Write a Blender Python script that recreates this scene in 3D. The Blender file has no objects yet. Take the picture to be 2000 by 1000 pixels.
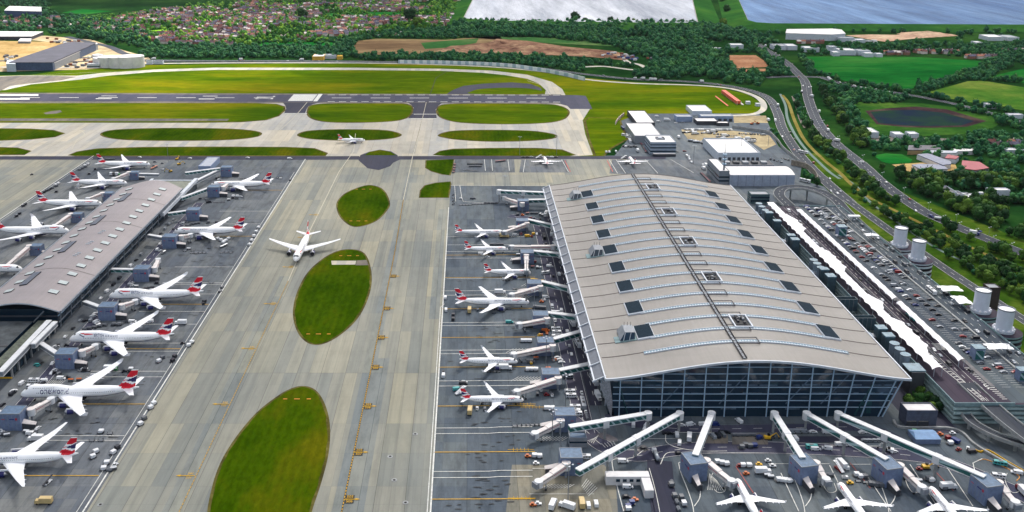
import bpy, math, random
import numpy as np
R = math.radians
random.seed(11)
# ------------------------------------------------------------------ view geometry (metres; camera stands over the origin)
HC, F, CX, CY = 284.0, 1859.0, 912.0, 320.0
TP = 510.0 / F
PITCH = math.atan(TP); CP = math.cos(PITCH)
def P(u, v, z=0.0):
    he = HC - z
    return (he * (u - CX) / (CP * (v + 190.0)), he * 1998.9 / (v + 190.0) - TP * he)
def P3(u, v, z=0.0):
    x, y = P(u, v, z); return (x, y, z)
def V(x, y, z=0.0):                       # back to the photo's pixels, used only to sort and describe
    he = HC - z
    v = 1998.9 * he / (y + TP * he) - 190.0
    return (x * CP * (v + 190.0) / he + CX, v)

scene = bpy.context.scene
COL = scene.collection
# ------------------------------------------------------------------ materials
def lin(c):
    c = c / 255.0
    return c / 12.92 if c <= 0.04045 else ((c + 0.055) / 1.055) ** 2.4
def rgb(*c): return (lin(c[0]), lin(c[1]), lin(c[2]), 1.0)
class NT:
    def __init__(s, name):
        s.m = bpy.data.materials.new(name); s.m.use_nodes = True
        s.n = s.m.node_tree.nodes; s.l = s.m.node_tree.links
        s.b = s.n['Principled BSDF']
    def new(s, t, **kw):
        nd = s.n.new(t)
        for k, v in kw.items(): setattr(nd, k, v)
        return nd
    def link(s, a, b): s.l.new(a, b)
    def pos(s, scale=(1, 1, 1), rot=0.0):
        g = s.new('ShaderNodeNewGeometry'); mp = s.new('ShaderNodeMapping')
        mp.inputs['Scale'].default_value = scale; mp.inputs['Rotation'].default_value = (0, 0, rot)
        s.link(g.outputs['Position'], mp.inputs['Vector']); return mp.outputs['Vector']
    def noise(s, vec, scale, detail=4.0, rough=0.6):
        n = s.new('ShaderNodeTexNoise'); n.inputs['Scale'].default_value = scale
        n.inputs['Detail'].default_value = detail; n.inputs['Roughness'].default_value = rough
        s.link(vec, n.inputs['Vector']); return n.outputs['Fac']
    def ramp(s, fac, stops):
        r = s.new('ShaderNodeValToRGB'); e = r.color_ramp.elements
        while len(e) < len(stops): e.new(0.5)
        for i, (p, c) in enumerate(stops): e[i].position = p; e[i].color = c
        s.link(fac, r.inputs['Fac']); return r.outputs['Color']
    def mix(s, fac, a, b, mode='MIX'):
        m = s.new('ShaderNodeMix', data_type='RGBA', blend_type=mode)
        for sock, val in ((m.inputs['Factor'], fac), (m.inputs['A'], a), (m.inputs['B'], b)):
            pass
        ins = [i for i in m.inputs if i.enabled]
        for sock, val in zip((ins[0], ins[1], ins[2]), (fac, a, b)):
            if hasattr(val, 'links') or isinstance(val, bpy.types.NodeSocket): s.link(val, sock)
            else: sock.default_value = val
        return [o for o in m.outputs if o.enabled][0]
    def done(s, col, rough=0.8, spec=0.3, metal=0.0):
        if isinstance(col, bpy.types.NodeSocket): s.link(col, s.b.inputs['Base Color'])
        else: s.b.inputs['Base Color'].default_value = col
        s.b.inputs['Roughness'].default_value = rough
        s.b.inputs['Specular IOR Level'].default_value = spec
        s.b.inputs['Metallic'].default_value = metal
        return s.m
MC = {}
def plain(name, c, rough=0.6, metal=0.0, spec=0.4, wear=0.12, scale=0.35):
    """painted or solid surface with faint dirt in it"""
    if name in MC: return MC[name]
    t = NT(name); col = rgb(*c)
    if wear > 0:
        n = t.noise(t.pos(), scale, 5.0, 0.65)
        d = tuple(x * (1 - wear * 1.6) for x in col[:3]) + (1,)
        l = tuple(min(1, x * (1 + wear * 0.8)) for x in col[:3]) + (1,)
        col = t.ramp(n, [(0.32, d), (0.7, l)])
    MC[name] = t.done(col, rough, spec, metal); return MC[name]
def grass(name, a, b, c, s1=0.02, s2=0.25, stretch=(1, 1, 1), rot=0.0, mow=None):
    if name in MC: return MC[name]
    t = NT(name); vec = t.pos(stretch, rot)
    f1 = t.noise(vec, s1, 6, 0.65); f2 = t.noise(vec, s2, 6, 0.7)
    base = t.ramp(f1, [(0.36, rgb(*a)), (0.5, rgb(*b)), (0.64, rgb(*c))])
    mw = t.new('ShaderNodeTexWave', wave_type='BANDS', bands_direction='X'); mw.inputs['Scale'].default_value = 0.314 / 5; mw.inputs['Distortion'].default_value = .6; mw.inputs['Detail Scale'].default_value = 0.4
    t.link(t.pos((1, 1, 1), mow if mow is not None else 0.0), mw.inputs['Vector'])
    if mow is not None: base = t.mix(1.0, base, t.ramp(mw.outputs['Fac'], [(0.2, (.93, .94, .92, 1)), (.8, (1.05, 1.04, 1.04, 1))]), 'MULTIPLY')
    fine = t.ramp(f2, [(0.3, (0.62, 0.62, 0.6, 1)), (0.7, (1.25, 1.25, 1.2, 1))])
    MC[name] = t.done(t.mix(0.8, base, fine, 'MULTIPLY'), 0.98, 0.0); return MC[name]
def slabs(name, a, b, jw=7.5, jl=7.5, band=3, tint=(0.8, 1.12), stain=0.35, joint=0.62, run=90, streak=0.0):
    """concrete slabs laid in long lanes: lane tint, slab tint, joints, oil and rubber stains"""
    if name in MC: return MC[name]
    t = NT(name); vec = t.pos((1, 1, 1), R(90))
    def brick(w, h, mort):
        k = t.new('ShaderNodeTexBrick'); k.offset = 0.0; k.squash = 1.0
        k.inputs['Scale'].default_value = 1.0; k.inputs['Brick Width'].default_value = w
        k.inputs['Row Height'].default_value = h; k.inputs['Mortar Size'].default_value = mort
        k.inputs['Mortar Smooth'].default_value = 0.3
        k.inputs['Color1'].default_value = (0, 0, 0, 1); k.inputs['Color2'].default_value = (1, 1, 1, 1)
        k.inputs['Mortar'].default_value = (0.5, 0.5, 0.5, 1)
        t.link(vec, k.inputs['Vector']); return k
    big = brick(run, jw * band, 0.0); mid = brick(jl * 4, jw, 0.0); fine = brick(jl, jw, 0.09)
    f = t.noise(t.pos((1, 0.35, 1)), 0.012, 6, 0.6)
    base = t.ramp(f, [(0.35, rgb(*a)), (0.65, rgb(*b))])
    lo, hi = tint
    g = lambda x: (x, x, x * 0.99, 1)
    base = t.mix(1.0, base, t.ramp(big.outputs['Color'], [(0.0, (lo * .95, lo * .99, lo * 1.05, 1)), (0.5, (1, 1, 1, 1)), (1.0, (hi * 1.03, hi, hi * .93, 1))]), 'MULTIPLY')
    base = t.mix(1.0, base, t.ramp(mid.outputs['Color'], [(0.0, (.80, .84, .89, 1)), (0.5, (.97, .97, .97, 1)), (1.0, (1.12, 1.09, 1.02, 1))]), 'MULTIPLY')
    sm = t.noise(t.pos((1.0, 0.25, 1)), 0.16, 7, 0.72)
    base = t.mix(stain, base, t.ramp(sm, [(0.34, g(0.55)), (0.55, g(1.0)), (0.8, g(1.1))]), 'MULTIPLY')
    if streak:
        sk_ = t.noise(t.pos((1.0, 0.012, 1)), 0.30, 4, 0.7); base = t.mix(streak, base, t.ramp(sk_, [(.36, (.70, .72, .74, 1)), (.52, (1, 1, 1, 1)), (.7, (1.08, 1.07, 1.05, 1))]), 'MULTIPLY')
    j = t.ramp(fine.outputs['Fac'], [(0.0, g(1.0)), (1.0, g(joint))])
    base = t.mix(1.0, base, j, 'MULTIPLY')
    jb = brick(run * 2, jw * band, 0.16)
    base = t.mix(1.0, base, t.ramp(jb.outputs['Fac'], [(0.0, g(1.0)), (1.0, g(0.6))]), 'MULTIPLY')
    MC[name] = t.done(base, 0.85, 0.25); return MC[name]
def glassy(name, c, rough=0.12, spec=0.6, wear=0.0):
    return plain(name, c, rough, 0.0, spec, wear)
# ------------------------------------------------------------------ mesh helper
class MB:
    def __init__(s): s.v = []; s.f = []; s.mi = []; s.ms = []; s.smooth = []
    def mat(s, m):
        if m not in s.ms: s.ms.append(m)
        return s.ms.index(m)
    def add(s, vs, fs, m, sm=False):
        o = len(s.v); s.v.extend(vs); k = s.mat(m)
        for f in fs: s.f.append(tuple(i + o for i in f)); s.mi.append(k); s.smooth.append(sm)
    def box(s, x0, x1, y0, y1, z0, z1, m, top=None):
        vs = [(x0, y0, z0), (x1, y0, z0), (x1, y1, z0), (x0, y1, z0), (x0, y0, z1), (x1, y0, z1), (x1, y1, z1), (x0, y1, z1)]
        s.add(vs, [(0, 3, 2, 1), (0, 1, 5, 4), (1, 2, 6, 5), (2, 3, 7, 6), (3, 0, 4, 7)], m)
        s.add(vs[4:], [(0, 1, 2, 3)], top or m)
    def prism(s, pts, z0, z1, m, top=None):
        """pts = footprint, any winding"""
        a = sum(pts[i][0] * pts[(i + 1) % len(pts)][1] - pts[(i + 1) % len(pts)][0] * pts[i][1] for i in range(len(pts)))
        if a < 0: pts = pts[::-1]
        n = len(pts)
        lo = [(p[0], p[1], z0) for p in pts]; hi = [(p[0], p[1], z1) for p in pts]
        s.add(lo + hi, [(i, (i + 1) % n, n + (i + 1) % n, n + i) for i in range(n)], m)
        s.add(hi, [tuple(range(n))], top or m)
    def bar(s, a, b, w, h, m, top=None, zoff=0.0):
        """box beam from a to b (3D points = centre of its bottom)"""
        dx, dy = b[0] - a[0], b[1] - a[1]; L = math.hypot(dx, dy) or 1.0
        nx, ny = -dy / L * w / 2, dx / L * w / 2
        vs = []
        for p in (a, b):
            for sg, z in ((-1, 0), (1, 0), (1, h), (-1, h)):
                vs.append((p[0] + nx * sg, p[1] + ny * sg, p[2] + z + zoff))
        s.add(vs, [(0, 1, 2, 3), (7, 6, 5, 4), (0, 4, 5, 1), (1, 5, 6, 2), (3, 7, 4, 0)], m)
        s.add(vs, [(2, 6, 7, 3)], top or m)
    def cyl(s, x, y, z0, z1, r, m, n=16, r1=None, cap=None):
        r1 = r if r1 is None else r1
        lo = [(x + r * math.cos(2 * math.pi * i / n), y + r * math.sin(2 * math.pi * i / n), z0) for i in range(n)]
        hi = [(x + r1 * math.cos(2 * math.pi * i / n), y + r1 * math.sin(2 * math.pi * i / n), z1) for i in range(n)]
        s.add(lo + hi, [(i, (i + 1) % n, n + (i + 1) % n, n + i) for i in range(n)], m, n > 8)
        s.add(hi, [tuple(range(n))], cap or m)
    def rod(s, a, b, r, m, n=6):
        a = np.array(a, float); b = np.array(b, float); d = b - a; d /= (np.linalg.norm(d) or 1)
        u = np.cross(d, (0, 0, 1.0)); 
        if np.linalg.norm(u) < 1e-3: u = np.array((1.0, 0, 0))
        u /= np.linalg.norm(u); w = np.cross(d, u)
        vs = []
        for p in (a, b):
            for i in range(n):
                t = 2 * math.pi * i / n; vs.append(tuple(p + r * (math.cos(t) * u + math.sin(t) * w)))
        s.add(vs, [(i, n + i, n + (i + 1) % n, (i + 1) % n) for i in range(n)] + [tuple(range(n)), tuple(range(2 * n - 1, n - 1, -1))], m)
    def lathe_x(s, prof, m, n=16, c=(0, 0, 0), sm=True):
        """rings along x: (x, r)"""
        k = len(prof); vs = []
        for x, r in prof:
            for i in range(n):
                t = 2 * math.pi * i / n; vs.append((c[0] + x, c[1] + r * math.cos(t), c[2] + r * math.sin(t)))
        fs = [(j * n + i, j * n + (i + 1) % n, (j + 1) * n + (i + 1) % n, (j + 1) * n + i) for j in range(k - 1) for i in range(n)]
        s.add(vs, fs, m, sm)
    def mesh(s, name):
        me = bpy.data.meshes.new(name); me.from_pydata(s.v, [], s.f)
        for m in s.ms: me.materials.append(m)
        me.polygons.foreach_set('material_index', s.mi); me.polygons.foreach_set('use_smooth', s.smooth)
        me.update(); return me
    def build(s, name, parent=None, loc=None, rz=0.0, **tags):
        o = bpy.data.objects.new(name, s.mesh(name)); COL.objects.link(o)
        if parent is not None: o.parent = parent
        if loc is not None: o.location = loc
        if rz: o.rotation_euler = (0, 0, rz)
        tag(o, **tags); return o
def tag(o, label=None, cat=None, group=None, kind=None):
    if label: o['label'] = label
    if cat: o['category'] = cat
    if group: o['group'] = group
    if kind: o['kind'] = kind
    return o
def empty(name, loc=(0, 0, 0), rz=0.0, label=None, cat=None, group=None):
    o = bpy.data.objects.new(name, None); COL.objects.link(o)
    o.location = loc; o.rotation_euler = (0, 0, rz); o.empty_display_size = 1
    return tag(o, label, cat, group)
KIDS = {}
def kids(o):
    if o.name not in KIDS: KIDS[o.name] = [c for c in COL.objects if c.parent == o]
    return KIDS[o.name]
def snap(o):                       # remember a template's tree once it is complete
    ch = [c for c in COL.objects if c.parent == o]
    return (o, [snap(c) for c in ch])
def copy_tree(t, parent=None):
    c = t[0].copy(); COL.objects.link(c); c.parent = parent
    for ch in t[1]: copy_tree(ch, c)
    return c
def drop_tree(t):
    for ch in t[1]: drop_tree(ch)
    bpy.data.objects.remove(t[0])
# ------------------------------------------------------------------ flat sheets
def area(poly):
    return sum(poly[i][0] * poly[(i + 1) % len(poly)][1] - poly[(i + 1) % len(poly)][0] * poly[i][1] for i in range(len(poly))) / 2
def smooth_closed(pts, k=4):
    n = len(pts); out = []
    for i in range(n):
        p0, p1, p2, p3 = (np.array(pts[(i + j - 1) % n], float) for j in range(4))
        for s in range(k):
            t = s / k
            out.append(tuple(0.5 * ((2 * p1) + (p2 - p0) * t + (2 * p0 - 5 * p1 + 4 * p2 - p3) * t * t + (3 * p1 - p0 - 3 * p2 + p3) * t ** 3)))
    return out
def smooth_open(pts, k=6):
    pts = [np.array(p, float) for p in pts]; pts = [2 * pts[0] - pts[1]] + pts + [2 * pts[-1] - pts[-2]]
    out = []
    for i in range(1, len(pts) - 2):
        p0, p1, p2, p3 = pts[i - 1:i + 3]
        for s in range(k):
            t = s / k
            out.append(0.5 * ((2 * p1) + (p2 - p0) * t + (2 * p0 - 5 * p1 + 4 * p2 - p3) * t * t + (3 * p1 - p0 - 3 * p2 + p3) * t ** 3))
    out.append(pts[-2]); return [tuple(p) for p in out]
def sheet(name, px, z, m, smooth=0, zp=0.0, world=False, **tags):
    pts = [p if world else P(p[0], p[1], zp) for p in px]
    if smooth: pts = smooth_closed(pts, smooth)
    if area(pts) < 0: pts = pts[::-1]
    from mathutils.geometry import tessellate_polygon
    from mathutils import Vector
    tri = tessellate_polygon([[Vector((p[0], p[1], 0)) for p in pts]])
    b = MB(); vs = [(p[0], p[1], z) for p in pts]
    fs = []
    for t in tri:
        a = area([pts[i] for i in t])
        if abs(a) > 1e-6: fs.append(tuple(t) if a > 0 else tuple(t[::-1]))
    b.add(vs, fs, m)
    if not tags: tags = dict(kind='structure')
    return b.build(name, **tags)
def island(name, px, z, m, rim, smooth=0, w_=1.6):
    pts = [P(u, v) for u, v in px]
    if smooth: pts = smooth_closed(pts, smooth)
    if area(pts) < 0: pts = pts[::-1]
    n = len(pts); out = []
    for i in range(n):
        a, c = pts[i - 1], pts[(i + 1) % n]; dx, dy = c[0] - a[0], c[1] - a[1]; L = math.hypot(dx, dy) or 1
        k = w_ * (.75 + .5 * random.random()); out.append((pts[i][0] - dy / L * k, pts[i][1] + dx / L * k))
    sheet(name + '_rim', pts, z, rim, world=True); return sheet(name, out, z + .03, m, world=True)
def offset(pts, d):
    out = []
    for i, p in enumerate(pts):
        a = pts[max(0, i - 1)]; c = pts[min(len(pts) - 1, i + 1)]
        dx, dy = c[0] - a[0], c[1] - a[1]; L = math.hypot(dx, dy) or 1
        out.append((p[0] - dy / L * d, p[1] + dx / L * d))
    return out
def ribbon(b, pts, w, z, m, d=0.0, zs=None):
    l, r = offset(pts, d + w / 2), offset(pts, d - w / 2); n = len(pts)
    zz = zs or [z] * n
    vs = [(l[i][0], l[i][1], zz[i]) for i in range(n)] + [(r[i][0], r[i][1], zz[i]) for i in range(n)]
    b.add(vs, [(n + i, n + i + 1, i + 1, i) for i in range(n - 1)], m)
def dashes(b, pts, w, z, m, on, off, d=0.0):
    ln = offset(pts, d); acc = 0.0; L = on + off
    for i in range(len(ln) - 1):
        a, c = ln[i], ln[i + 1]; seg = math.hypot(c[0] - a[0], c[1] - a[1])
        if seg < 1e-6: continue
        t = 0.0
        while t < seg:
            ph = (acc + t) % L
            if ph < on:
                e = min(seg, t + on - ph)
                p = (a[0] + (c[0] - a[0]) * t / seg, a[1] + (c[1] - a[1]) * t / seg)
                q = (a[0] + (c[0] - a[0]) * e / seg, a[1] + (c[1] - a[1]) * e / seg)
                if e - t > 0.05: ribbon(b, [p, q], w, z, m)
                t = e + 1e-4
            else: t += L - ph + 1e-3
        acc += seg
def inside(p, poly):
    x, y = p; c = False; n = len(poly)
    for i in range(n):
        x1, y1 = poly[i]; x2, y2 = poly[(i + 1) % n]
        if (y1 > y) != (y2 > y) and x < (x2 - x1) * (y - y1) / (y2 - y1) + x1: c = not c
    return c
# ------------------------------------------------------------------ camera, sky, sun
cam = bpy.data.cameras.new('camera'); co = bpy.data.objects.new('camera', cam); COL.objects.link(co)
co.location = (0, 0, HC); co.rotation_euler = (math.pi / 2 - PITCH, 0, 0)
cam.sensor_width = 36; cam.lens = F / 2000 * 36; cam.shift_x = (1000 - CX) / 2000; cam.shift_y = -(500 - CY) / 2000
cam.clip_start = 1; cam.clip_end = 60000; scene.camera = co
SUN_EL, SUN_AZ = 50.0, 18.0           # azimuth clockwise from +Y (straight ahead of the camera)
w = bpy.data.worlds.new('World'); scene.world = w; w.use_nodes = True
bg = w.node_tree.nodes['Background']; sky = w.node_tree.nodes.new('ShaderNodeTexSky')
sky.sky_type = 'NISHITA'; sky.sun_disc = False; sky.sun_elevation = R(SUN_EL); sky.sun_rotation = R(SUN_AZ)
sky.air_density = 1.0; sky.dust_density = 4.0; sky.ozone_density = 0.9
w.node_tree.links.new(sky.outputs['Color'], bg.inputs['Color']); bg.inputs['Strength'].default_value = 0.15
sl = bpy.data.lights.new('sun', 'SUN'); so = bpy.data.objects.new('sun', sl); COL.objects.link(so)
sl.energy = 4.4; sl.angle = R(7); sl.color = (1.0, 0.965, 0.91)
so.rotation_euler = (R(90 - SUN_EL), 0, R(180 - SUN_AZ)); so.location = (0, 0, 900)
scene.view_settings.view_transform = 'Standard'; scene.view_settings.look = 'None'
scene.view_settings.exposure = 0.36; scene.view_settings.gamma = 1.0
scene.cycles.max_bounces = 4
# ================================================================== THE GROUND AND WHAT IS LAID ON IT
S = dict(kind='structure')
G_COUNTRY = grass('country_grass', (14, 44, 18), (25, 58, 24), (44, 76, 30), 0.006, 0.05)
G_AIR = grass('airfield_grass', (52, 82, 4), (80, 100, 6), (114, 114, 14), 0.009, 0.09, (0.35, 1, 1), mow=R(90))
G_ISLE = grass('taxiway_island_grass', (36, 62, 0), (56, 78, 2), (84, 86, 8), 0.02, 0.35, (1, .4, 1), mow=0.0)
RIM = grass('worn_turf_edge', (66, 62, 34), (88, 82, 44), (110, 104, 58), 0.05, 0.3)
G_FIELD = grass('meadow', (12, 80, 30), (22, 96, 36), (52, 110, 46), 0.008, 0.07, (0.4, 1, 1), mow=R(60))
G_FIELD2 = grass('pasture', (52, 98, 32), (80, 112, 40), (108, 122, 54), 0.008, 0.07)
G_BANK = grass('reservoir_bank', (34, 74, 34), (42, 86, 36), (62, 100, 40), 0.004, 0.05)
G_BRIGHT = grass('bright_grass', (104, 160, 30), (134, 184, 42), (164, 200, 70), 0.01, 0.1)
SOIL = grass('bare_soil', (104, 84, 64), (128, 106, 80), (150, 134, 96), 0.01, 0.08, (0.25, 1, 1))
SAND = grass('yellow_sand', (150, 124, 80), (170, 144, 98), (186, 162, 118), 0.01, 0.1)
CONC = slabs('taxiway_concrete', (126, 127, 120), (148, 146, 134), jw=7.6, jl=15, band=2, tint=(0.90, 1.08), stain=0.3, joint=0.76, streak=.6)
CONC_L = slabs('pale_taxiway_concrete', (162, 158, 150), (184, 179, 170), jw=7.6, jl=15, band=3, tint=(0.95, 1.04), stain=0.3, joint=0.9, run=300)
APRON = slabs('stand_concrete', (76, 84, 94), (112, 116, 122), jw=6.4, jl=6.4, band=4, tint=(0.74, 1.12), stain=0.9, joint=0.7, run=60)
APRON_R = slabs('north_stand_concrete', (62, 74, 87), (98, 106, 114), jw=6.4, jl=6.4, band=4, tint=(0.8, 1.1), stain=0.8, joint=0.78, run=60)
ASPH = slabs('asphalt', (52, 54, 76), (70, 70, 90), jw=9, jl=40, band=2, tint=(0.92, 1.06), stain=0.5, joint=0.95)
ASPH_D = slabs('dark_asphalt', (40, 42, 60), (54, 54, 72), jw=9, jl=40, band=2, tint=(0.94, 1.05), stain=0.4, joint=0.97)
ROAD = slabs('road_asphalt', (44, 50, 62), (62, 67, 77), jw=11, jl=60, band=3, tint=(0.94, 1.05), stain=0.5, joint=0.97)
PATCH = slabs('worn_asphalt', (92, 88, 88), (122, 114, 104), jw=9, jl=30, band=3, tint=(0.85, 1.1), stain=0.7, joint=0.9)
WPAINT = plain('white_marking', (214, 214, 208), 0.8, wear=0.2, scale=0.6)
YPAINT = plain('yellow_marking', (206, 160, 26), 0.8, wear=0.15, scale=0.6)
RPAINT = plain('red_marking', (176, 92, 84), 0.8, wear=0.2, scale=0.6)
KPAINT = plain('black_marking', (34, 34, 32), 0.8, wear=0.1)

sheet('ground', [(-14000, -4000), (14000, -4000), (14000, 26000), (-14000, 26000)], 0.0, G_COUNTRY, world=True)
XW = -260   # far left of what a step to the side might show, in photo pixels
# airfield turf
sheet('airfield_grass', [(XW, 152), (0, 147), (60, 146), (150, 134), (300, 127), (560, 124), (775, 124), (900, 127), (1000, 130), (1080, 138), (1140, 152), (1230, 160), (1330, 164),
      (1400, 170), (1460, 184), (1485, 200), (1490, 214), (1470, 222), (1250, 222), (1212, 236), (1180, 306), (600, 307), (XW, 310)], 0.06, G_AIR)
# stands and taxi lanes: one big concrete sheet to the front, then the stands on it
sheet('apron', [(XW - 300, 306), (1000, 306), (1200, 304), (1225, 274), (1212, 236), (1250, 220), (1350, 217), (1482, 222), (1500, 240), (1520, 285), (1566, 322), (1562, 352), (1640, 372), (1790, 560), (2000, 760), (2300, 1000), (2300, 1400), (-900, 1400)], 0.04, APRON_R)
sheet('taxiway', [(594, 312), (884, 312), (1240, 310), (1236, 364), (880, 363), (838.5, 1015), (815, 1400), (-78, 1400), (169, 1000)], 0.08, CONC)
sheet('taxiway', [(XW, 311), (174, 311), (-10, 436), (XW, 600)], 0.08, CONC)
sheet('apron', [(174.5, 311.5), (593, 312), (169, 999.9), (-78, 1399), (-900, 1400), (XW - 300, 620), (-10, 436)], 0.085, APRON)
# runway system
sheet('taxiway', [(XW, 200.4), (1130, 201.2), (1152, 213), (1138, 235), (1143, 262), (1158, 303), (1100, 306.5), (560, 306.5), (XW, 306.5)], 0.10, CONC_L)
sheet('runway', [(XW, 181), (0, 181.5), (900, 184.8), (1125, 186), (1144, 187.5), (1157, 213), (1114, 213), (1108, 207), (1095, 203.5), (1070, 201.5), (900, 200.6), (XW, 199.4)], 0.12, ASPH)
for a, b in ((181.2, 183.6), (197.4, 199.9)):
    sheet('runway_shoulder', [(XW, a), (0, a), (1096, a + 3.2), (1096, b + 3.0), (0, b), (XW, b)], 0.15, PATCH)
sheet('taxiway', [(XW, 158), (-40, 150), (40, 147.5), (150, 148), (195, 143), (300, 136), (420, 132.2), (700, 132.4), (860, 134.2), (960, 138), (1030, 146), (1078, 160), (1098, 174), (1105, 187), (1064, 186),
      (1066, 176), (1052, 163), (1030, 154), (985, 146.5), (940, 142), (860, 138.4), (700, 136.8), (420, 136.6), (300, 140.5), (210, 148), (160, 155), (60, 165), (10, 176), (XW, 181)], 0.10, CONC_L)
sheet('worn_asphalt', [(XW, 160), (30, 148.5), (120, 148.5), (150, 150), (120, 157), (60, 163), (20, 168), (0, 178), (XW, 181)], 0.13, PATCH)
sheet('taxiway', [(872, 184), (885, 176), (905, 168), (945, 163.5), (1000, 161), (1036, 164), (1056, 172), (1062, 186), (1050, 186)], 0.14, ASPH_D, smooth=0)
sheet('grass_island', [(918, 183.2), (922, 178), (940, 173.6), (985, 171.5), (1030, 172.5), (1056, 177), (1062, 181), (1052, 184.4), (1000, 184.6)], 0.17, G_AIR, smooth=3)
ISLES = [
 ([(XW, 201.5), (300, 201), (500, 201.3), (540, 203), (557, 208), (558, 216), (545, 227), (520, 235), (470, 239), (400, 240), (XW, 240)], 0),
 ([(600, 214), (604, 207), (622, 203), (660, 201.8), (760, 201.8), (796, 203), (807, 210), (806, 221), (795, 231), (765, 237.5), (700, 240), (640, 239), (610, 233), (599, 224)], 3),
 ([(852, 214), (858, 206), (880, 202.8), (940, 202), (1060, 203), (1092, 206), (1110, 214), (1112, 224), (1098, 235), (1060, 241), (980, 243), (900, 240), (864, 232), (853, 223)], 3),
 ([(XW, 251.5), (0, 250.6), (60, 251.3), (105, 254), (128, 260.5), (108, 268), (60, 273), (0, 275), (XW, 276)], 0),
 ([(195, 262), (215, 254.5), (265, 251.2), (350, 250), (450, 251.4), (500, 256), (512, 262), (495, 269), (440, 274), (340, 275.4), (250, 274), (208, 269)], 3),
 ([(580, 263), (598, 256), (640, 253), (700, 252.6), (755, 254.4), (784, 262), (775, 269), (740, 273.4), (680, 275), (620, 273), (590, 269)], 3),
 ([(855, 264), (876, 256.6), (920, 254), (990, 254), (1050, 256.4), (1088, 264), (1078, 271.5), (1030, 275.8), (960, 277), (900, 274), (865, 269)], 3),
 ([(XW, 288), (0, 287.4), (35, 288.4), (62, 295), (48, 303), (XW, 305)], 0),
 ([(132, 303.5), (150, 296), (190, 290), (280, 287), (420, 286.4), (560, 287), (615, 289.5), (641, 299), (636, 305), (400, 305.5), (150, 305.5)], 0),
 ([(845, 303), (858, 295), (885, 290.6), (960, 289), (1050, 289), (1098, 292), (1126, 303), (1110, 305.6), (870, 305)], 0),
 ([(1139, 236), (1150, 229), (1212, 232), (1216, 245), (1228, 272), (1196, 290), (1182, 304), (1160, 304), (1148, 272)], 0),
]
for pts, sm in ISLES: island('grass_island', pts, 0.16, G_AIR if pts[0][1] < 250 else G_ISLE, RIM, smooth=sm or 1, w_=3.0)
sheet('service_road', [(-1, 305.3), (640, 305.3), (702, 305), (702, 311.6), (640, 312.3), (-1, 312)], 0.18, ASPH_D)
sheet('service_road', [(778, 305), (848, 305), (1130, 305.2), (1240, 305.6), (1300, 306), (1300, 311), (1130, 311), (848, 311.5), (778, 311.6)], 0.18, ASPH_D)
sheet('service_road', [(XW - 200, 305.3), (-1, 305.3), (-1, 312), (XW - 200, 312.5)], 0.18, ASPH_D)
sheet('service_track', [(XW, 231.6), (300, 232), (448, 232.6), (444, 236.4), (300, 237), (XW, 236.4)], 0.26, PATCH)
sheet('worn_asphalt', [(85, 221), (100, 217.5), (118, 215.5), (121, 219), (110, 222), (90, 223.5)], 0.26, PATCH)
TRK = slabs('worn_wheel_track', (114, 119, 118), (136, 138, 132), jw=7.6, jl=15, band=1, tint=(.92, 1.06), stain=.6, joint=.8)
for xa, xb, ya, yb in ((-65.5, -57.5, 240, 1000), (-57.5, -49.9, 240, 560), (-147.5, -137.5, 250, 700), (-110, -102.5, 250, 420), (-27, -19.8, 620, 870)): sheet('worn_track', [(xa, ya), (xb, ya), (xb, yb), (xa, yb)], .1, TRK, world=True)
sheet('dark_tarmac', [(552, 200.2), (626, 200.3), (612, 203.4), (602, 208), (598, 215), (596, 221), (555, 221.5), (559, 212), (557, 206)], .2, ASPH_D)
sheet('dark_tarmac', [(796, 200.4), (864, 200.5), (856, 207), (851, 214), (852, 223), (853, 231), (797, 231), (806, 222), (808, 211), (803, 205)], .2, ASPH_D)
sheet('stand_apron', [(1018, 312), (1106, 312), (1110, 337), (1014, 337)], .1, APRON); sheet('stand_apron', [(1196, 312), (1420, 312), (1440, 345), (1330, 345), (1190, 339)], .1, APRON)
sheet('stand_apron', [(1000, 908), (1180, 908), (1202, 935), (1214, 1100), (975, 1100)], .09, slabs('beige_stand_concrete', (116, 113, 104), (138, 134, 120), jw=6.4, jl=6.4, band=4, tint=(.8, 1.1), stain=.9, joint=.78, run=60)); sheet('stand_apron', [(888, 311.5), (1004, 311.5), (1006, 337), (886, 337)], .1, APRON)
sheet('sandy_yard', [(1330, 253), (1420, 254), (1502, 264), (1516, 282), (1492, 293), (1474, 282), (1466, 273), (1374, 271), (1366, 277), (1345, 274)], .1, grass('yard_gravel', (140, 128, 104), (160, 146, 118), (176, 162, 132), .02, .12))
sheet('sandy_yard', [(1432, 226), (1496, 226), (1500, 240), (1434, 240)], .1, MC['yard_gravel'])
# islands between the taxi lanes
island('grass_island', [(719, 361.5), (742, 366), (755, 378), (762, 398), (757, 410), (742, 427), (722, 438), (697, 443.5), (680, 439), (664, 424), (657, 406), (659, 393), (672, 379), (692, 369)], 0.12, G_ISLE, RIM, smooth=4)
island('grass_island', [(688, 487), (708, 492), (719, 506), (726, 535), (724, 566), (712, 600), (694, 628), (668, 652), (640, 669), (616, 674), (596, 667), (580, 647), (572, 615), (577, 580), (592, 545), (612, 520), (640, 499), (664, 489)], 0.12, G_ISLE, RIM, smooth=4)
island('grass_island', [(590, 754), (612, 759), (628, 776), (640, 805), (645, 840), (642, 885), (630, 935), (612, 990), (594, 1045), (540, 1110), (470, 1130), (420, 1090), (404, 1020), (412, 960), (430, 905), (460, 855), (500, 807), (540, 775), (566, 760)], 0.12, G_ISLE, RIM, smooth=4)
island('grass_island', [(831, 313), (887, 311), (885, 328), (880, 343), (862, 341), (842, 335), (830, 328)], 0.12, G_ISLE, RIM)
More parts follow.
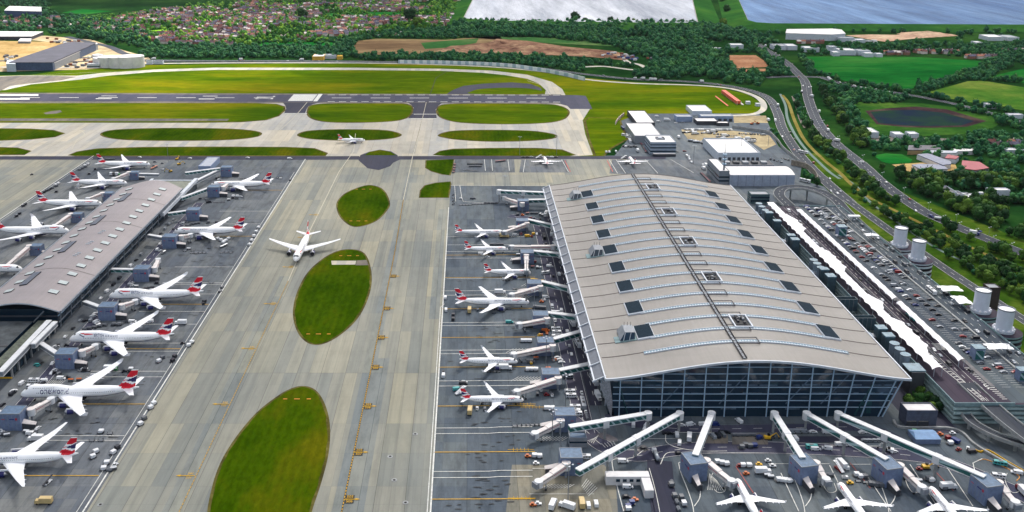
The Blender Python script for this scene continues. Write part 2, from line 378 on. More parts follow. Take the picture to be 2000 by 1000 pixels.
island('grass_island', [(818, 386.6), (820, 372), (829, 362), (850, 357), (880, 354.5), (882, 360), (877, 386.6)], 0.12, G_ISLE, RIM)
sheet('dark_tarmac', [(700, 313), (704, 303), (720, 297), (742, 292.5), (764, 296), (776, 303), (781, 312), (768, 318), (762, 325), (740, 332.5), (718, 329), (710, 322)], 0.20, ASPH_D)
sheet('grass_island', [(712, 303.6), (722, 296.5), (742, 293), (762, 296.5), (774, 303.6)], 0.23, G_ISLE)
sheet('paved_pad', [(647, 509.5), (696, 509.5), (694, 517), (648, 517.4)], 0.16, CONC_L)
sheet('paved_pad', [(697, 509), (716, 508), (720, 518), (694.5, 518.5)], 0.16, PATCH)
sheet('verge', [(1545, 300), (1600, 300), (1700, 350), (1900, 430), (2150, 530), (2700, 760), (2700, 1300), (2300, 1000), (2000, 770), (1800, 570), (1640, 395)], .22, grass('verge_grass', (30, 58, 12), (52, 80, 20), (88, 104, 36), .02, .15))
# roads round the terminal (ground level)
def road(px, w, m=ROAD, z=0.14, name='road', k=6, lines=True, edge=True, zp=0.0):
    pts = smooth_open([P(u, v, zp) for u, v in px], k)
    b = MB(); ribbon(b, pts, w, z, m); o = b.build(name, kind='structure')
    if lines:
        b = MB(); dashes(b, pts, 0.28, z + 0.05, WPAINT, 5, 7)
        if edge:
            ribbon(b, pts, 0.22, z + 0.05, WPAINT, w / 2 - 0.5); ribbon(b, pts, 0.22, z + 0.05, WPAINT, -w / 2 + 0.5)
        b.build('road_marking', kind='structure')
    return pts
wp = lambda *pts: [V(x, y) for x, y in pts]
road(wp((66, 470), (66, 560), (66, 700), (66, 800), (62, 838), (40, 850)), 11, ASPH, name='airside_road')
road(wp((75.5, 500), (75.5, 600), (75.5, 760), (75.5, 850)), 7, ASPH_D, z=0.16, name='airside_road', edge=False)
road(wp((-260, 470), (-262, 600), (-262, 760), (-262, 890)), 9, ASPH, name='airside_road')
road([(1090, 803), (1140, 838), (1180, 872), (1240, 890), (1310, 880), (1400, 874), (1560, 876), (1760, 888), (1850, 905), (1960, 950), (2080, 1010)], 12, ASPH, z=0.15, name='airside_road')
road([(1180, 815), (1300, 836), (1420, 838), (1560, 836), (1700, 838), (1790, 880), (1830, 902)], 8, ASPH, z=0.18, name='airside_road', edge=False)
road([(1288, 900), (1292, 950), (1300, 1010), (1310, 1100)], 13, ASPH_D, z=0.20, name='underpass_ramp', lines=False)
b = MB()
for d in (-6.8, 6.8):
    ribbon(b, smooth_open([P(u, v) for u, v in [(1262, 915), (1270, 955), (1280, 1010), (1292, 1100)]]), 0.25, 0.27, WPAINT, d * 0)
ramp_pts = smooth_open([P(u, v) for u, v in [(1268, 915), (1279, 955), (1290, 1010), (1302, 1100)]])
ribbon(b, ramp_pts, 0.3, 0.27, WPAINT)
b.build('road_marking', **S)
# islands on the front apron
b = MB()
def islet(px, m=None):
    pts = smooth_closed([P(u, v) for u, v in px], 4); b.prism(pts, 0.0, 0.32, KERB, m or PAVE)
KERB = plain('kerb_stone', (150, 148, 140), 0.8, wear=0.15); PAVE = plain('paving', (96, 92, 96), 0.85, wear=0.2)
islet([(1166, 852), (1178, 846), (1206, 858), (1198, 864)])
islet([(1244, 876), (1256, 870), (1265, 876), (1258, 884), (1246, 883)])
b.build('traffic_island', **S)
# --------------------------------------------------------------- markings
Z = 0.36
def mk(name='apron_marking'): return MB()
b = MB()
for v0, c in ((312, WPAINT),):
    pass
def line(b, pts, w=0.5, m=WPAINT, z=Z): ribbon(b, [P(u, v) for u, v in pts], w, z, m)
def wline(b, pts, w=0.5, m=WPAINT, z=Z): ribbon(b, pts, w, z, m)
# stand boundary lines (running with the terminal)
wline(b, [(-17.6, 385), (-17.6, 800)], 0.75); wline(b, [(-17.6, 800), (-17.6, 875)], 0.6)
wline(b, [(-19.2, 300), (-19.2, 640), (-16.5, 646)], 0.45); wline(b, [(-185.5, 250), (-185.5, 1055)], 0.8)
wline(b, [(-188.5, 300), (-188.5, 1000)], 0.35); wline(b, [(-434, 700), (-434, 1070)], 0.7); wline(b, [(-431, 700), (-431, 1060)], 0.3)
for v in (569, 577.5, 631, 637, 685, 692, 745, 755, 837, 848, 922, 934):
    jog = [(863 - (v - 569) * 0.05, v), (955, v - 0.6), (975, v - 2.2 if v > 800 else v - 1), (1040, v - 2.6 if v > 800 else v - 1.4)]
    line(b, jog, 0.45)
for v in (463, 479, 492, 505, 545): line(b, [(872, v), (1030, v - 0.5)], 0.4)
line(b, [(880, 362.5), (1070, 362.5)], 0.5); line(b, [(898, 362), (902, 388), (905, 394), (960, 398)], 0.45); line(b, [(888, 363), (890, 394)], 0.4)
for v in (522, 553, 556, 575, 609, 634, 671, 687, 726, 737, 852, 861, 413, 438):
    yy = P(900, v)[1]; wline(b, [(-236, yy), (-189, yy)], 0.42)
for x0 in (0, 14):   # hatched box corners at the stand edges
    pass
b.build('apron_marking', **S)
b = MB()
for v in (660, 718, 794, 884, 976, 604, 543, 499): line(b, [(866 - (v - 560) * 0.06, v), (1045, v - 1)], 0.5, YPAINT)
for v in (595, 682, 790, 930, 462, 372):
    yy = P(900, v)[1]; wline(b, [(-232, yy), (-189, yy)], 0.55, YPAINT)
# taxi lane centrelines (yellow beaded) and the pale guide lines further off
tl = [(-60.5, 250), (-60.5, 640), (-60.8, 760), (-63, 900), (-63, 1060), (-60, 1330), (-52, 1580), (-36, 1640), (-10, 1660)]
ribbon(b, tl, .8, Z - 0.03, KPAINT); dashes(b, tl[:4], 0.42, Z + 0.03, YPAINT, 1.6, 0.9)
tl2 = [(-139, 250), (-139, 560), (-139, 690)]
ribbon(b, tl2, 0.6, Z - 0.03, plain('faded_black', (112, 112, 104), 0.8)); dashes(b, tl2, 0.32, Z + 0.03, YPAINT, 2.0, 0.8)
b.build('taxiway_marking', **S)
b = MB()
wline(b, [(-63, 900), (-63, 1060), (-61, 1200), (-60, 1378)], .7, plain('cream_marking', (186, 180, 160), 0.8)); CREAM = MC['cream_marking']
wline(b, [(-139, 690), (-141, 800), (-140, 1000), (-134, 1090), (-142, 1180)], 0.7, CREAM)
for pts in ([(150, 252), (165, 262), (150, 275), (140, 292)], [(600, 200), (572, 232), (540, 262), (546, 272), (575, 280), (640, 281), (1060, 283)], [(0, 245), (1100, 247)], [(0, 281), (560, 282)],
            [(1030, 158), (1060, 168), (1075, 186)], [(0, 150), (300, 138), (700, 134.6), (900, 136.5), (1000, 146), (1060, 160)]):
    wline(b, smooth_open([P(u, v) for u, v in pts]), 0.9, CREAM)
b.build('taxiway_marking', **S)
# runway paint
b = MB()
def bar_px(u0, u1, v0, v1): b.add([P3(u0, v0, Z), P3(u1, v0, Z), P3(u1, v1, Z), P3(u0, v1, Z)], [(3, 2, 1, 0)], WPAINT)
b2 = b
x0, y0 = P(568, 191); x1, _ = P(615, 191)
yt = P(600, 184.6)[1]; yb = P(600, 197.6)[1]; n = 12
for i in range(n):
    a = yb + (yt - yb) * (i + 0.08) / n; c = yb + (yt - yb) * (i + 0.92) / n
    b.box(x0, x1, a, c, 0.2, Z, WPAINT)
b.box(P(617, 191)[0], P(625, 191)[0], yb - 2, yt + 2, 0.2, Z, WPAINT)
for u0, u1, v0, v1 in ((0, 75, 184, 187), (-60, 58, 191.5, 194.6), (187, 218, 192.2, 193.2), (388, 419, 192.6, 193.8), (396, 425, 187.2, 188), (198, 228, 187, 187.6)):
    bar_px(u0, u1, v0, v1)
for i in range(16):
    u = 40 + i * 76; 
    if 540 < u < 640 or u > 1060: continue
    bar_px(u, u + 38, 190.0 + u * 0.0012, 190.7 + u * 0.0012)
for i in range(40):
    u = 640 + i * 22
    if u > 1080: break
    bar_px(u, u + 14, 184.9 + 0.001 * (u - 600), 185.5 + 0.001 * (u - 600)); bar_px(u, u + 14, 198.0 + 0.002 * (u - 600), 198.6 + 0.002 * (u - 600))
for u0, u1, v in ((556, 600, 221), (808, 852, 222.5), (802, 852, 231.5)): bar_px(u0, u1, v, v + 0.8)
for u0, u1, vv in ((1026, 1022, (312, 337)), (1097, 1110, (312, 336)), (1203, 1222, (312, 339)), (1260, 1285, (312, 339)), (1190, 1206, (312, 339)), (1310, 1355, (312, 338)), (946, 948, (312, 334)), (960, 962, (312, 334)), (992, 995, (312, 334))):
    ribbon(b, [P(u0, vv[0]), P(u1, vv[1])], .5, Z, WPAINT)
for u0, u1 in ((1103, 1114), (1186, 1197)): ribbon(b, [P(u0, 314), P(u1, 336)], 1.0, Z, RPAINT)
b.build('runway_marking', **S)
def text_mesh(s, size, m, name='lettering', zrot=0.0, depth=0.0):
    cu = bpy.data.curves.new(name, 'FONT'); cu.body = s; cu.size = size; cu.align_x = 'CENTER'; cu.align_y = 'CENTER'; cu.extrude = depth; cu.resolution_u = 2
    o = bpy.data.objects.new(name, cu); COL.objects.link(o)
    dg = bpy.context.evaluated_depsgraph_get(); me = bpy.data.meshes.new_from_object(o.evaluated_get(dg))
    bpy.data.objects.remove(o); me.materials.clear(); me.materials.append(m); me.name = name; return me
def me_data(me): return [tuple(v.co) for v in me.vertices], [tuple(p.vertices) for p in me.polygons]
def put_text(b, s, size, m, x, y, z, sx=1, sy=1):
    vs, fs = me_data(text_mesh(s, size, m)); b.add([(x + v[0] * sx, y + v[1] * sy, z) for v in vs], fs, m)
# runway designator read from the east
vs, fs = me_data(text_mesh('27L', 26, WPAINT)); cx_, cy_ = P(520, 191)
b = MB(); b.add([(cx_ - v[1] * 1.5, cy_ + v[0] * 0.62, Z) for v in vs], fs, WPAINT); b.build('runway_marking', **S)
# stand number arrows on the lanes
b = MB()
nums = [('505', '506'), ('205', '507'), ('504', '508'), ('503', '509'), ('502', '510'), ('501', '511'), ('500', '512')]
for (a, c), (u, v) in zip(nums, [(690, 976), (706, 884), (720, 794), (734, 718), (748, 660), (757, 603), (766, 540)]):
    y = P(u, v)[1]; x = -60.5
    b.box(x + 0.3, x + 5.6, y - 0.22, y + 0.22, 0.2, Z + 0.02, YPAINT); b.add([(x + 5.5, y - 0.8, Z + 0.02), (x + 7.9, y, Z + 0.02), (x + 5.5, y + 0.8, Z + 0.02)], [(0, 1, 2)], YPAINT)
    for s, yy in ((a, y + 1.9), (c, y - 1.9)):
        b.add([(x + .5, yy - 1.35, Z), (x + 4.9, yy - 1.35, Z), (x + 4.9, yy + 1.35, Z), (x + .5, yy + 1.35, Z)], [(0, 1, 2, 3)], plain('faded_panel', (44, 42, 38), .8))
        put_text(b, s, 3.1, YPAINT, x + 2.7, yy, Z + 0.05, .72, 1.0)
for (a, c), (u, v) in zip([('541', '531'), ('542', '532'), ('543', '533'), ('544', '534'), ('545', '535'), ('546', '536'), ('547', '537')], [(363, 930), (432, 790), (485, 681), (527, 594), (560, 522), (587, 464), (640, 420)]):
    y = P(u, v)[1]; x = -139.5
    b.box(x - 7.6, x - 0.3, y - 0.22, y + 0.22, 0.2, Z + 0.02, YPAINT); b.add([(x - 7.5, y + .9, Z + 0.02), (x - 10, y, Z + 0.02), (x - 7.5, y - .9, Z + 0.02)], [(0, 1, 2)], YPAINT)
    for s, yy in ((a, y + 1.8), (c, y - 1.8)): put_text(b, s, 2.7, YPAINT, x - 2.8, yy, Z + 0.02, .75, 1.0)
b.build('taxiway_marking', **S)
# holding-point signs painted on the island ends and small fittings in the turf
b = MB(); ORP = plain('orange_marking', (206, 136, 40), 0.8)
for (u, v) in ((490, 0), (622, 653), (580, 780), (710, 370), (700, 432), (682, 500)):
    if v == 0: continue
    x, y = P(u, v)
    for dx, wd in ((-7, 2.4), (0, 3.4), (7, 2.4)): b.box(x + dx - wd / 2, x + dx + wd / 2, y - 0.35, y + 0.35, 0.1, 0.42, ORP)
b.build('island_marking', **S)
# =============================================================== countryside
sheet('ploughed_field', [(690, 88), (700, 80), (735, 76), (790, 76.5), (870, 78), (940, 72), (975, 71), (985, 80), (950, 90), (880, 99), (810, 106), (750, 107), (686, 106)], 0.3, SOIL)
sheet('scrub', [(822, 84), (880, 79), (935, 75), (930, 84), (880, 93), (830, 96)], 0.34, grass('scrub_grass', (48, 92, 48), (66, 104, 56), (96, 116, 70), 0.01, 0.1))
sheet('quarry_ground', [(850, 101), (880, 90), (950, 86), (970, 76), (1030, 80), (1110, 92), (1200, 100), (1240, 112), (1220, 118), (1160, 112), (1080, 108), (960, 107)], 0.36, grass('quarry_soil', (92, 64, 56), (136, 104, 86), (168, 140, 112), 0.02, 0.12))
sheet('field', [(500, 84), (560, 82), (660, 83), (655, 90), (560, 93), (490, 93)], 0.3, G_FIELD)
sheet('field', [(775, 68), (790, 63.5), (865, 63), (862, 70), (800, 72)], 0.3, G_FIELD)
sheet('field', [(880, 71), (1000, 71), (1150, 78), (1260, 86), (1255, 93), (1100, 86), (985, 79)], 0.3, grass('scrub_grass', (0, 0, 0), (0, 0, 0), (0, 0, 0)))
sheet('field', [(1570, 111), (1640, 110), (1800, 112), (1925, 120), (1905, 135), (1860, 151), (1800, 165), (1775, 176), (1720, 165), (1650, 158), (1595, 140)], 0.3, G_FIELD)
sheet('field', [(1815, 180), (1890, 159), (1920, 158), (2000, 171), (2200, 190), (2200, 240), (2000, 216), (1900, 201), (1850, 192)], 0.3, G_FIELD2)
sheet('field', [(1938, 149), (2000, 134), (2200, 120), (2200, 175), (2000, 163)], 0.3, G_FIELD)
sheet('ploughed_field', [(1418, 108), (1476, 108), (1500, 124), (1500, 131), (1434, 134)], 0.3, grass('brown_field', (140, 98, 76), (160, 116, 88), (172, 132, 104), 0.02, 0.2))
sheet('ploughed_field', [(1436, 136), (1503, 134), (1506, 139), (1440, 141)], 0.3, MC['brown_field'])
sheet('meadow', [(1655, 200), (1720, 200), (1800, 202), (1900, 214), (1960, 236), (1940, 250), (1880, 262), (1780, 268), (1700, 262), (1650, 240)], 0.3, grass('pond_meadow', (30, 66, 26), (48, 86, 32), (74, 104, 40), 0.012, 0.1))
sheet('pond_rim', [(1690, 217), (1730, 212), (1790, 208.5), (1850, 214), (1927, 237), (1888, 248), (1820, 250), (1770, 249), (1712, 243)], 0.34, grass('pond_rim_soil', (48, 38, 44), (62, 46, 50), (78, 66, 60), 0.02, 0.12))
WATER_D = NT('still_water'); n_ = WATER_D.noise(WATER_D.pos(), 0.02, 5)
WATER_D = WATER_D.done(WATER_D.ramp(n_, [(0.4, rgb(30, 40, 58)), (0.6, rgb(34, 56, 44))]), 0.95, 0.0)
sheet('pond', [(1700, 219), (1735, 216), (1788, 215), (1846, 221), (1903, 237), (1878, 245.5), (1815, 247), (1772, 246), (1716, 241)], 0.38, WATER_D)
sheet('school_field', [(1706, 304), (1730, 300), (1762, 302), (1782, 312), (1778, 320), (1738, 320), (1722, 316)], 0.3, G_FIELD)
sheet('school_yard', [(1742, 322), (1800, 318), (1866, 322), (1870, 332), (1856, 340), (1800, 338), (1765, 334)], 0.33, SAND)
sheet('gravel_yard', [(1690, 265), (1740, 268), (1820, 270), (1880, 272), (1880, 276), (1800, 276), (1700, 276)], 0.33, PATCH)
sheet('field', [(1925, 404), (1990, 400), (2120, 420), (2120, 480), (2000, 462), (1960, 430)], 0.3, G_COUNTRY)
sheet('sand_yard', [(XW, 78), (0, 80), (100, 82), (135, 86), (125, 94), (60, 110), (20, 121), (0, 135), (XW, 140)], 0.3, SAND)
sheet('yard', [(0, 72), (90, 70), (180, 78), (240, 98), (290, 112), (300, 124), (170, 136), (0, 140), (-80, 140), (20, 122), (100, 96), (130, 86)], 0.27, grass('pale_yard', (150, 136, 110), (178, 160, 130), (196, 182, 150), 0.02, 0.1))
sheet('sand_yard', [(1650, 69), (1700, 67.5), (1800, 69), (1840, 68), (1850, 71), (1780, 76), (1730, 82), (1690, 76)], 0.3, grass('pink_sand', (160, 128, 110), (184, 154, 132), (200, 176, 150), 0.02, 0.1))
sheet('field', [(380, 38), (430, 36), (440, 42), (390, 44)], 0.3, G_BRIGHT)
for px in ([(500, 9), (560, 6), (610, 7), (570, 12)], [(290, 60), (330, 57), (350, 62), (300, 66)], [(120, 25), (160, 18), (220, 22), (170, 28)], [(180, 66), (260, 62), (330, 68), (230, 72)], [(620, 28), (680, 24), (860, 24), (850, 30), (640, 32)]):
    sheet('field', px, 0.3, G_FIELD if px[0][0] in (120, 620) else G_BRIGHT)
# roads
road([(XW, 128), (100, 116), (200, 112), (275, 117), (400, 119), (560, 119), (720, 120.4), (860, 123), (980, 128), (1060, 134), (1140, 145), (1240, 155), (1330, 159), (1400, 165), (1460, 176), (1500, 192), (1518, 220),
      (1528, 252), (1556, 296), (1590, 334), (1625, 366), (1660, 396)], 13.5, ROAD, z=0.40, name='road')
road([(1655, 391), (1712, 432), (1780, 480), (1860, 535), (1960, 600), (2080, 680), (2260, 810), (2500, 1000)], 10, ROAD, z=0.36, name='road')
road([(0, 131), (60, 134), (160, 131), (300, 124.5), (560, 123), (775, 124.5), (960, 131), (1080, 143), (1150, 156), (1240, 163), (1360, 167), (1430, 174), (1478, 190), (1492, 208), (1480, 221), (1440, 226), (1400, 224)], 9, CONC_L, z=0.36, name='perimeter_road', lines=False)
road([(1480, 86), (1505, 103), (1535, 122), (1556, 142), (1572, 160), (1578, 190), (1590, 225), (1606, 252), (1636, 284), (1684, 322), (1722, 357), (1764, 388), (1812, 418), (1866, 442), (1930, 468), (2000, 496), (2120, 540), (2320, 620), (2640, 760)], 15, ROAD, z=0.42, name='dual_carriageway')
road([(1600, 150), (1638, 162), (1690, 173), (1760, 183), (1830, 196), (1900, 212), (1980, 234), (2100, 262)], 12, ROAD, z=0.44, name='road')
road([(1496, 152), (1530, 150), (1560, 150), (1600, 151)], 14, ROAD, z=0.46, name='road', edge=False)
road([(1140, 131), (1180, 130), (1230, 136), (1265, 137), (1250, 127), (1228, 122), (1220, 117)], 10, CONC_L, z=0.36, name='road', lines=False)
road([(130, 72), (180, 84), (215, 92), (240, 104), (262, 110)], 16, ROAD, z=0.44, name='road', lines=False)
road([(560, 62), (545, 74), (530, 82)], 14, PATCH, z=0.44, name='road', lines=False)
road([(1528, 186), (1540, 202), (1552, 236), (1572, 275), (1608, 312), (1640, 338), (1662, 360), (1700, 388), (1752, 414), (1830, 452), (1900, 486), (2000, 530), (2120, 580)], 4.5, grass('sandy_track', (108, 98, 50), (124, 114, 60), (136, 126, 76), 0.02, 0.2), z=0.46, name='track', lines=False)
road([(1548, 188), (1556, 210), (1562, 232), (1572, 250)], 3.5, PATCH, z=0.44, name='pale_path', lines=False)
RIVER = NT('river_water').done(rgb(104, 122, 116), 0.85, 0.05)
road([(1524, 184), (1534, 206), (1538, 232), (1552, 262), (1572, 290), (1600, 318), (1622, 338), (1640, 350)], 3.6, RIVER, z=0.42, name='river', lines=False)
road([(1638, 342), (1672, 364), (1700, 396), (1760, 440), (1830, 486), (1900, 520)], 3, RIVER, z=0.40, name='river', lines=False)
# reservoirs: raised water behind grass banks
WZ = 9.0
wt = NT('reservoir_water'); vec = wt.pos((1, 1.0, 1))
bmp = wt.new('ShaderNodeBump'); bmp.inputs['Strength'].default_value = 0.35; bmp.inputs['Distance'].default_value = 4.0
wt.link(wt.noise(wt.pos((0.5, 0.16, 1)), 0.03, 8, 0.75), bmp.inputs['Height']); wt.link(bmp.outputs['Normal'], wt.b.inputs['Normal'])
WATER = None
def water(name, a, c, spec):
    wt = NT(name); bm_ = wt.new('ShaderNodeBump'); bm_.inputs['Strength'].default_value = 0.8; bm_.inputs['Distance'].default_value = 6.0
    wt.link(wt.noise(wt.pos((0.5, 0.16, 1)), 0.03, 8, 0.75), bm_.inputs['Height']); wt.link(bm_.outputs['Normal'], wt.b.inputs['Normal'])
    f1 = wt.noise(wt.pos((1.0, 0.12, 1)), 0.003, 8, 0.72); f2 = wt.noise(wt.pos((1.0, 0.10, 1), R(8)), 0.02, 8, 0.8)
    return wt.done(wt.mix(.7, wt.ramp(f1, [(0.36, rgb(*a)), (0.64, rgb(*c))]), wt.ramp(f2, [(.38, (.55, .58, .64, 1)), (.62, (1.3, 1.3, 1.3, 1))]), 'MULTIPLY'), 0.55, spec)  # sky sheen and ripple glints are painted into the water colour
WATER_L = water('sky_sheen_water', (124, 132, 146), (190, 193, 198), .15); WATER_R = water('blue_water', (40, 76, 120), (104, 136, 172), .03)
_unused = wt.done(wt.ramp(wt.noise(wt.pos((1.0, 0.2, 1)), 0.004, 6, 0.7), [(0.35, rgb(96, 112, 140)), (0.65, rgb(160, 166, 176))]), 0.34, 0.35)
def reservoir(px, WATER):
    ring = [P(u, v, WZ) for u, v in px]
    if area(ring) < 0: ring = ring[::-1]
    sheet('reservoir_water', ring, WZ, WATER, world=True)
    b = MB(); n = len(ring); cx0 = sum(p[0] for p in ring) / n; cy0 = sum(p[1] for p in ring) / n
    def grow(d):
        out = []
        for i in range(n):
            a, p, c = ring[i - 1], ring[i], ring[(i + 1) % n]
            d1 = np.array((p[0] - a[0], p[1] - a[1])); d2 = np.array((c[0] - p[0], c[1] - p[1]))
            d1 /= np.linalg.norm(d1); d2 /= np.linalg.norm(d2)
            n1 = np.array((d1[1], -d1[0])); n2 = np.array((d2[1], -d2[0])); m = n1 + n2; m /= np.linalg.norm(m)
            k = d / max(0.4, float(m @ n1)); out.append((p[0] + m[0] * k, p[1] + m[1] * k))
        return out
    A, B, C = grow(2), grow(8), grow(58)
    for q0, z0, q1, z1, m in ((ring, WZ - 0.5, A, WZ + 1.6, KERB), (A, WZ + 1.6, B, WZ + 1.6, G_BANK), (B, WZ + 1.6, C, 0.1, G_BANK)):
        vs = [(p[0], p[1], z0) for p in q0] + [(p[0], p[1], z1) for p in q1]
        b.add(vs, [(n + i, n + (i + 1) % n, (i + 1) % n, i) for i in range(n)], m)
    b.build('reservoir_bank', **S)
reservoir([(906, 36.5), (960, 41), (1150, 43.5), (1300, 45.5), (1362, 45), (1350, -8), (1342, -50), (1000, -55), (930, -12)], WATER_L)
reservoir([(1462, 40), (1478, 44.5), (1510, 46.5), (2000, 49), (2500, 52), (2600, -40), (1500, -58), (1441, -6)], WATER_R)
# spoil heaps in the quarry
hb = random.Random(5)
SPOIL = MC['quarry_soil']
for (u, v, r, h) in ((975, 88, 34, 9), (1000, 92, 40, 8), (1040, 96, 45, 8), (1080, 99, 40, 7), (920, 95, 30, 6), (890, 98, 25, 5), (1130, 103, 30, 5), (1810, 68, 45, 9), (1160, 106, 22, 5), (1185, 110, 20, 4)):
    x, y = P(u, v); b = MB(); n = 18; vs = [(0, 0, h)]; rings = 4
    for k in range(1, rings + 1):
        for i in range(n):
            t = 2 * math.pi * i / n; rr = r * (k / rings) * (0.8 + 0.4 * hb.random()); vs.append((rr * math.cos(t) * 1.5, rr * math.sin(t), h * (1 - (k / rings)) ** 1.2 * (0.7 + 0.5 * hb.random()) - (0.3 if k == rings else 0)))
    fs = [(0, 1 + i, 1 + (i + 1) % n) for i in range(n)]
    for k in range(rings - 1):
        for i in range(n): fs.append((1 + k * n + i, 1 + (k + 1) * n + i, 1 + (k + 1) * n + (i + 1) % n, 1 + k * n + (i + 1) % n))
    b.add(vs, fs, SPOIL if u < 1500 else MC['pink_sand']); b.build('spoil_heap', loc=(x, y, 0), kind='structure')
# ================================================================== AIRCRAFT
A_WHITE = plain('aircraft_white', (246, 246, 246), 0.35, wear=0.03, scale=0.2)
A_WING = plain('wing_white', (232, 233, 236), 0.4, wear=0.06, scale=0.3)
A_BLUE = plain('aircraft_navy', (24, 26, 92), 0.3, wear=0.05)
A_RED = plain('livery_red', (214, 18, 44), 0.4, wear=0.05)
A_DARK = plain('cockpit_glass', (14, 16, 24), 0.15, wear=0)
A_METAL = plain('bare_metal', (150, 152, 158), 0.35, 0.7, wear=0.1)
A_FAN = plain('fan_dark', (24, 24, 30), 0.5, wear=0)
A_TYRE = plain('tyre_black', (20, 20, 22), 0.9, wear=0)
A_GREY = plain('gear_grey', (120, 122, 128), 0.5, wear=0)
wn = NT('cabin_windows'); tc_ = wn.new('ShaderNodeTexCoord'); sx_ = wn.new('ShaderNodeSeparateXYZ'); wn.link(tc_.outputs['Object'], sx_.inputs[0])
m1_ = wn.new('ShaderNodeMath', operation='PINGPONG'); wn.link(sx_.outputs['X'], m1_.inputs[0]); m1_.inputs[1].default_value = 0.53
A_WINDOWS = wn.done(wn.ramp(m1_.outputs[0], [(0.20, rgb(30, 32, 44)), (0.26, rgb(246, 246, 246))]), 0.35, 0.4)
SPEC = {  # length, half span, radius, ground clearance of the centreline, engines (y, x from nose), fin height, wing root x, sweep dx, root chord, kink chord, tip chord
 'b747': dict(L=69, b=32.2, R=3.25, zc=5.6, eng=[(11.8, 25.5), (20.8, 33.0)], fh=11.5, xr=20, sw=25.5, cr=15.5, ck=10.0, ct=3.8, er=1.45, el=5.6, winglet=2.2, hump=1, hs=11),
 'b777': dict(L=62.5, b=30.4, R=3.1, zc=5.6, eng=[(9.8, 21.0)], fh=10.5, xr=20, sw=21.5, cr=14.0, ck=8.6, ct=2.6, er=1.9, el=6.4, winglet=0, hump=0, hs=10.6),
 'b787': dict(L=58, b=30.0, R=2.9, zc=5.2, eng=[(9.8, 18.5)], fh=9.6, xr=18, sw=23, cr=12.4, ck=7.6, ct=1.3, er=1.75, el=6.0, winglet=0, hump=0, hs=9.9),
 'b767': dict(L=54, b=23.8, R=2.5, zc=4.6, eng=[(7.9, 18.0)], fh=8.8, xr=17, sw=17.5, cr=11.2, ck=6.8, ct=2.4, er=1.4, el=5.2, winglet=0, hump=0, hs=9.0),
 'a321': dict(L=43.5, b=17.0, R=1.98, zc=3.6, eng=[(5.75, 14.0)], fh=6.2, xr=14.3, sw=9.8, cr=7.0, ck=4.0, ct=1.6, er=1.15, el=4.0, winglet=1.4, hump=0, hs=6.2),
 'a320': dict(L=37, b=17.0, R=1.98, zc=3.6, eng=[(5.75, 10.9)], fh=6.2, xr=11.2, sw=9.8, cr=7.0, ck=4.0, ct=1.6, er=1.15, el=4.0, winglet=1.4, hump=0, hs=6.2),
 'a319': dict(L=33.2, b=17.0, R=1.98, zc=3.6, eng=[(5.75, 9.6)], fh=6.2, xr=9.9, sw=9.8, cr=7.0, ck=4.0, ct=1.6, er=1.15, el=4.0, winglet=1.4, hump=0, hs=6.2),
}
def fus(sp, s, t, out=0.0):
    """point on the fuselage skin: s metres behind the nose, t angle (0 = starboard side, 90 = top)"""
    L, R_ = sp['L'], sp['R']; ln, lt = R_ * 2.6, L * 0.33
    r, cz = R_, 0.0
    if s < ln:
        q = max(0.0, 1 - s / ln); r = R_ * math.sqrt(max(0.0, 1 - q ** 2.2)); cz = -0.36 * R_ * q ** 2
    if s > L - lt:
        q = (s - (L - lt)) / lt; r = R_ * (1 - 0.93 * q ** 1.55); cz = R_ * 0.62 * q ** 1.6
    r += out
    y, z = r * math.cos(t), r * math.sin(t)
    if sp['hump'] and z > 0:
        h = 0.0
        if 1.2 < s < 30: h = min(1.0, (s - 1.2) / 6.5) * (1.0 if s < 20 else max(0.0, 1 - (s - 20) / 10.0)); h = h * h * (3 - 2 * h)
        z *= 1 + 0.50 * h; y *= 1 - 0.10 * h * math.sin(t)
    return (-s, y, sp['zc'] + cz + z)
def skin_patch(b, sp, s0, s1, t0, t1, m, out=0.04, ns=6, nt=3):
    vs = []; 
    for i in range(ns + 1):
        for j in range(nt + 1): vs.append(fus(sp, s0 + (s1 - s0) * i / ns, t0 + (t1 - t0) * j / nt, out))
    fs = [(i * (nt + 1) + j, (i + 1) * (nt + 1) + j, (i + 1) * (nt + 1) + j + 1, i * (nt + 1) + j + 1) for i in range(ns) for j in range(nt)]
    b.add(vs, fs, m, True)
def foil(secs, m, b, vertical=False):
    """secs: (span position, leading edge x, chord, height, thickness)"""
    prof = [(0, 0), (0.08, 0.5), (0.3, 0.72), (0.65, 0.45), (1, 0.02), (0.65, -0.28), (0.3, -0.4), (0.08, -0.32)]
    vs = []
    for (y, x, c, z, th) in secs:
        for (a, h) in prof:
            if vertical: vs.append((x - a * c, h * th * c, y))
            else: vs.append((x - a * c, y, z + h * th * c))
    n = len(prof); fs = []
    for k in range(len(secs) - 1):
        for i in range(n): fs.append((k * n + i, k * n + (i + 1) % n, (k + 1) * n + (i + 1) % n, (k + 1) * n + i))
    e = (len(secs) - 1) * n; fs.append(tuple(range(e, e + n))); fs.append(tuple(range(n - 1, -1, -1)))
    b.add(vs, fs, m, False)
